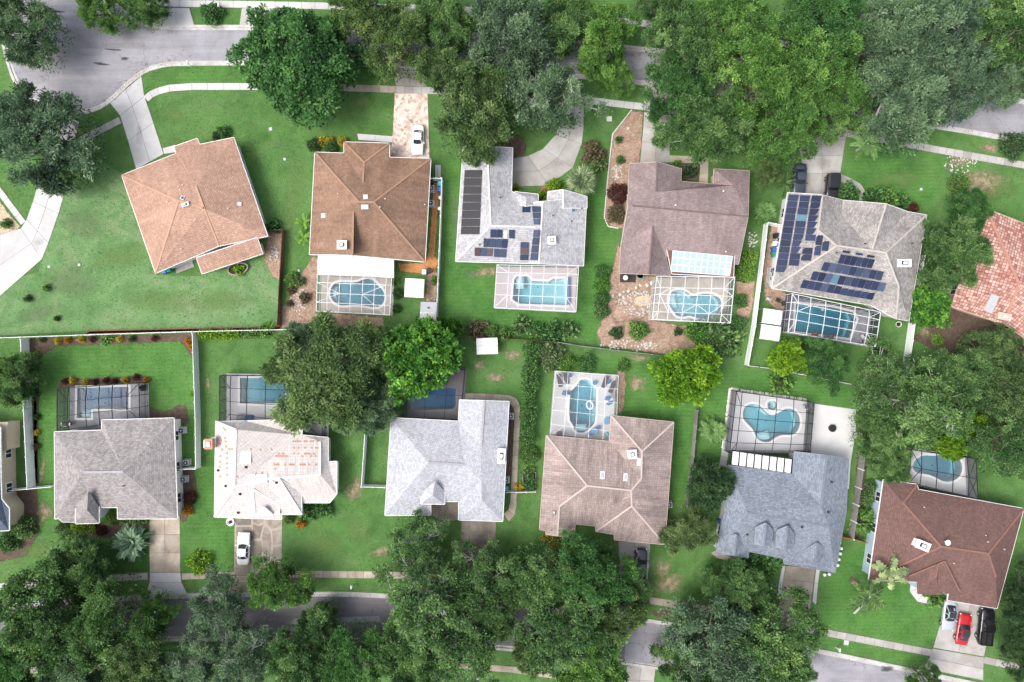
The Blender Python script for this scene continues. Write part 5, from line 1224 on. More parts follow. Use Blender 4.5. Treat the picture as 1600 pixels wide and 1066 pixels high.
def make_tree(seed, n_cl=70, cl_r=1.15, tufts=9, per=26, leaf=(.42, .20), flat=.55, z0=3.6, lobes=.16, tuft_r=.34, twigs=0, radial=.6, gap=.0, upb=.35, shell=.75, skirt=.4, tall=1.25, under=1300, zj=.55):
    """crown of radius 6: clumps on a dome, each clump a bunch of leaf tufts; returns crown mesh, trunk mesh"""
    rng = np.random.default_rng(seed); Rr = 6.0
    ph = rng.uniform(0, 6.28, 5); am = rng.uniform(.3, 1, 5)*lobes
    def rad(t): return 1 + sum(am[k]*np.sin((k+2)*t+ph[k])/(1+.35*k) for k in range(5))
    cen = []; crs = []
    for i in range(n_cl):
        f = math.sqrt((i+.5)/n_cl); t = i*2.39996 + rng.normal(0, .25)
        if rng.random() < gap and f > .25: continue
        r = f*Rr*.86*rad(t)*rng.uniform(.88, 1.06)
        z = z0 + flat*Rr*math.sqrt(max(0, 1-(f*.93)**2))*rng.uniform(.62, 1.12) + rng.normal(0, zj)
        cen.append((r*math.cos(t), r*math.sin(t), z)); crs.append(cl_r*rng.uniform(.72, 1.28)*(1.06-.25*f))
        if f > .6 and rng.random() < skirt:      # skirt below the rim
            cen.append((r*.97*math.cos(t+.12), r*.97*math.sin(t+.12), z-rng.uniform(1.0, 2.0))); crs.append(cl_r*rng.uniform(.7, 1.1))
    cen = np.array(cen); crs = np.array(crs); nc = len(cen)
    T = tufts; K = per
    ctint = rng.uniform(.0, 1, nc)
    # tuft centres on an outward and upward biased ellipsoid
    dirs = norm(rng.normal(size=(nc, T, 3)) + np.array([0, 0, upb]) + norm(cen-np.array([0, 0, z0-1]))[:, None, :]*.45)
    tr = crs[:, None, None]*rng.uniform(shell, 1.05, (nc, T, 1)); tc = cen[:, None, :] + dirs*tr*np.array([1, 1, tall])
    ttint = rng.uniform(0, 1, (nc, T))
    base = np.repeat(tc[:, :, None, :], K, axis=2) + rng.normal(0, tuft_r, (nc, T, K, 3))*np.array([1, 1, .7])
    dd = norm(dirs[:, :, None, :]*radial + rng.normal(0, .62, (nc, T, K, 3)) + np.array([0, 0, .12]))
    nn = norm(rng.normal(0, .55, (nc, T, K, 3)) + np.array([0, 0, .9]) + dirs[:, :, None, :]*.35)
    N = nc*T*K
    ti = (.38*np.repeat(ctint[:, None], T, 1)[:, :, None] + .34*ttint[:, :, None] + .28*rng.uniform(0, 1, (nc, T, K))).ravel()
    ln = leaf[0]*rng.uniform(.6, 1.35, N); wd = leaf[1]*rng.uniform(.7, 1.3, N)
    # thin inner foliage low in the crown
    U = under; a_ = rng.uniform(0, 6.28, U); r_ = np.sqrt(rng.uniform(0, 1, U))*Rr*.86*rad(a_)
    ub = np.stack([r_*np.cos(a_), r_*np.sin(a_), z0 + rng.uniform(-1.6, .2, U)], 1); ud = norm(rng.normal(size=(U, 3))*np.array([1, 1, .4])); un = norm(rng.normal(0, .5, (U, 3))+np.array([0, 0, 1]))
    me = leaf_mesh('crown', np.concatenate([base.reshape(-1, 3), ub]), np.concatenate([dd.reshape(-1, 3), ud]), np.concatenate([nn.reshape(-1, 3), un]), np.concatenate([ln, leaf[0]*rng.uniform(.7, 1.4, U)]), np.concatenate([wd, leaf[1]*rng.uniform(.9, 1.6, U)]), np.concatenate([ti, rng.uniform(0, .8, U)]))
    # trunk, limbs and the branch that carries every clump
    b = MB(); zt = z0*.72
    b.tube([(0, 0, -.1), (.04, .02, zt*.4), (0, 0, zt)], [.42, .32, .27], 8)
    nl = 7; limb = []
    for k in range(nl):
        a = 2*math.pi*k/nl + rng.uniform(-.3, .3); rr = Rr*rng.uniform(.32, .5)
        e = np.array([rr*math.cos(a), rr*math.sin(a), z0+flat*Rr*rng.uniform(.2, .42)]); m = e*.5 + np.array([rng.normal(0, .2), rng.normal(0, .2), zt*.5+.1])
        b.tube([(0, 0, zt-.1), tuple(m), tuple(e)], [.22, .16, .11], 6); limb.append(e)
    limb = np.array(limb)
    for i in range(nc):
        j = int(np.argmin(np.linalg.norm(limb-cen[i], axis=1))); a = limb[j]; m = (a+cen[i])/2 + rng.normal(0, .22, 3)
        b.tube([tuple(a), tuple(m), tuple(cen[i])], [.085, .06, .035], 4, False)
        for q in range(twigs):
            dr = norm(rng.normal(size=3)*np.array([1, 1, .45]) + np.array([0, 0, .55])); e = cen[i] + dr*crs[i]*rng.uniform(1.0, 1.45); mm = (cen[i]+e)/2 + rng.normal(0, .12, 3)
            b.tube([tuple(cen[i]), tuple(mm), tuple(e)], [.075, .055, .025], 4, False)
            if rng.random() < .5: b.tube([tuple(mm), tuple(mm+(e-mm)*.6+rng.normal(0, .25, 3))], [.045, .018], 3, False)
    tm = bpy.data.meshes.new('trunk'); tm.from_pydata(b.v, [], b.f); tm.update()
    return me, tm

TREES = {}
def proto(kind, seeds, **k): TREES[kind] = [make_tree(s, **k) for s in seeds]
proto('feather', (11, 12, 13), n_cl=46, cl_r=.92, tufts=14, per=44, leaf=(.40, .13), tuft_r=.24, twigs=1, radial=1.0, gap=.06, lobes=.24, flat=.72, upb=.7)
proto('sparse', (21, 22, 23), n_cl=50, cl_r=.88, tufts=10, per=32, leaf=(.36, .15), tuft_r=.26, twigs=3, radial=.8, gap=.16, lobes=.32, flat=.7, upb=.6, under=700)
proto('tufty', (31, 32, 33), n_cl=32, cl_r=1.08, tufts=17, per=48, leaf=(.30, .16), tuft_r=.23, twigs=1, radial=.9, gap=.04, lobes=.24, flat=.76, upb=.75)
proto('dense', (41,), n_cl=92, cl_r=.85, tufts=12, per=22, leaf=(.32, .22), tuft_r=.19, radial=.9, lobes=.13, flat=.70, shell=.85, zj=.45, tall=1.0)
proto('bigleaf', (51, 52), n_cl=74, cl_r=.85, tufts=9, per=14, leaf=(.56, .32), tuft_r=.20, radial=1.2, lobes=.17, flat=.64, shell=.8, zj=.5, tall=1.0)

def place_tree(label, px, py, r, kind, leaf, var=0, zc=6.0, bark='bark', hs=1.0, rot=None, group=None, name='tree'):
    crown, trunk = TREES[kind][var % len(TREES[kind])]
    rs = random.Random(int(px*31+py*17+r))
    sc = r*KP*(HC-zc)/6.0; q = P(px, py, zc)
    t = tag(empty(name, (q.x, q.y, 0), rot if rot is not None else rs.uniform(0, 6.28)), label, 'tree', group)
    hz = hs*min(1.1, max(.55, sc)); t.scale = (sc*rs.uniform(.96, 1.04), sc*rs.uniform(.96, 1.04), hz)
    for nm, me, mt in (('crown', crown, MT[leaf]), ('trunk', trunk, MT[bark])):
        if not me.materials: me.materials.append(mt)
        o = bpy.data.objects.new(nm, me); col.objects.link(o); o.parent = t
        o.material_slots[0].link = 'OBJECT'; o.material_slots[0].material = mt
    return t

for k, (px, py, r, kind, leaf, var, bark, label) in enumerate([
 (28,38,66,'feather','lf_dusty',0,'bark','grey green oak filling the top left corner'),
 (66,212,84,'feather','lf_dusty',1,'bark','broad oak at the lower rim of the cul-de-sac'),
 (100,262,44,'tufty','lf_oak',2,'bark','lighter side of the oak hanging over the curved white drive'),
 (148,6,40,'tufty','lf_bright',0,'bark','fresh green tree leaning over the top of the cul-de-sac'),
 (222,4,34,'feather','lf_oak',2,'bark','small tree at the top edge above the kerb bend'),
 (466,98,99,'dense','lf_dense',0,'bark','big dense round dark green tree above the front lawns'),
 (560,22,58,'tufty','lf_olive',1,'bark','olive tree right of the dense round tree at the top edge'),
 (622,62,62,'tufty','lf_olive',0,'bark','olive yellow tree above the paver drive'),
 (690,28,58,'feather','lf_oak',0,'bark','dark oak at the top edge left of the pale street trees'),
 (738,182,72,'tufty','lf_olive',2,'bark','spreading olive tree over the pale grey house corner'),
 (706,112,52,'tufty','lf_olive',1,'bark','olive crown between paver drive and grey green oak'),
 (796,56,74,'feather','lf_dusty',2,'bark_pale','dusty oak at the top edge with pale branches'),
 (850,152,72,'sparse','lf_dusty',0,'bark_pale','dusty grey oak hanging over the winding drive'),
 (785,132,55,'feather','lf_oak',1,'bark','oak crown left of the winding drive'),
 (880,36,60,'feather','lf_oak',0,'bark','mid green tree at the top edge above the winding drive'),
 (948,52,58,'tufty','lf_bright',1,'bark','bright green tree left of the street gap'),
 (962,110,34,'tufty','lf_bright',2,'bark','small bright tree on the verge above the sandy bed'),
 (1070,70,68,'tufty','lf_oak',0,'bark','green oak right of the street gap'),
 (1058,132,58,'feather','lf_dense',1,'bark','dark feathery oak leaning over the slab drive'),
 (1112,196,66,'feather','lf_oak',2,'bark_pale','oak right of the slab drive with pale branch ends'),
 (1150,30,64,'tufty','lf_bright',2,'bark','bright oak at the top edge above the mauve house'),
 (1172,120,76,'tufty','lf_bright',0,'bark','large bright green oak above the mauve roofed house'),
 (1226,196,64,'tufty','lf_bright',1,'bark','bright oak hanging over the drive with two black vehicles'),
 (1262,100,70,'tufty','lf_bright',2,'bark','bright green crown in the middle of the upper right wood'),
 (1292,30,72,'feather','lf_dense',0,'bark','dark oak at the top edge of the upper right wood'),
 (1312,166,58,'tufty','lf_bright',0,'bark','bright crown above the grey concrete drive'),
 (1382,62,78,'feather','lf_dusty',1,'bark','dusty oak in the upper right wood'),
 (1412,150,86,'feather','lf_dusty',0,'bark_pale','broad dusty oak above the feathery palm'),
 (1476,50,74,'feather','lf_dusty',2,'bark_pale','dusty grey oak near the top right corner'),
 (1500,120,60,'feather','lf_dusty',1,'bark','dusty oak reaching over the right end of the street'),
 (1572,50,76,'feather','lf_oak',2,'bark','dark oak in the top right corner'),
 (1590,118,46,'feather','lf_dusty',0,'bark','dusty oak at the right edge above the street'),
 (1040,6,40,'tufty','lf_oak',1,'bark','tree at the top edge above the street gap'),
 (1205,268,24,'tufty','lf_olive',0,'bark','small thin tree between mauve roof and grey drive'),
 (1526,326,36,'feather','lf_dense',0,'bark','dark tree touching the upper corner of the red tile roof'),
 (1500,398,56,'feather','lf_oak',1,'bark','rounded oak leaning over the red tile roof'),
 (1474,372,28,'feather','lf_oak',2,'bark','small oak at the end of the grey solar roof'),
 (1464,478,36,'bigleaf','lf_glossy',0,'bark','glossy green tree beside the tall white fence'),
 (1556,548,44,'tufty','lf_olive',2,'bark','olive tree below the red tile roof'),
 (1582,606,60,'tufty','lf_olive',1,'bark','olive yellow tree at the right edge'),
 (1580,690,64,'tufty','lf_oak',0,'bark','dark oak at the right edge above the round pool'),
 (1512,592,58,'feather','lf_oak',0,'bark','green oak in the right hand wood'),
 (1442,640,80,'sparse','lf_oak',1,'bark_pale','oak with silvery bare branches above the round pool'),
 (1390,596,50,'sparse','lf_oak',2,'bark_pale','thin oak at the lower end of the tall white fence'),
 (1375,672,44,'feather','lf_oak',1,'bark','oak hanging over the white patio edge'),
 (1395,722,40,'feather','lf_oak',0,'bark','oak spilling onto the reddish brown roof'),
 (1524,672,30,'bigleaf','lf_lime',1,'bark','bright lime tree beside the round pool enclosure'),
 (1498,703,22,'bigleaf','lf_lime',0,'bark','low lime yellow bough over the round pool'),
 (516,584,98,'feather','lf_olive',1,'bark','huge greyish olive tree between the two central pools'),
 (470,546,50,'feather','lf_dusty',0,'bark','dusty side crown of the huge olive tree'),
 (574,640,48,'feather','lf_dusty',2,'bark','lower crown of the huge olive tree above the pale lawn strip'),
 (652,560,68,'bigleaf','lf_glossy',0,'bark','glossy dark green tree beside the shaded blue pool'),
 (700,512,20,'bigleaf','lf_glossy',1,'bark','small glossy tree behind the grey plastic shed'),
 (1078,588,53,'bigleaf','lf_yellow',1,'bark','rounded yellow green tree on the back lawn'),
 (1113,760,43,'dense','lf_dark',0,'bark','dark compact tree at the corner of the blue-grey roof'),
 (1080,832,43,'tufty','lf_silver',1,'bark','pale olive tree left of the blue-grey house'),
 (1296,568,40,'feather','lf_dense',2,'bark','soft feathery dark green tree below the slanted pool'),
 (1238,560,30,'bigleaf','lf_lime',0,'bark','round yellow green tree beside the white shade sails'),
 (2,596,46,'feather','lf_oak',0,'bark','dark green tree at the left edge above the cream house'),
 (70,948,84,'tufty','lf_oak',1,'bark','broad oak at the lower left above the street'),
 (112,892,50,'feather','lf_oak',2,'bark','oak beside the stiff round palm at lower left'),
 (165,975,76,'tufty','lf_oak',0,'bark','yellowish oak over the left part of the lower street'),
 (25,1030,70,'feather','lf_dense',1,'bark','dark oak in the bottom left corner'),
 (110,1050,66,'feather','lf_dusty',0,'bark_pale','dusty oak at the bottom edge left'),
 (210,1046,58,'tufty','lf_olive',2,'bark_pale','olive oak at the bottom edge below the taupe house drive'),
 (236,964,40,'tufty','lf_bright',1,'bark','small green crown over the kerb below the flared apron'),
 (332,958,52,'sparse','lf_dusty',2,'bark_pale','thin grey tree with white branches over the lower street'),
 (300,1040,56,'sparse','lf_dusty',1,'bark_pale','thin dusty tree with pale limbs at the bottom edge'),
 (372,1040,58,'sparse','lf_dusty',0,'bark_pale','thin dusty tree below the crazy paved drive'),
 (424,920,50,'tufty','lf_bright',1,'bark','bright leafy tree hiding the lower crazy paved drive'),
 (470,1030,62,'feather','lf_oak',2,'bark','oak at the bottom edge below the dark street'),
 (494,976,34,'feather','lf_oak',0,'bark','small oak crown over the dark street gap'),
 (546,1036,60,'feather','lf_dense',1,'bark','dark oak at the bottom edge left of the pale limbed oak'),
 (648,858,54,'sparse','lf_oak',0,'bark_pale','slender oak in front of the very pale grey house'),
 (664,946,84,'sparse','lf_oak',1,'bark_pale','large pale limbed oak over the lower street'),
 (640,1030,66,'feather','lf_oak',0,'bark','oak at the bottom edge under the pale limbed oak'),
 (722,1006,72,'sparse','lf_oak',2,'bark_pale','pale limbed oak at the bottom edge centre'),
 (752,900,56,'sparse','lf_oak',0,'bark_pale','thin oak crown over the brown speckled drive'),
 (770,962,52,'feather','lf_oak',1,'bark','oak crown in the middle of the lower street'),
 (840,902,62,'tufty','lf_oak',2,'bark','oak in front of the pinkish tile house'),
 (920,892,68,'tufty','lf_dense',1,'bark','dark green oak left of the dark parked car'),
 (884,978,80,'tufty','lf_oak',0,'bark_pale','large oak over the lower street below the pinkish tile house'),
 (948,972,58,'tufty','lf_olive',1,'bark_pale','yellow tinged oak left of the pale asphalt gap'),
 (922,1040,64,'tufty','lf_bright',2,'bark','bright oak at the bottom edge beside the small grey drive'),
 (836,1022,40,'feather','lf_olive',2,'bark','olive crown at the bottom edge above the far sidewalk'),
 (994,932,36,'sparse','lf_oak',2,'bark_pale','thin pale branched crown over the dark car drive'),
 (1152,922,46,'feather','lf_oak',1,'bark','oak below the blue-grey house'),
 (1182,938,40,'feather','lf_oak',0,'bark','oak crown left of the tan drive'),
 (1118,1010,84,'tufty','lf_dusty',0,'bark','large grey green oak right of the pale asphalt gap'),
 (1200,1000,80,'tufty','lf_oak',2,'bark','large oak over the lower street below the tan drive'),
 (1240,1040,44,'tufty','lf_oak',1,'bark','oak crown at the bottom edge beside the pale street end'),
 (1080,1056,50,'feather','lf_oak',2,'bark','oak at the bottom edge right of the small grey drive'),
 (1626,952,48,'feather','lf_dark',2,'bark','dark feathery tree beside the black pickup'),
 (1624,1028,48,'feather','lf_dark',0,'bark','dark feathery tree in the bottom right corner'),
 (1455,1068,26,'feather','lf_oak',1,'bark','small tree top at the bottom edge below the three cars'),
]):
    place_tree(label, px, py, r, kind, leaf, var, 6.0 if r > 45 else 4.5, bark)

# shrubs ------------------------------------------------------------------
def make_shrub(seed, R_=1.0, n=900, leaf=(.20, .11), h=.75, lob=.12, round_=False):
    rng = np.random.default_rng(seed); d = norm(rng.normal(size=(n, 3)) + np.array([0, 0, .25])); d[:, 2] = np.abs(d[:, 2])
    th = np.arctan2(d[:, 1], d[:, 0]); k = 1 + lob*np.sin(3*th+seed) + lob*np.sin(5*th+2*seed) + lob*.8*np.sin(7*d[:, 2]*3+th*2)
    p = d*(k*rng.uniform(.72 if not round_ else .88, 1.0, n))[:, None]*R_*np.array([1, 1, h*1.4]); p[:, 2] += .08
    dd = norm(d*.7 + rng.normal(0, .6, (n, 3))); nn = norm(d*.6 + rng.normal(0, .5, (n, 3)) + np.array([0, 0, .6]))
    cl = rng.uniform(0, 1, 40); ci = rng.integers(0, 40, n)
    me = leaf_mesh('foliage', p, dd, nn, leaf[0]*rng.uniform(.6, 1.3, n), leaf[1]*rng.uniform(.7, 1.3, n), .45*cl[ci]+.55*rng.uniform(0, 1, n)); return me
SHR = {'loose': [make_shrub(s, n=1100) for s in (1, 2, 3)], 'clipped': [make_shrub(9, n=1800, leaf=(.12, .08), lob=.03, round_=True)], 'coarse': [make_shrub(s, n=420, leaf=(.36, .20), lob=.2) for s in (5, 6)]}
core_me = MB().lathe([(.2, 0), (.62, .25), (.66, .5), (.42, .78), (.1, .9)], n=9); _cm = bpy.data.meshes.new('stems'); _cm.from_pydata(core_me.v, [], core_me.f); _cm.update()
MT['twig'] = noisy('shrub_twigs', (.035, .040, .022), .4, 4.0)
def shrub(label, px, py, r, leaf, kind='loose', h=None, ry=None, rot=None, name='shrub', cat='shrub', group=None):
    rs = random.Random(int(px*13+py*7)); hh = h or min(1.6, .75*r*M_PX+.35); q = P(px, py, hh*.6)
    t = tag(empty(name, (q.x, q.y, 0), rs.uniform(0, 6.28) if rot is None else R(rot)), label, cat, group)
    s = r*KP*(HC-1); t.scale = (s, (ry or r)*KP*(HC-1), hh)
    for nm, me, mt in (('foliage', rs.choice(SHR[kind]), MT[leaf]), ('stems', _cm, MT['twig'])):
        if not me.materials: me.materials.append(mt)
        o = bpy.data.objects.new(nm, me); col.objects.link(o); o.parent = t; o.material_slots[0].link = 'OBJECT'; o.material_slots[0].material = mt
    return t

for px, py, r, leaf, kind, label in [
 (330,20,17,'lf_dense','loose','round bush on the small lawn square at the top edge'),
 (9,350,7,'lf_dense','coarse','small bush on the tan gravel bed'),
 (348,207,11,'lf_dense','loose','bush at the upper corner of the tan house'),(338,212,7,'lf_dark','loose','dark low bush at the tan house front corner'),
 (428,353,10,'lf_dense','coarse','leafy shrub at the right corner of the tan house'),(412,512,6,'lf_banana','coarse','small bright shrub on the red mulch strip'),
 (490,226,11,'lf_dark','loose','dark clipped bush at the brown house front'),(503,221,7,'lf_gold','coarse','yellow flowering bush beside the dark clipped bush'),(515,220,6,'lf_gold','coarse','second yellow bush at the brown house front'),(535,221,8,'lf_gold','loose','golden shrub against the brown house porch'),(516,230,11,'lf_dense','clipped','low green hedge block at the brown house front'),
 (455,436,11,'lf_bright','loose','green bush on the lawn left of the oval pool'),(467,440,8,'lf_silver','coarse','silvery bush left of the oval pool'),(476,465,8,'lf_brown','coarse','brown grassy clump in the sandy bed'),(455,454,6,'lf_brown','coarse','reddish clump in the upper sandy bed'),(452,475,5,'lf_brown','coarse','small reddish clump in the sandy bed'),
 (617,440,6,'lf_bright','coarse','small bush at the right side of the oval pool enclosure'),(622,458,9,'lf_dense','loose','bush between oval pool enclosure and white canopy'),(620,482,7,'lf_dense','loose','low bush below the white canopy'),(680,438,6,'lf_bright','coarse','bright fern in the worn side strip'),
 (926,238,16,'lf_brown','coarse','brownish flowering shrub right of the winding drive'),(936,258,12,'lf_olive','coarse','olive shrub above the fan palm'),(866,290,12,'lf_lime','loose','yellow green bush beside the fan palm'),(848,305,7,'lf_lime','coarse','small lime bush by the front door court'),(807,294,6,'lf_lime','coarse','small lime plant at the drive end'),
 (966,302,16,'lf_red','loose','dark red leaved bush in the sandy bed'),(964,334,15,'lf_brown','loose','brownish round bush below the dark red bush'),(967,218,5,'lf_dense','coarse','small green tuft in the upper sandy bed'),(969,250,6,'lf_dense','coarse','weedy clump in the sandy bed'),
 (941,425,12,'lf_dense','loose','upper bush of the hedge row by the sandy yard'),(940,445,12,'lf_glossy','loose','second bush of the hedge row by the sandy yard'),(941,466,12,'lf_dense','loose','third bush of the hedge row by the sandy yard'),(940,486,12,'lf_oak','loose','lowest bush of the hedge row by the sandy yard'),
 (998,516,15,'lf_bright','loose','round bright bush in the sandy yard'),(964,520,9,'lf_dark','coarse','black green clump in the sandy yard'),(1060,518,6,'lf_dark','coarse','small dark clump below the kidney pool'),
 (1090,518,18,'lf_glossy','loose','green bush below the kidney pool enclosure'),(1122,512,20,'lf_oak','coarse','spiky bush below the kidney pool corner'),(1140,535,20,'lf_oak','coarse','leafy shrub beside the white fence end'),(1112,540,18,'lf_oak','loose','shrub above the yellow green tree'),(1155,505,13,'lf_dense','loose','shrub between kidney pool and white fence'),(1158,470,11,'lf_dense','loose','upper shrub between kidney pool and white fence'),
 (746,515,14,'lf_brown','coarse','spiky pale plant above the small white shed'),(768,518,11,'lf_bright','loose','green bush above the small white shed'),(788,522,10,'lf_bright','coarse','bright bush right of the small white shed'),(815,510,14,'lf_oak','coarse','leafy bush on the back fence'),(838,518,15,'lf_dense','loose','dark bush at the upper end of the long hedge'),(862,520,15,'lf_dense','coarse','bushy clump right of the long hedge top'),(890,515,13,'lf_oak','coarse','spiky clump below the pale grey house lawn'),
 (861,556,22,'lf_silver','loose','silvery grey bush beside the long hedge'),(884,567,15,'lf_bright','loose','bush with pale flowers above the white decked pool'),(917,567,14,'lf_dense','loose','green bush above the white decked pool'),(974,571,10,'lf_bright','loose','small bright bush at the pool corner'),
 (827,712,16,'lf_bright','clipped','round clipped bush at the lower end of the long hedge'),(826,740,9,'lf_oak','coarse','leafy plant below the round clipped bush'),(828,757,9,'lf_dense','coarse','potted greens beside the raised bed'),(811,762,7,'lf_gold','coarse','yellowish plant at the path gate'),
 (1150,428,9,'lf_banana','clipped','bright clipped hedge end beside the kidney pool'),
 (1328,302,14,'lf_dense','coarse','leafy bush at the solar house entry'),(1368,306,13,'lf_dense','coarse','first bush along the solar house front'),(1388,310,13,'lf_bright','coarse','second bush along the solar house front'),(1408,316,12,'lf_dense','coarse','third bush along the solar house front'),(1426,326,9,'lf_red','coarse','reddish bush at the solar house front corner'),
 (1500,286,16,'lf_bright','clipped','clipped heart shaped bush on the right lawn'),(1586,226,20,'lf_dark','loose','dark round bush at the right end of the sidewalk'),
 (1274,572,18,'lf_lime','coarse','broad leaved yellow green shrub below the slanted pool'),(1221,599,16,'lf_bright','coarse','small star shaped shrub on the lawn below the fence'),(1226,536,7,'lf_bright','coarse','small bright shrub near the shade sails'),(1375,545,14,'lf_oak','coarse','shrub at the lower corner of the slanted pool'),
 (1466,532,8,'lf_banana','coarse','bright tuft near the wooden plank'),
 (310,880,18,'lf_lime','loose','yellow green bush beside the taupe house drive'),(95,826,10,'lf_oak','loose','bush at the left corner of the taupe house'),(172,812,11,'lf_bright','clipped','clipped bush in the taupe house court'),(157,830,8,'lf_red','loose','dark red bush below the taupe house'),
 (296,778,10,'lf_red','loose','dark red bush by the taupe house side wall'),(292,798,7,'lf_orange','coarse','orange leaved plant by the taupe house side wall'),
 (35,825,18,'lf_oak','loose','bush by the cream house corner'),(10,848,16,'lf_dense','loose','dark bush at the left edge below the cream house'),
 (450,812,8,'lf_oak','loose','small bush below the white tile house'),(480,800,14,'lf_dense','coarse','leafy bush at the white tile house porch'),(505,795,13,'lf_dense','coarse','spreading plant at the white tile house corner'),(470,818,7,'lf_orange','coarse','orange plant at the white tile house porch'),
 (868,846,13,'lf_gold','loose','golden bush below the pinkish tile house'),(855,840,8,'lf_gold','coarse','small golden bush at the pinkish house corner'),(1025,815,6,'lf_brown','coarse','small brown plant by the pinkish house wall'),
 (1170,882,16,'lf_dense','coarse','spiky bush below the blue-grey house'),(1205,878,18,'lf_dense','coarse','leafy bush left of the tan drive'),
 (1354,780,13,'lf_oak','loose','dark bush along the reddish brown house wall'),(1352,815,18,'lf_bright','coarse','bright bush at the reddish brown house side'),(1362,760,10,'lf_oak','loose','small bush near the upper side wall of the reddish brown house'),
 (1462,938,10,'lf_bright','coarse','bush at the reddish brown house door'),(1447,926,6,'lf_bright','coarse','small green plant by the faceted path'),
 (373,422,8,'lf_lime','coarse','yellow green plant in the curved planter behind the tan house'),
 (1545,545,10,'lf_gold','coarse','yellowish shrub below the red tile house'),(1092,520,9,'lf_bright','coarse','small bright plant above the yellow tree'),(780,262,10,'lf_dark','loose','dark bush under the olive tree by the garage'),
 (1080,266,9,'lf_dark','coarse','dark plant in the notch court of the mauve roof'),(1057,256,6,'lf_bright','coarse','small plant at the court path corner'),
 (88,498,4,'lf_dark','coarse','tiny weed clump near the long white fence'),(72,450,5,'lf_bright','coarse','small bright weed on the pale lawn'),(1410,315,7,'lf_brown','coarse','brown plant at the solar house front'),
 (43,467,5,'lf_dark','coarse','small dark weed on the pale lawn')]:
    shrub(label, px, py, r, leaf, kind)
# bedding plants in the mulch
for px, py, leaf, lb in [(64,531,'lf_silver','silvery bedding plant in the fence corner'),(90,533,'lf_gold','pale gold bedding plant along the fence'),(105,532,'lf_orange','orange bedding plant along the fence'),(126,531,'lf_gold','yellow bedding plant along the fence'),(144,530,'lf_red','dark red bedding plant along the fence'),(186,530,'lf_gold','golden bedding plant right of the green clump'),(206,530,'lf_dark','dark bedding plant near the fence middle'),(241,529,'lf_red','red bedding plant near the fence end'),(293,533,'lf_orange','orange bedding plant in the upper right fence corner'),(298,541,'lf_orange','lower orange bedding plant in the fence corner'),
 (55,554,'lf_bright','bright bedding plant in the left bed'),(101,596,'lf_red','red plant left of the pool enclosure bed'),(113,595,'lf_gold','gold plant above the pool enclosure'),(132,597,'lf_gold','bright yellow plant above the pool enclosure'),(147,597,'lf_red','first dark red plant above the pool enclosure'),(165,595,'lf_red','second dark red plant above the pool enclosure'),(178,596,'lf_red','third dark red plant above the pool enclosure'),(195,594,'lf_gold','olive gold plant above the pool enclosure'),(212,590,'lf_red','dark plant near the bed corner'),(228,594,'lf_orange','orange plant at the bed corner'),(222,606,'lf_red','red plant right of the pool enclosure'),(301,617,'lf_lime','lime plant against the white fence'),(55,616,'lf_dark','dark plant along the left fence'),(57,652,'lf_dark','second dark plant along the left fence'),(57,676,'lf_gold','small gold plant along the left fence'),(57,698,'lf_brown','brown plant along the left fence')]:
    shrub(lb, px, py, 4.5, leaf, 'coarse', name='bedding_plant', cat='plant')
shrub('green clump along the fence of the lush lawn', 166, 531, 10, 'lf_bright', 'coarse', .8, 6)
# hedges: clipped rows built of many leaves
def hedge(label, pts, w, h, leaf, dens=75, seed=1, z=0):
    q = [P(*p, h*.5) for p in pts]; rng = np.random.default_rng(seed); Pp = []; D = []
    for a, b in zip(q[:-1], q[1:]):
        L = (b-a).length; n = int(L*dens*w); t = rng.uniform(0, 1, n); x = rng.uniform(-1, 1, n); d = (b-a).normalized(); s = Vector((-d.y, d.x, 0))
        zz = h*(1-np.abs(x)**4*.5)*rng.uniform(.55, 1.05, n)
        for i in range(n):
            p = a+(b-a)*t[i]+s*x[i]*w/2*(1+.18*math.sin(t[i]*L*1.7)); Pp.append((p.x, p.y, zz[i])); D.append((s.x*x[i], s.y*x[i], .6))
    c = q[0]; Pp = np.array(Pp)-np.array([c.x, c.y, 0]); D = np.array(D); n = len(Pp)
    D = norm(D+rng.normal(0, .6, (n, 3))); N_ = norm(rng.normal(0, .5, (n, 3))+np.array([0, 0, .9]))
    t_ = tag(empty('hedge', (c.x, c.y, 0)), label, 'hedge')
    me = leaf_mesh('foliage', Pp, D, N_, .28*rng.uniform(.6, 1.3, n), .15*rng.uniform(.7, 1.3, n), rng.uniform(0, 1, n)); link('foliage', me, MT[leaf], t_)
    b_ = MB()
    for a, b in zip(q[:-1], q[1:]): b_.bar(Vector((a.x-c.x, a.y-c.y, h*.3)), Vector((b.x-c.x, b.y-c.y, h*.3)), w*.6, h*.5)
    b_.build('stems', MT['twig'], t_)
hedge('long tall hedge between the pale grey house yard and the white decked pool', [(832,535),(829,590),(826,640),(824,694)], 2.1, 2.0, 'lf_dense', 130, 3)
hedge('long curved bright hedge beside the kidney pool', [(1172,392),(1168,415),(1160,440)], 2.0, 1.6, 'lf_banana', 150, 4)
hedge('clipped golden hedge below the taupe house', [(112,826),(150,825)], 1.1, .9, 'lf_lime', 170, 5)
hedge('clipped green hedge below the taupe house wing', [(188,813),(231,812)], .8, .8, 'lf_bright', 170, 6)
hedge('yellow hedge behind the long white fence', [(311,523),(345,523),(375,522)], 1.3, 1.3, 'lf_lime', 150, 7)
hedge('dim green hedge along the long white fence', [(378,522),(402,521),(420,520)], 1.2, 1.2, 'lf_bright', 130, 8)
hedge('climbers along the brown fence behind the oval pool', [(650,500),(690,506),(712,520)], 1.4, 1.6, 'lf_glossy', 120, 9)
hedge('low front hedge of the solar covered house', [(1350,304),(1385,308),(1420,318)], 1.3, .9, 'lf_dense', 120, 10)

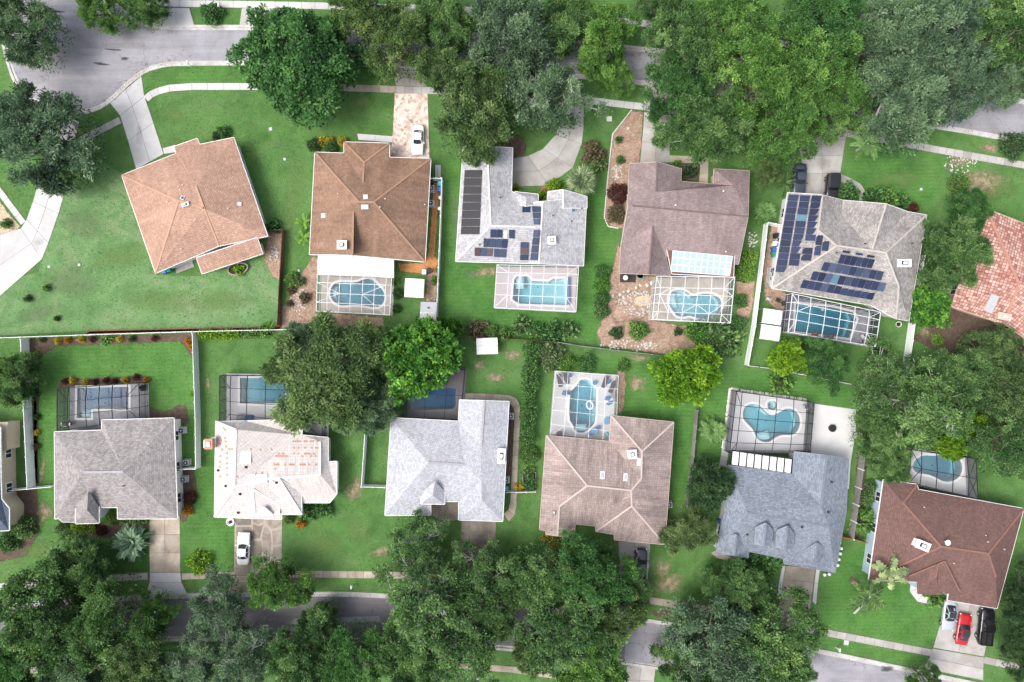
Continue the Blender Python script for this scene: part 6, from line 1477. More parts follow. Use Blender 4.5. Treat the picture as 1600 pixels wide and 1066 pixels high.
# palms and broad leaved plants ---------------------------------------------
def frond_mesh(seed, n, length, leaflets, lw, droop, elev, fan=False, wide=False, twist=.25):
    rng = np.random.default_rng(seed); P_, D_, N_, Ln, Wd, Tn = [], [], [], [], [], []
    for i in range(n):
        az = i*2.39996+rng.normal(0, .2); el = elev[0]+(elev[1]-elev[0])*(i/n)+rng.normal(0, .08); L = length*rng.uniform(.8, 1.1)*(1-.25*(el > 1.0)); tn = rng.uniform(0, 1)
        h = np.array([math.cos(az), math.sin(az), 0]); sd = np.array([-math.sin(az), math.cos(az), 0])
        def pt(t): return h*L*t*math.cos(el) + np.array([0, 0, L*t*math.sin(el)-droop*L*t*t])
        if fan:
            c = pt(.5); ax = norm(pt(.55)-pt(.45)); nrm_ = norm(np.cross(ax, sd)); nrm_ = nrm_ if nrm_[2] > 0 else -nrm_
            P_.append(np.zeros(3)); D_.append(norm(c)); N_.append(nrm_); Ln.append(np.linalg.norm(c)*2*.52); Wd.append(.05); Tn.append(tn)
            for k in range(leaflets):
                a = (k/(leaflets-1)-.5)*3.6; d = norm(ax*math.cos(a)+sd*math.sin(a)+np.array([0, 0, -.12-.25*rng.random()]))
                P_.append(c); D_.append(d); N_.append(norm(nrm_+rng.normal(0, .25, 3))); Ln.append(L*.5*rng.uniform(.85, 1.1)*(1-.25*abs(a)/1.8)); Wd.append(lw); Tn.append(.5*tn+.5*rng.random())
        elif wide:
            for k in range(5):
                t0 = k/5; a = pt(t0); b = pt(t0+.3); P_.append(a); D_.append(norm(b-a)); N_.append(norm(np.cross(b-a, sd)*(-1))+np.array([0, 0, .4])); Ln.append(np.linalg.norm(b-a)*1.2); Wd.append(lw*(1-.5*abs(t0-.4))); Tn.append(.6*tn+.4*rng.random())
        else:
            for k in range(leaflets):
                t0 = .12+.88*k/leaflets; a = pt(t0); tg = norm(pt(t0+.02)-pt(t0-.02))
                for s in (-1, 1):
                    d = norm(sd*s*(1-.35*t0)+tg*(.35+.8*t0)+np.array([0, 0, -.18+rng.normal(0, twist*.4)])); P_.append(a); D_.append(d); N_.append(norm(np.array([0, 0, 1])+rng.normal(0, twist, 3))); Ln.append(L*.30*(1.05-.75*abs(t0-.35))*rng.uniform(.85, 1.1)); Wd.append(lw); Tn.append(.5*tn+.5*rng.random())
            P_.append(np.zeros(3)); D_.append(norm(pt(.6))); N_.append(np.array([0, 0, 1.])); Ln.append(L*.9); Wd.append(.05); Tn.append(.9)
    return leaf_mesh('fronds', np.array(P_), np.array(D_), norm(np.array(N_)), np.array(Ln), np.array(Wd), np.array(Tn), .06)
FR = {'feather': frond_mesh(1, 17, 2.6, 20, .11, .35, (-.1, 1.0)), 'sago': frond_mesh(2, 44, 2.4, 18, .10, .28, (.0, 1.2), twist=.15), 'fan': frond_mesh(3, 40, 2.7, 13, .15, .10, (-.25, 1.25), True), 'coco': frond_mesh(4, 13, 2.9, 22, .15, .55, (.1, 1.0), twist=.5),
      'banana': frond_mesh(5, 9, 1.9, 0, .62, .35, (.2, 1.0), wide=True), 'rosette': frond_mesh(6, 26, 1.5, 0, .20, .30, (.1, 1.2), wide=True), 'paddle': frond_mesh(7, 15, 2.6, 0, 1.05, .28, (.0, 1.1), wide=True)}
def palm(label, px, py, r, kind, leaf, ht=2.2, name='palm', lean=(0, 0), cat='palm'):
    base = {'feather': 2.5, 'sago': 2.4, 'fan': 2.7, 'coco': 2.7, 'banana': 1.7, 'rosette': 1.4, 'paddle': 2.4}[kind]
    zc_ = ht+.3; q = P(px, py, zc_); g = P(px-lean[0], py-lean[1], 0) if lean != (0, 0) else Vector((q.x, q.y, 0)); s = r*KP*(HC-zc_)/base
    t = tag(empty(name, (g.x, g.y, 0)), label, cat)
    top = Vector((q.x-g.x, q.y-g.y, ht))
    MB().tube([(0, 0, -.05), tuple(top*.5+Vector((0, 0, .1))), tuple(top)], [.19, .15, .14], 8).build('trunk', MT['bark_pale'], t)
    me = FR[kind]
    if not me.materials: me.materials.append(MT[leaf])
    o = bpy.data.objects.new('fronds', me); col.objects.link(o); o.parent = t; o.location = top; o.scale = (s, s, s); o.rotation_euler.z = random.uniform(0, 6.28)
    o.material_slots[0].link = 'OBJECT'; o.material_slots[0].material = MT[leaf]
palm('fan palm beside the pale grey solar house', 909, 283, 29, 'fan', 'lf_fanpalm', 2.6)
palm('stiff round blue green palm on the shaded lawn', 204, 848, 31, 'sago', 'lf_sago', .9)
palm('feathery palm on the lawn above the solar covered house', 1358, 224, 27, 'feather', 'lf_palm', 3.2)
palm('spiky palm between mauve roof and white fence', 1196, 330, 19, 'sago', 'lf_palm', 1.2)
palm('bright broad leaved plant left of the brown house, upper one', 474, 347, 15, 'banana', 'lf_banana', .8, 'banana_plant', cat='plant')
palm('bright broad leaved plant left of the brown house, lower one', 473, 371, 14, 'banana', 'lf_banana', .8, 'banana_plant', cat='plant')
palm('drooping dark palm leaning over the bright front lawn', 1361, 934, 29, 'coco', 'lf_olive', 4.5, lean=(26, -24))
palm('light green palm against the reddish brown roof', 1393, 897, 27, 'paddle', 'lf_fanpalm', 4.2)
palm('small spiky palm on the lawn left of the lobed pool', 1114, 673, 23, 'sago', 'lf_palm', .8)
palm('bright spiky plant below the huge olive tree corner', 421, 511, 11, 'rosette', 'lf_banana', .4, 'spiky_plant', cat='plant')
palm('spiky agave like plant by the red tile house', 1467, 530, 10, 'rosette', 'lf_banana', .3, 'spiky_plant', cat='plant')
palm('thin spiky plant beside the drive of the solar covered house', 1228, 285, 18, 'rosette', 'lf_olive', .8, 'spiky_plant', cat='plant')
palm('small palm below the entry of the blue-grey house', 1240, 872, 14, 'feather', 'lf_dense', 1.0)
palm('large green yucca at the entry of the blue-grey house', 1203, 876, 18, 'sago', 'lf_dense', .8)

# ------------------------------------------------------------------ fences
def fence(label, pts, h=1.8, mat='vinyl', plen=2.4, post=.13, postmat=None, style='solid', cat='fence'):
    """pts: foot of the fence in survey pixels; every panel and post is a piece of its own"""
    q = [P(*p) for p in pts]; c = q[0]; t = tag(empty('fence', (c.x, c.y, 0)), label, cat)
    pm = bpy.data.meshes.new('post'); b = MB(); b.box((0, 0, (h+.06)/2), (post, post, h+.06)); b.add([(-post*.62, -post*.62, h+.06), (post*.62, -post*.62, h+.06), (post*.62, post*.62, h+.06), (-post*.62, post*.62, h+.06), (0, 0, h+.14)], [(0, 1, 4), (1, 2, 4), (2, 3, 4), (3, 0, 4), (3, 2, 1, 0)])
    pm.from_pydata(b.v, [], b.f); pm.materials.append(MT[postmat or mat])
    first = True
    for a, d in zip(q[:-1], q[1:]):
        L = (d-a).length; n = max(1, round(L/plen)); dr = (d-a).normalized(); rz = math.atan2(dr.y, dr.x)
        for i in range(n+1):
            if i == 0 and not first: continue
            o = bpy.data.objects.new('post', pm); col.objects.link(o); o.parent = t; o.location = a+dr*L*i/n-c; o.rotation_euler.z = rz
        first = False
        w = L/n-post; m = bpy.data.meshes.new('panel'); b = MB()
        if style == 'solid':
            k = max(3, int(w/.16))
            for j in range(k): b.box((-w/2+(j+.5)*w/k, 0, h*.5), (w/k-.006, .028, h*.86))
            b.box((0, 0, h*.96), (w, .06, .09)); b.box((0, 0, .10), (w, .06, .12))
        elif style == 'shadow':
            k = max(3, int(w/.18))
            for j in range(k): b.box((-w/2+(j+.5)*w/k, -.03, h*.5+.03), (w/k-.02, .022, h*.94+random.uniform(-.03, .03)))
            for zz in (.35, h*.55, h*.9): b.box((0, .025, zz), (w, .045, .09))
        else:
            k = max(3, int(w/.22))
            for j in range(k): b.box((-w/2+(j+.5)*w/k, 0, h*.5), (.03, .03, h*.96))
            b.box((0, 0, h*.92), (w, .05, .05)); b.box((0, 0, .2), (w, .05, .05))
        m.from_pydata(b.v, [], b.f); m.materials.append(MT[mat])
        for i in range(n):
            o = bpy.data.objects.new('panel', m); col.objects.link(o); o.parent = t; o.location = a+dr*L*(i+.5)/n-c; o.rotation_euler.z = rz
    return t
fence('long white vinyl fence below the pale angled lawn', [(-40,529.5),(46,527),(160,523),(309,518.5),(380,517),(470,515)])
fence('white vinyl fence left of the lush lawn', [(45.5,530),(50,640),(55.5,758)])
fence('white vinyl fence between the taupe house and the white tile house lawns', [(309,521),(311,580),(313.5,650),(314,729)])
fence('short white gate fence joining cream house and taupe house', [(26,763),(56,760.5),(92,757)])
fence('short white fence at the side of the taupe house', [(280,731),(297,730),(313,729.5)])
fence('white vinyl fence right of the brown house', [(692,283),(689,370),(684,495)])
fence('short white gate fence at the upper corner of the brown house', [(674,283),(683,283),(691,283)])
fence('brown wooden fence between the tan house and the brown house', [(446,362),(444,400),(441,450),(438,508)], 1.5, 'wood_brown', 2.0)
fence('short brown fence at the right corner of the tan house', [(421,363),(434,362),(445,361.5)], 1.5, 'wood_brown', 2.0)
fence('white vinyl fence between the mauve house and the solar covered house', [(1193,352),(1184,430),(1174,510),(1163,570)])
fence('short white fence at the upper corner of the solar covered house', [(1194,351),(1205,353),(1216,355)])
fence('low black and white fence below the slanted pool', [(1163,571),(1200,575.5),(1260,587),(1325,600)], 1.3, 'white', 2.0, .09, 'iron', 'pickets')
fence('tall white vinyl fence right of the solar covered house', [(1434,402),(1423,480),(1408,585)])
fence('weathered wooden fence between the pinkish house and the blue-grey house', [(1086,640),(1080,710),(1070,790)], 1.7, 'wood_grey', 2.3, .12, 'wood_grey', 'shadow')
fence('weathered wooden fence between the blue-grey house and the reddish brown house', [(1344,703),(1336,760),(1325,838)], 1.8, 'wood_grey', 2.3, .12, 'white', 'shadow')
fence('white vinyl side fence enclosing the narrow pale lawn', [(574,676),(571,720),(568.5,757),(587,757.5),(605,758)])
fence('orange stained gate fence at the corner of the reddish brown house', [(1312,836),(1325,838),(1347,844)], 1.5, 'wood_orange', 1.6)
fence('low brown back fence behind the shed lawn', [(716,525),(800,530),(870,535)], 1.2, 'wood_brown', 2.4)
fence('low weathered back fence behind the sandy yard', [(871,535),(909,541),(965,548),(1044,557)], 1.2, 'wood_grey', 2.4)
fence('short white gate beside the raised bed of the very pale house', [(792,767),(808,767),(836,766)], 1.2, 'white', 1.6)

# ------------------------------------------------------------------ cars
def paint(name, c, rough=.25, metal=.0):
    m = NT(name); m.color(c); m.b.inputs['Roughness'].default_value = rough; m.b.inputs['Metallic'].default_value = metal; m.b.inputs['Coat Weight'].default_value = .6; m.b.inputs['Coat Roughness'].default_value = .06; return m.m
MT['tyre'] = plain('tyre_rubber', (.02, .02, .02), .9, .2); MT['rim'] = plain('alloy_rim', (.45, .45, .47), .3, .5, .7)
MT['lamp'] = plain('headlamp_lens', (.72, .74, .76), .1, .6, 0, 0); MT['tail'] = plain('tail_lamp', (.40, .015, .012), .2, .5, 0, 0); MT['carglass'] = plain('car_glass', (.025, .032, .04), .06, .7, 0, 0)
def car(label, px, py, ang, L, W, H_, mat, kind='sedan', name='car'):
    """ang: compass of the nose, degrees clockwise from picture-up"""
    q = P(px, py, .6); t = tag(empty(name, (q.x, q.y, .07), R(90-ang)), label, 'car')
    hl = L/2; belt = H_*.60
    if kind == 'suv': belt = H_*.58
    # lower body: stations along x
    st = []
    N = 17
    for i in range(N):
        u = -1+2*i/(N-1); x = u*hl
        hw = W/2*(1-.16*max(0, abs(u)-.62)**2/.144) * (1-.05*(abs(u) > .97))
        top = belt*(1.0 if abs(u) < .55 else 1-.16*((abs(u)-.55)/.45)**1.5*(1.25 if u > 0 else .7))
        if kind in ('pickup',): top = belt*(1.02 if u > -.98 else .9)*(1-.10*max(0, (u-.6)/.4)**2)
        zb = .24 if abs(u) < .9 else .30
        st.append([(x, -hw*.90, zb), (x, -hw*.99, .42), (x, -hw, .60), (x, -hw*.965, top*.90), (x, -hw*.84, top), (x, -hw*.4, top+.025), (x, 0, top+.035), (x, hw*.4, top+.025), (x, hw*.84, top), (x, hw*.965, top*.90), (x, hw, .60), (x, hw*.99, .42), (x, hw*.90, zb)])
    V = [p for s in st for p in s]; m_ = 13; F = []
    for i in range(N-1):
        for k in range(m_): F.append((i*m_+k, i*m_+(k+1) % m_, (i+1)*m_+(k+1) % m_, (i+1)*m_+k))
    F.append(tuple(range(m_-1, -1, -1))); F.append(tuple((N-1)*m_+k for k in range(m_)))
    F = [f[::-1] for f in F]
    o = mk('body', V, F, mat, t, True)
    # greenhouse: base ring at the belt, roof ring above
    cfg = {'sedan': (-.62, .30, -.36, .06), 'suv': (-.93, .34, -.80, .12), 'coupe': (-.72, .34, -.30, .04), 'pickup': (-.22, .40, -.16, .18), 'jeep': (-.95, .30, -.92, .20)}[kind]
    x0, x1, r0, r1 = (c*hl for c in cfg); wb, wr = W*.43, W*.345 if kind != 'jeep' else W*.40
    zb, zr = belt-.02, H_
    base = [(x0, -wb*.92, zb), ((x0+x1)/2, -wb, zb), (x1, -wb*.88, zb), (x1+.12, 0, zb), (x1, wb*.88, zb), ((x0+x1)/2, wb, zb), (x0, wb*.92, zb), (x0-.08, 0, zb)]
    roof = [(r0, -wr*.93, zr-.03), ((r0+r1)/2, -wr, zr), (r1, -wr*.93, zr-.05), (r1+.06, 0, zr-.02), (r1, wr*.93, zr-.05), ((r0+r1)/2, wr, zr), (r0, wr*.93, zr-.03), (r0-.05, 0, zr)]
    cen = ((r0+r1)/2, 0, zr+.035)
    V = base+roof+[cen]; F = [(i, (i+1) % 8, 8+(i+1) % 8, 8+i) for i in range(8)] + [(8+i, 8+(i+1) % 8, 16) for i in range(8)]
    mk('cabin', V, F, mat, t, False)
    def pane(nm, ids, k=.88, off=.012):
        pts = [Vector(V[i]) for i in ids]; c = sum(pts, Vector())/len(pts)
        pts = [c+(p-c)*k for p in pts]; n = (pts[1]-pts[0]).cross(pts[2]-pts[0]).normalized()
        if n.dot(c-Vector(((r0+r1)/2, 0, zb))) < 0: n = -n; pts = pts[::-1]
        mk(nm, [p+n*off for p in pts], [tuple(range(len(pts)))], MT['carglass'], t)
    pane('windshield', (2, 3, 4, 12, 11, 10)); pane('rear_window', (6, 7, 0, 8, 15, 14), .86)
    for a in ((0, 1, 9, 8), (1, 2, 10, 9), (4, 5, 13, 12), (5, 6, 14, 13)): pane('side_window', a, .84)
    if kind == 'coupe':
        pts = [(r0*1.1, -wr*.8, zr+.05), (r1, -wr*.8, zr+.045), (r1, wr*.8, zr+.045), (r0*1.1, wr*.8, zr+.05)]; mk('roof_panel', pts, [(0, 1, 2, 3)], MT['carglass'], t)
    if kind == 'suv':
        pts = [(r0*.15, -wr*.55, zr+.052), (r1*.6, -wr*.55, zr+.052), (r1*.6, wr*.55, zr+.052), (r0*.15, wr*.55, zr+.052)]; mk('sunroof', pts, [(0, 1, 2, 3)], MT['carglass'], t)
        for s in (-1, 1): MB().bar((r0, s*wr*.9, zr+.06), (r1, s*wr*.9, zr+.04), .04, .05).build('roof_rail', MT['grey_metal'], t)
    if kind == 'pickup':
        b = MB(); bx0, bx1 = -hl*.97, -hl*.26
        b.box(((bx0+bx1)/2, 0, belt+.03), (bx1-bx0-.1, W*.66, .05)); b.build('bed_floor', MT['black'], t)
        for s in (-1, 1): MB().box(((bx0+bx1)/2, s*W*.40, belt+.08), (bx1-bx0, W*.10, .16)).build('bed_rail', mat, t)
        MB().box((bx0, 0, belt+.08), (.1, W*.8, .16)).build('tailgate', mat, t)
    for s in (-1, 1):
        MB().box((hl*.955, s*W*.36, belt*.72), (.16, W*.17, .15), s*-.25).build('headlight', MT['lamp'], t)
        MB().box((-hl*.975, s*W*.37, belt*.78), (.10, W*.15, .16), s*.2).build('tail_light', MT['tail'], t)
        MB().box((x1-.15, s*(W/2+.07), belt+.04), (.14, .17, .12)).build('mirror', mat, t)
        for xw in (.60, -.60):
            w = empty('wheel'); w.parent = t; w.location = (xw*hl, s*(W/2-.10), .33)
            b = MB(); b.tube([(0, -.11, 0), (0, .11, 0)], [.33, .33], 16); b.build('tyre', MT['tyre'], w)
            b = MB(); b.tube([(0, s*.08, 0), (0, s*.125, 0)], [.21, .19], 10); b.build('rim', MT['rim'], w)
    MB().box((hl*.985, 0, .40), (.06, W*.62, .18)).build('grille', MT['black'], t); MB().box((-hl*.985, 0, .5), (.04, .5, .12)).build('number_plate', MT['white'], t)
    return t
MT['p_white'] = paint('white_car_paint', (.78, .79, .80)); MT['p_black'] = paint('black_car_paint', (.012, .012, .014), .15); MT['p_red'] = paint('red_car_paint', (.42, .012, .016), .2); MT['p_blue'] = paint('dark_blue_car_paint', (.035, .05, .075), .2); MT['p_silver'] = paint('silver_car_paint', (.50, .55, .60), .28, .3); MT['p_char'] = paint('charcoal_car_paint', (.03, .033, .045), .18)
car('small white car parked on the pink paver drive', 653, 219, 182, 4.35, 1.75, 1.45, MT['p_white'])
car('white car on the crazy paved drive', 381, 857, 2, 4.7, 1.84, 1.5, MT['p_white'], 'sedan')
car('dark blue grey car half under the oak below the pinkish house', 1001, 881, 2, 4.5, 1.8, 1.45, MT['p_char'])
car('silver blue car nearest the house path on the stained drive', 1482, 961, 187, 4.4, 1.85, 1.5, MT['p_silver'], 'coupe')
car('red sporty car in the middle of the three parked cars', 1505, 983, 9, 4.5, 1.9, 1.32, MT['p_red'], 'coupe')
car('black pickup truck rightmost of the three parked cars', 1539, 978, 6, 5.3, 2.05, 1.85, MT['p_black'], 'pickup', 'pickup_truck')
car('dark blue car at the left side of the grey drive', 1249, 281, 184, 4.6, 1.85, 1.5, MT['p_blue'], 'sedan')
car('black boxy jeep like car on the right of the grey drive', 1299, 292, 184, 3.7, 1.85, 1.85, MT['p_black'], 'jeep')
car('dark car parked at the kerb under the olive trees', 566, 96, 88, 4.5, 1.8, 1.45, MT['p_blue'])

# ------------------------------------------------------------------ yard things
def thing(name, label, cat, px, py, rz=0.0, group=None, z=0.0):
    q = P(px, py, z); return tag(empty(name, (q.x, q.y, z), R(rz)), label, cat, group)
# white pop-up canopy
def canopy(label, px, py, w, d, rz, mat='white', h=2.3):
    t = thing('canopy', label, 'canopy', *gnd(px, py, h), rz)
    a, b = w/2, d/2
    mk('cover', [(-a, -b, h-.3), (a, -b, h-.3), (a, b, h-.3), (-a, b, h-.3), (0, -b, h-.18), (a, 0, h-.18), (0, b, h-.18), (-a, 0, h-.18), (0, 0, h+.35)], [(0, 4, 8), (4, 1, 8), (1, 5, 8), (5, 2, 8), (2, 6, 8), (6, 3, 8), (3, 7, 8), (7, 0, 8)], MT[mat], t)
    for x0, y0, x1, y1 in ((-a, -b, a, -b), (a, -b, a, b), (a, b, -a, b), (-a, b, -a, -b)): mk('valance', [(x0, y0, h-.5), (x1, y1, h-.5), (x1, y1, h-.3), (x0, y0, h-.3)], [(0, 1, 2, 3)], MT[mat], t)
    for x in (-a, a):
        for y in (-b, b): MB().box((x*.97, y*.97, (h-.4)/2), (.06, .06, h-.4)).build('leg', MT['grey_metal'], t)
canopy('square white canopy on the lawn beside the oval pool', 647, 450, 2.75, 2.7, -3)
canopy('upper white shade canopy by the solar covered house', 1208, 495, 2.7, 2.1, -8); canopy('lower white shade canopy by the solar covered house', 1205, 520, 2.8, 2.1, -8)
# sheds
def shed(label, px, py, w, d, h, rz, mat, roofm, vents=True):
    t = thing('shed', label, 'shed', *gnd(px, py, h), rz)
    b = MB(); a, c = w/2, d/2; b.prism([(-a, -c), (a, -c), (a, c), (-a, c)], 0, h*.82); b.build('wall', MT[mat], t)
    e = .12; mk('roof', [(-a-e, -c-e, h*.80), (a+e, -c-e, h*.80), (a+e, c+e, h*.80), (-a-e, c+e, h*.80), (-a-e, 0, h), (a+e, 0, h)], [(0, 1, 5, 4), (2, 3, 4, 5), (0, 4, 3), (1, 2, 5)], MT[roofm], t)
    MB().bar((-a-e, 0, h+.02), (a+e, 0, h+.02), .1, .05).build('ridge_cap', MT['grey_metal'], t)
    MB().box((0, -c-.02, h*.38), (w*.45, .05, h*.7)).build('door', MT['white'], t)
    if vents:
        for s in (-1, 1): MB().lathe([(.12, 0), (.14, .1), (.05, .18)], (0, s*c*.5, h*.9), 10).build('roof_vent', MT['iron'], t)
MT['plasticgrey'] = plain('grey_plastic', (.40, .42, .44), .6); MT['bluebin'] = plain('blue_plastic', (.03, .12, .38), .5); MT['greenbin'] = plain('green_plastic', (.02, .22, .16), .5); MT['tealp'] = plain('teal_plastic', (.05, .38, .42), .5); MT['bluefab'] = plain('blue_fabric', (.06, .17, .38), .8); MT['darkfab'] = plain('charcoal_fabric', (.045, .042, .05), .8)
shed('grey plastic shed at the lower end of the white side fence', 669, 489, 2.1, 2.9, 2.3, -2, 'plasticgrey', 'plasticgrey')
shed('small white shed under the back fence bushes', 761, 541, 2.8, 2.1, 2.1, 2, 'white', 'white', False)
# air conditioners, bins
def aircon(label, px, py, rz=0):
    t = thing('air_conditioner', label, 'air conditioner', px, py, rz)
    MB().box((0, 0, .03), (1.0, 1.0, .06)).build('pad', MT['concrete_white'], t)
    MB().prism([(-.38, -.42), (.38, -.42), (.42, -.38), (.42, .38), (.38, .42), (-.38, .42), (-.42, .38), (-.42, -.38)], .06, .85).build('casing', MT['plasticgrey'], t)
    f = MB().lathe([(.33, 0), (.33, .03), (.30, .04)], (0, 0, .85), 16).build('fan_grille', MT['iron'], t)
    b = MB(); b.lathe([(.09, 0), (.09, .05)], (0, 0, .87), 10); b.bar((-.3, 0, .9), (.3, 0, .9), .03, .02); b.bar((0, -.3, .9), (0, .3, .9), .03, .02); b.build('fan_hub', MT['white'], f)
aircon('air conditioner by the upper side wall of the taupe house', 287, 672); aircon('air conditioner below the short fence of the taupe house', 290, 748); aircon('white pump box beside the short taupe house fence', 294, 722)
aircon('air conditioner right of the brown house', 675, 296); aircon('second air conditioner right of the brown house', 674, 319); aircon('air conditioner at the side of the very pale house', 791, 749); aircon('air conditioner by the pinkish house right wall', 1044, 787)
aircon('air conditioner beside the solar covered house', 1204, 424); aircon('second air conditioner beside the solar covered house', 1203, 436); aircon('air conditioner on the white patio corner', 1338, 680)
aircon('air conditioner at the upper side of the very pale house', 798, 650)
def bin_(label, px, py, mat, rz=0):
    t = thing('trash_bin', label, 'bin', px, py, rz)
    b = MB(); b.prism([(-.26, -.30), (.26, -.30), (.26, .30), (-.26, .30)], .05, 1.0, 1.12); b.build('body', MT[mat], t)
    b = MB(); b.prism([(-.32, -.36), (.32, -.36), (.32, .36), (-.32, .36)], 1.0, 1.08, .9); b.build('lid', MT[mat], t)
    MB().bar((-.28, .38, .98), (.28, .38, .98), .05, .05).build('handle', MT['black'], t)
    for s in (-1, 1): MB().tube([(s*.24, .30, .12), (s*.30, .30, .12)], [.12, .12], 10).build('wheel', MT['tyre'], t)
bin_('blue bin at the back corner of the tan house', 261, 425, 'bluebin', 15); bin_('green bin at the back corner of the tan house', 268.5, 422.5, 'greenbin', 15)
bin_('black bin at the upper side of the brown house', 674.5, 286, 'black'); bin_('teal bin along the white fence of the brown house', 688, 289, 'tealp'); bin_('blue bin along the white fence of the brown house', 687.5, 298, 'bluebin')
bin_('white topped bin beside the solar covered house', 1208, 382, 'white', 5); bin_('blue bin beside the solar covered house', 1207, 391, 'bluebin', 5); bin_('green bin beside the solar covered house', 1206.5, 399, 'greenbin', 5); bin_('black bin beside the solar covered house', 1210, 370, 'black')
bin_('blue bin at the dark tree beside the blue-grey roof', 1124, 813, 'bluebin', 10); bin_('teal bin by the gate of the very pale house', 791, 761, 'tealp'); bin_('blue bin behind the red tile house', 1489, 455, 'bluebin')
bin_('white utility box below the oval pool house corner', 664, 426, 'white'); bin_('black rounded bin on the straw path end', 672, 424, 'black', 30)
# potted / stored things along the brown house fence
for i, (x, y, m_, lb) in enumerate([(688,310,'white','white bucket along the white side fence'),(687,327,'white','round white lid along the white side fence'),(664.5,390,'white','white meter box on the brown house wall'),(663,400,'white','white hose box at the brown house corner')]):
    t = thing('bucket', lb, 'bucket', x, y); MB().lathe([(.20, 0), (.24, .45), (.27, .46), (.27, .5), (.2, .5)], n=12).build('body', MT[m_], t); MB().lathe([(.25, .5), (.25, .54), (.1, .58)], n=12).build('lid', MT[m_], t)
# sun loungers, chairs, tables
def lounger(label, px, py, rz, mat='darkfab', group=None):
    t = thing('sun_lounger', label, 'sun lounger', px, py, rz, group, .07)
    MB().box((0, -.35, .30), (.62, 1.25, .10)).build('cushion', MT[mat], t)
    mk('backrest', [(-.31, .26, .30), (.31, .26, .30), (.31, .92, .72), (-.31, .92, .72), (-.31, .28, .40), (.31, .28, .40), (.31, .90, .82), (-.31, .90, .82)], [(3, 2, 1, 0), (4, 5, 6, 7), (0, 1, 5, 4), (1, 2, 6, 5), (2, 3, 7, 6), (3, 0, 4, 7)], MT[mat], t)
    for x in (-.27, .27):
        MB().bar((x, -.98, .24), (x, .6, .24), .05, .05).build('frame_rail', MT['alu_dark'], t)
        for y in (-.9, .5): MB().box((x, y, .12), (.05, .05, .24)).build('leg', MT['alu_dark'], t)
lounger('outer dark sun lounger in the upper left of the white deck', 874, 594, 12); lounger('inner dark sun lounger in the upper left of the white deck', 884, 590, 10)
lounger('inner dark sun lounger in the upper right of the white deck', 945, 596, -18); lounger('outer dark sun lounger in the upper right of the white deck', 956.5, 604, -22)
def chair(label, px, py, rz, mat, z=.07, group=None):
    t = thing('patio_chair', label, 'chair', px, py, rz, group, z)
    MB().box((0, 0, .42), (.55, .52, .07)).build('seat', MT[mat], t); MB().box((0, -.27, .72), (.55, .07, .55)).build('backrest', MT[mat], t)
    for x in (-.28, .28): MB().box((x, 0, .62), (.05, .5, .05)).build('armrest', MT['alu_dark'], t)
    for x in (-.25, .25):
        for y in (-.22, .22): MB().box((x, y, .2), (.04, .04, .4)).build('leg', MT['alu_dark'], t)
def table(label, px, py, r, mat, z=.07, h=.72, cat='table', umb=None):
    t = thing('patio_table', label, cat, px, py, 0, None, z)
    MB().lathe([(r*.96, h-.05), (r, h-.03), (r, h), (.01, h)], n=20).build('tabletop', MT[mat], t); MB().tube([(0, 0, .03), (0, 0, h-.04)], [.05, .05], 8).build('pedestal', MT['alu_dark'], t); MB().lathe([(.3, 0), (.28, .04), (.06, .06)], n=14).build('base', MT['alu_dark'], t)
    if umb:
        for k in range(8):
            a0, a1 = 2*math.pi*k/8, 2*math.pi*(k+1)/8; mk('umbrella_panel', [(0, 0, 2.4), (umb*math.cos(a0), umb*math.sin(a0), 2.0), (umb*math.cos(a1), umb*math.sin(a1), 2.0)], [(0, 1, 2)], MT['bluefab' if k % 4 else 'white'], t)
        MB().tube([(0, 0, h), (0, 0, 2.45)], [.025, .025], 6).build('umbrella_pole', MT['white'], t)
MT['glassblue'] = plain('blue_glass_top', (.12, .30, .48), .1, .6)
table('small blue square table at the pool head', 929, 598, .35, 'bluefab', h=.45); table('blue parasol table at the right of the white deck', 948, 624, .45, 'glassblue', umb=.72)
for x, y, rz, lb in ((881,614,70,'blue chair left of the roman pool'),(888,613,-20,'pale blue chair left of the roman pool'),(889,586,10,'small blue chair between the left sun loungers'),(951,596,0,'blue stool between the right sun loungers'),(922,676,40,'blue chair below the roman pool'),(934,668,200,'dark chair below the roman pool')):
    chair(lb, x, y, rz, 'bluefab')
table('glass table with blue chairs below the roman pool', 928, 673, .5, 'glassblue'); table('oval blue table by the right edge of the white deck', 947.5, 657, .55, 'glassblue'); table('teal planter table at the lower right of the white deck', 948, 678, .38, 'tealp', h=.5)
def grill(label, px, py, rz=0, z=.07):
    t = thing('grill', label, 'grill', px, py, rz, None, z); MB().box((0, 0, .45), (.75, .5, .8)).build('cabinet', MT['iron'], t); MB().prism([(-.4, -.27), (.4, -.27), (.4, .27), (-.4, .27)], .85, 1.12, .8).build('hood', MT['iron'], t); MB().bar((-.3, -.3, 1.0), (.3, -.3, 1.0), .03, .03).build('handle', MT['grey_metal'], t)
    for s in (-1, 1): MB().box((s*.55, 0, .82), (.3, .45, .04)).build('side_shelf', MT['grey_metal'], t)
grill('dark grill at the lower left of the white deck', 873.5, 676.5); grill('grill in the corner of the lobed pool deck', 1258, 635); grill('grill on the grey flagstone deck', 108, 662)
def pool_float(label, px, py):
    t = thing('pool_float', label, 'pool float', px, py, 20, None, -.06); b = MB(); n = 16
    for i in range(n):
        a0, a1 = 2*math.pi*i/n, 2*math.pi*(i+1)/n; b.tube([(.45*math.cos(a0), .6*math.sin(a0), .08), (.45*math.cos(a1), .6*math.sin(a1), .08)], [.13, .13], 6)
    b.build('ring', MT['white'], t); MB().box((0, -.1, .06), (.5, .5, .08)).build('seat', MT['bluefab'], t)
pool_float('pale inflatable ring floating in the roman pool', 921.5, 633)
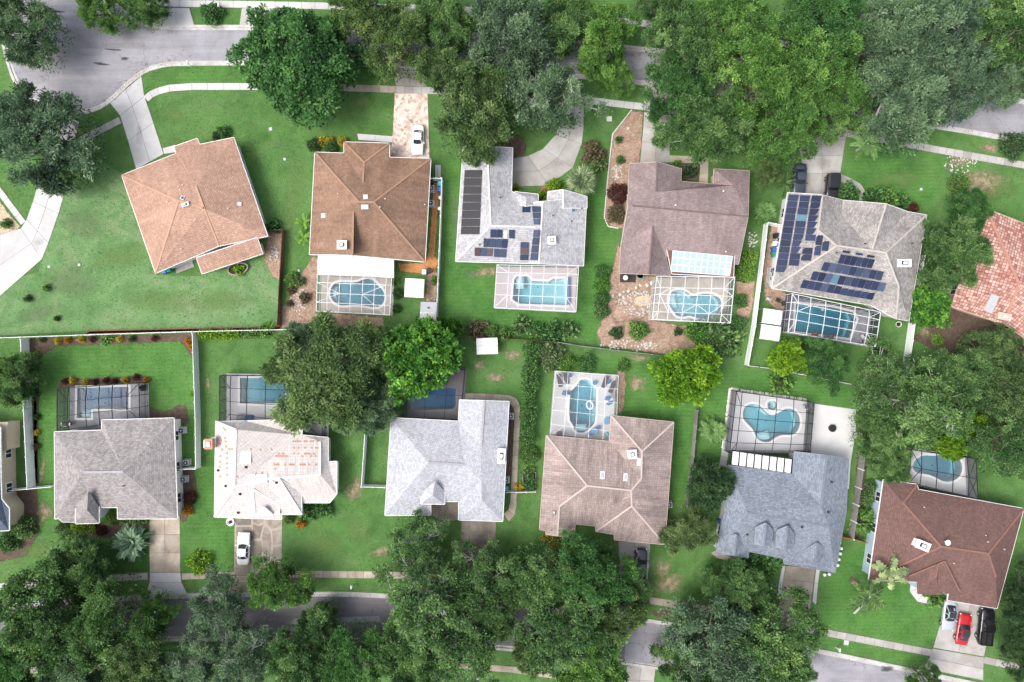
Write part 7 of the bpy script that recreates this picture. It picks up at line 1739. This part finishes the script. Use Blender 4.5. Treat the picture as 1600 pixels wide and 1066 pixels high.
t = thing('fire_pit', 'round black fire pit on the bare white patio', 'fire pit', 1299.5, 669, z=.06)
MB().lathe([(.50, 0), (.52, .12), (.50, .30), (.40, .31), (.34, .14), (.02, .12)], n=24).build('bowl', MT['iron'], t); MB().lathe([(.53, .28), (.55, .31), (.5, .33), (.42, .32)], n=24).build('rim', MT['black'], t)
# slanted pool rocks, grey yard chairs by the canopies
def rock(label, px, py, s, mat='stone', z=0.0):
    rs = random.Random(int(px*3+py)); q = P(px, py); V = []; F = []; n = 8
    for k, (rr, zz) in enumerate(((.8, -.02), (1.0, .25), (.75, .55), (.25, .7))):
        for i in range(n):
            a = 2*math.pi*i/n+k*.2; f = rr*rs.uniform(.8, 1.2)*s; V.append((f*math.cos(a), f*math.sin(a)*.8, zz*s))
    for k in range(3):
        for i in range(n): F.append((k*n+i, k*n+(i+1) % n, (k+1)*n+(i+1) % n, (k+1)*n+i))
    F.append(tuple(3*n+i for i in range(n))); o = mk('rock', V, F, MT[mat]); o.location = (q.x, q.y, z); o.rotation_euler.z = rs.uniform(0, 6); tag(o, label, 'rock')
MT['redrock'] = noisy('red_rock', (.30, .17, .14), .3, 2.0); MT['greyrock'] = noisy('grey_rock', (.22, .22, .24), .3, 2.0)
rock('reddish rock at the lower edge of the slanted pool', 1272, 523, .55, 'redrock', .1); rock('grey rock at the lower edge of the slanted pool', 1290, 526, .5, 'greyrock', .1); rock('brown rock beside the grey rock in the slanted pool', 1299, 527, .4, 'redrock', .1); rock('pale rock at the upper edge of the slanted pool', 1285, 483, .35, 'stone', .1)
chair('white patio chair under the slanted pool enclosure', 1345, 526, 30, 'white'); table('small white table under the slanted pool enclosure', 1350, 533, .4, 'white')
for x, y, rz, lb in ((1201,447,20,'pale green chair by the utility strip'),(1198,468,60,'grey chair on the bare strip'),(1214,469,-30,'dark chair on the bare strip'),(1222,474,30,'teal chair beside the slanted pool')): chair(lb, x, y, rz, 'plasticgrey' if x < 1210 else 'darkfab', 0)
table('round stool table left of the slanted pool', 1227, 508, .38, 'plasticgrey', 0)
# mauve house yard: fire ring table, rubble
t = thing('grill', 'round kettle grill on the dark mat behind the mauve roof', 'grill', 976, 435); MB().lathe([(.12, .55), (.30, .62), (.36, .8), (.36, .86)], n=16).build('bowl', MT['iron'], t); MB().lathe([(.37, .86), (.33, 1.02), (.12, 1.12), (.03, 1.14)], n=16).build('lid', MT['white'], t)
for k in range(3): MB().bar((.22*math.cos(k*2.09), .22*math.sin(k*2.09), .62), (.36*math.cos(k*2.09), .36*math.sin(k*2.09), 0), .04, .04).build('leg', MT['iron'], t)
o = MB().box((0, 0, .05), (2.3, 1.2, .10)).build('ground_mat', noisy('dark_decking', (.05, .045, .045), .3, 2)); q = P(981, 435); o.location = q; tag(o, 'dark wooden platform under the kettle grill', 'platform')
t = thing('wading_tub', 'teal round tub behind the mauve roofed house', 'tub', 1000, 430); MB().lathe([(.45, 0), (.52, .32), (.55, .34), (.50, .34), (.44, .08), (.02, .06)], n=20).build('shell', MT['tealp'], t); MB().lathe([(.47, .22), (.01, .22)], n=20).build('water', MT['glassblue'], t)
def rubble(label, cx, cy, rx, ry, n, smin, smax, mat, seed):
    rs = random.Random(seed); b = MB()
    for i in range(n):
        a = rs.uniform(0, 6.28); f = math.sqrt(rs.random()); q = P(cx+rx*f*math.cos(a), cy+ry*f*math.sin(a)); s = rs.uniform(smin, smax)
        b.lathe([(s*.7, -.02), (s*rs.uniform(.85, 1.1), s*.3), (s*.6, s*.65), (s*.15, s*.75)], (q.x, q.y, 0), 6)
    tag(b.build('rubble', MT[mat]), label, 'stones', kind='stuff')
rubble('scattered pale rubble in the sandy yard', 1000, 474, 34, 20, 150, .08, .22, 'stone', 1); rubble('pale stones along the lower sandy yard', 985, 540, 46, 9, 90, .07, .18, 'stone', 2); rubble('pale stones in the upper sandy bed', 964, 270, 9, 12, 40, .06, .16, 'stone', 3)
rubble('stones round the planting bed of the oval pool', 468, 470, 14, 22, 60, .06, .18, 'stone', 4); rubble('pebbles on the scorched lawn', 1500, 255, 26, 16, 90, .05, .13, 'stone', 5); rubble('white stones behind the tan house', 428, 395, 8, 14, 50, .06, .2, 'stone', 6); rubble('stones beside the white fence of the mauve house', 1176, 375, 8, 14, 40, .06, .16, 'stone', 7)
for i in range(9): rock('%s pale stepping stone across the sandy yard counting from the hedge' % ('first','second','third','fourth','fifth','sixth','seventh','eighth','ninth')[i], 958+i*8.5+random.uniform(-2, 2), 463-i*3.2+random.uniform(-2, 2), random.uniform(.22, .34)); bpy.context.scene.collection.objects[-1]['group'] = 'stepping stones in the sandy yard'
# edging stones along the long sandy bed
b = MB(); pts = [(987,172),(957,210),(951,262),(944,340),(950,354),(966,357)]; rs = random.Random(9)
for a, c in zip(pts[:-1], pts[1:]):
    n = int(math.hypot(a[0]-c[0], a[1]-c[1])/3.2)
    for i in range(n): q = P(a[0]+(c[0]-a[0])*(i+.5)/n, a[1]+(c[1]-a[1])*(i+.5)/n); b.box((q.x, q.y, .06), (.26, .16, .14), rs.uniform(-.3, .3)+math.atan2(-(c[1]-a[1]), c[0]-a[0]))
tag(b.build('brick_edging', MT['stone']), 'pale brick edging round the long sandy bed', 'edging', kind='stuff')
# curved planter wall behind tan house
pp = smooth_loop(G([(356,424),(360,414),(376,410),(390,413),(388,424),(376,431),(362,431)]), 2); oo = inset_poly(pp, .18); n = len(pp)
V = [(x, y, .45) for x, y in pp]+[(x, y, .45) for x, y in oo]+[(x, y, 0) for x, y in pp]+[(x, y, .2) for x, y in oo]; F = []
for i in range(n): j = (i+1) % n; F += [(i, j, n+j, n+i), (2*n+i, 2*n+j, j, i), (n+i, n+j, 3*n+j, 3*n+i)]
t = thing('planter', 'curved stone planter behind the tan house', 'planter', 373, 421); o = mk('wall', [(x-t.location.x, y-t.location.y, z) for x, y, z in V], F, MT['concrete_tan'], t); _, tr = tess(oo); mk('soil', [(x-t.location.x, y-t.location.y, .3) for x, y in oo], tr, MT['twig'], t)
# small garden things
for x, y, lb in ((1310,831,'first'),(1312.5,840,'second'),(1311,848,'third'),(1309,857,'fourth'),(1307,866,'fifth')):
    t = thing('garden_globe', 'white garden globe beside the blue-grey house, %s from the top' % lb, 'garden globe', x, y+16, group='white globes beside the blue-grey house'); MB().lathe([(.02, .12), (.18, .2), (.24, .36), (.18, .52), (.03, .6)], n=12).build('globe', MT['white'], t); MB().tube([(0, 0, 0), (0, 0, .15)], [.05, .05], 6).build('stake', MT['iron'], t)
for x, y, lb in ((1287,897,'first'),(1294,896,'second')):
    t = thing('garden_globe', 'white garden globe below the blue-grey roof corner, %s from the drive' % lb, 'garden globe', x, y, group='white globes beside the blue-grey house'); MB().lathe([(.02, .12), (.18, .2), (.24, .36), (.18, .52), (.03, .6)], n=12).build('globe', MT['white'], t); MB().tube([(0, 0, 0), (0, 0, .15)], [.05, .05], 6).build('stake', MT['iron'], t)
def cover(label, x, y, s, mat='concrete_white', rz=0):
    o = MB().box((0, 0, .05), (s, s, .08)).build('utility_cover', MT[mat]); q = P(x, y); o.location = (q.x, q.y, 0); o.rotation_euler.z = R(rz); tag(o, label, 'utility cover')
cover('square pale utility cover on the lawn by the winding drive', 952, 186, .75); cover('pale utility cover on the front lawn below the dense tree', 423, 202, .45, rz=20); cover('small pale cover on lawn near the brown house', 445, 249, .35); cover('pale cover on the pale lawn, left one', 77, 417, .35); cover('pale cover on the pale lawn, right one', 124, 414, .35); cover('small white marker left of the oval pool', 467, 423, .3); cover('white cover on the verge below the bright lawn', 1322, 1004, .7, rz=-10); cover('pale cover on the lawn in front of the solar covered house', 1439, 296, .35); cover('white sprinkler box in the upper sandy bed', 981, 201, .35)
t = thing('drum_table', 'white drum planter below the solar covered house corner', 'planter', 1402, 507); MB().lathe([(.35, 0), (.42, .4), (.45, .42), (.36, .42), (.34, .3), (.02, .28)], n=18).build('pot', MT['stone'], t); MB().lathe([(.30, .3), (.2, .5), (.02, .6)], n=12).build('plant', MT['lf_dark'], t)
t = thing('planter', 'white round planter at the side of the white tile house', 'planter', 361, 815); MB().lathe([(.55, 0), (.6, .3), (.5, .32), (.45, .2), (.02, .18)], n=18).build('pot', MT['white'], t); MB().lathe([(.22, .18), (.26, .4), (.05, .5)], n=12).build('plant', MT['iron'], t)
# raised bed by the hedge, blue solar cover roller, wood plank
t = thing('raised_bed', 'white framed raised bed below the round clipped bush', 'raised bed', 827, 748); 
for d in (((0, -1.0, .2), (1.9, .08, .4)), ((0, 1.0, .2), (1.9, .08, .4)), ((-.95, 0, .2), (.08, 2.0, .4)), ((.95, 0, .2), (.08, 2.0, .4))): MB().box(*d).build('board', MT['wood_grey'], t)
MB().box((0, 0, .15), (1.8, 1.9, .25)).build('soil', MT['twig'], t)
t = thing('cover_reel', 'blue pool cover rolled at the right end of the long pool', 'pool cover', 888, 455, z=.07); MB().tube([(0, -2.0, .35), (0, 2.0, .35)], [.24, .24], 12).build('roll', MT['bluefab'], t)
for s in (-1, 1): MB().box((0, s*2.05, .2), (.4, .06, .4)).build('leg', MT['alu_white'], t)
t = thing('plank', 'pale wooden plank lying behind the tall white fence', 'plank', 1474, 557, 32); MB().box((0, 0, .2), (1.7, .5, .08)).build('board', MT['stone'], t); MB().box((0, 0, .08), (1.5, .3, .16)).build('support', MT['wood_brown'], t)
for x, y, lb in ((388,652,'blue'),(377,650,'grey')):
    t = thing('lounge_cover', 'crumpled %s cover on the pale deck by the white tile house' % lb, 'cover', x, y+2, 20, None, .07); rs = random.Random(x); b = MB(); b.lathe([(.9, 0), (.85, .2), (.55, .38), (.15, .42)], n=11); b.v = [(p[0]*rs.uniform(.8, 1.2), p[1]*rs.uniform(.5, .75), p[2]*rs.uniform(.8, 1.2)) for p in b.v]; b.build('cloth', MT['bluefab' if lb == 'blue' else 'plasticgrey'], t)
# mailboxes and street furniture
def mailbox(label, px, py, rz=0):
    t = thing('mailbox', label, 'mailbox', px, py, rz); MB().box((0, 0, .55), (.1, .1, 1.1)).build('post', MT['white'], t); MB().box((0, .1, 1.2), (.22, .5, .2)).build('box', MT['white'], t); MB().tube([(0, -.15, 1.3), (0, .35, 1.3)], [.11, .11], 10).build('lid', MT['white'], t)
mailbox('white mailbox on the small lawn square at the top edge', 347, 16); mailbox('mailbox on the verge above the pale asphalt lane', 552, 914); mailbox('mailbox on the curved verge near the cul-de-sac', 299, 104); mailbox('mailbox at the left end of the bright lawn verge', 1306, 1011); mailbox('mailbox on the verge by the sandy bed', 966, 138)
# cream house lanai and windows
t = tag(empty('screened_porch', P(22, 678)), 'cream framed screened porch beside the cream house', 'porch')
MB().box((.25, 0, 1.25), (1.3, 3.9, 2.5)).build('wall', MT['stucco_cream'], t); MB().box((.25, 0, 2.53), (1.45, 4.05, .08)).build('roof', MT['stucco_cream'], t); MB().box((-1.0, 0, 2.2), (1.4, 3.4, .08)).build('screen', MT['glass'], t)
for k in range(4): MB().box((-1.0, -1.5+k, 2.27), (1.4, .1, .06)).build('bar', MT['white'], t)

# ------------------------------------------------------------------ grass tufts: fine uneven turf over the lawns
def in_poly(X, Y, poly):
    c = np.zeros(len(X), bool); n = len(poly)
    for i in range(n):
        x1, y1 = poly[i]; x2, y2 = poly[(i+1) % n]
        if y1 == y2: continue
        m_ = ((y1 > Y) != (y2 > Y)) & (X < (x2-x1)*(Y-y1)/(y2-y1)+x1); c ^= m_
    return c
rng = np.random.default_rng(77); NT_ = 190000
X = rng.uniform(-76, 76, NT_); Y = rng.uniform(-51, 51, NT_); keep = np.ones(NT_, bool)
ban = []
for ob in col.objects:
    nm = ob.name.split('.')[0]
    if ob.parent is None and ob.type == 'MESH' and nm in ('road', 'driveway', 'sidewalk', 'path', 'patio', 'pool_deck', 'mulch_bed', 'sand_bed', 'straw_path', 'gravel_bed'):
        # outline = boundary loop order of the sheet (first loop)
        if nm in ('road', 'driveway', 'sidewalk', 'path', 'patio', 'pool_deck'):
            vs_ = [(v.co.x, v.co.y) for v in ob.data.vertices]
            for p in ob.data.polygons:
                if abs(p.normal.z) > .5: ban.append([vs_[i] for i in p.vertices])
ban += holes_ground
for p in ban:
    xs = [q[0] for q in p]; ys = [q[1] for q in p]
    box_ = (X > min(xs)) & (X < max(xs)) & (Y > min(ys)) & (Y < max(ys)) & keep
    if box_.any():
        idx_ = np.nonzero(box_)[0]; keep[idx_[in_poly(X[idx_], Y[idx_], p)]] = False
X, Y = X[keep], Y[keep]; n_ = len(X)
az = rng.uniform(0, 6.28, n_); d_ = np.stack([np.cos(az), np.sin(az), rng.uniform(.1, .8, n_)], 1); d_ = norm(d_)
nn_ = norm(np.stack([rng.normal(0, .35, n_), rng.normal(0, .35, n_), np.ones(n_)], 1))
MT['turf'] = leaf_mat('turf_blades', (.034, .100, .020), (.075, .185, .036), (.150, .260, .075), .2)
me = leaf_mesh('grass', np.stack([X, Y, np.full(n_, .01)], 1), d_, nn_, rng.uniform(.08, .22, n_), rng.uniform(.04, .10, n_), np.clip(rng.normal(.5, .25, n_), 0, 1))
tag(link('grass', me, MT['turf']), 'short uneven turf blades over all the lawns', 'grass', kind='stuff')
# fallen leaves along kerbs, drives and roof valleys
rs = random.Random(12); n_ = 2600; XX, YY = [], []
for i in range(n_):
    k = rs.choice((LO_N, LO_S, UP_S, UP_N)); j = rs.randrange(len(k)-1); t_ = rs.random()
    q = P(k[j][0]+(k[j+1][0]-k[j][0])*t_, k[j][1]+(k[j+1][1]-k[j][1])*t_); XX.append(q.x+rs.gauss(0, .5)); YY.append(q.y+rs.gauss(0, .7))
XX = np.array(XX); YY = np.array(YY); n_ = len(XX); az = rng.uniform(0, 6.28, n_)
me = leaf_mesh('leaf_litter', np.stack([XX, YY, np.full(n_, .14)], 1), norm(np.stack([np.cos(az), np.sin(az), np.full(n_, .05)], 1)), np.tile([0., 0., 1.], (n_, 1)), rng.uniform(.08, .2, n_), rng.uniform(.05, .12, n_), rng.uniform(0, 1, n_))
tag(link('leaf_litter', me, MT['lf_brown']), 'brown fallen leaves scattered along the kerbs', 'leaf litter', kind='stuff')
# oil and tyre marks on drives
for x, y, rx, ry, lb in ((1285,255,10,14,'grey stain on the drive with two black vehicles'),(1502,1005,12,8,'oil stain below the red car'),(750,845,8,14,'dark stain on the brown speckled drive'),(258,860,8,18,'faint wheel stain on the taupe house drive'),(1250,920,8,12,'stain on the tan drive'),(990,895,7,12,'stain on the drive left of the dark car'),(1025,215,6,16,'stain on the square jointed drive'),(640,190,6,20,'wheel stain on the pink paver drive'),(218,210,7,18,'faint grey wear on the wide white drive'),(60,380,10,14,'grey wear on the curved white drive'),(870,255,14,8,'grey wear on the winding drive')):
    zz = zsoft[0]; zsoft[0] = .078+random.uniform(0, .004); soft('drive_stain', 'wear', x, y, rx, ry, random.uniform(-10, 10), lb); zsoft[0] = zz
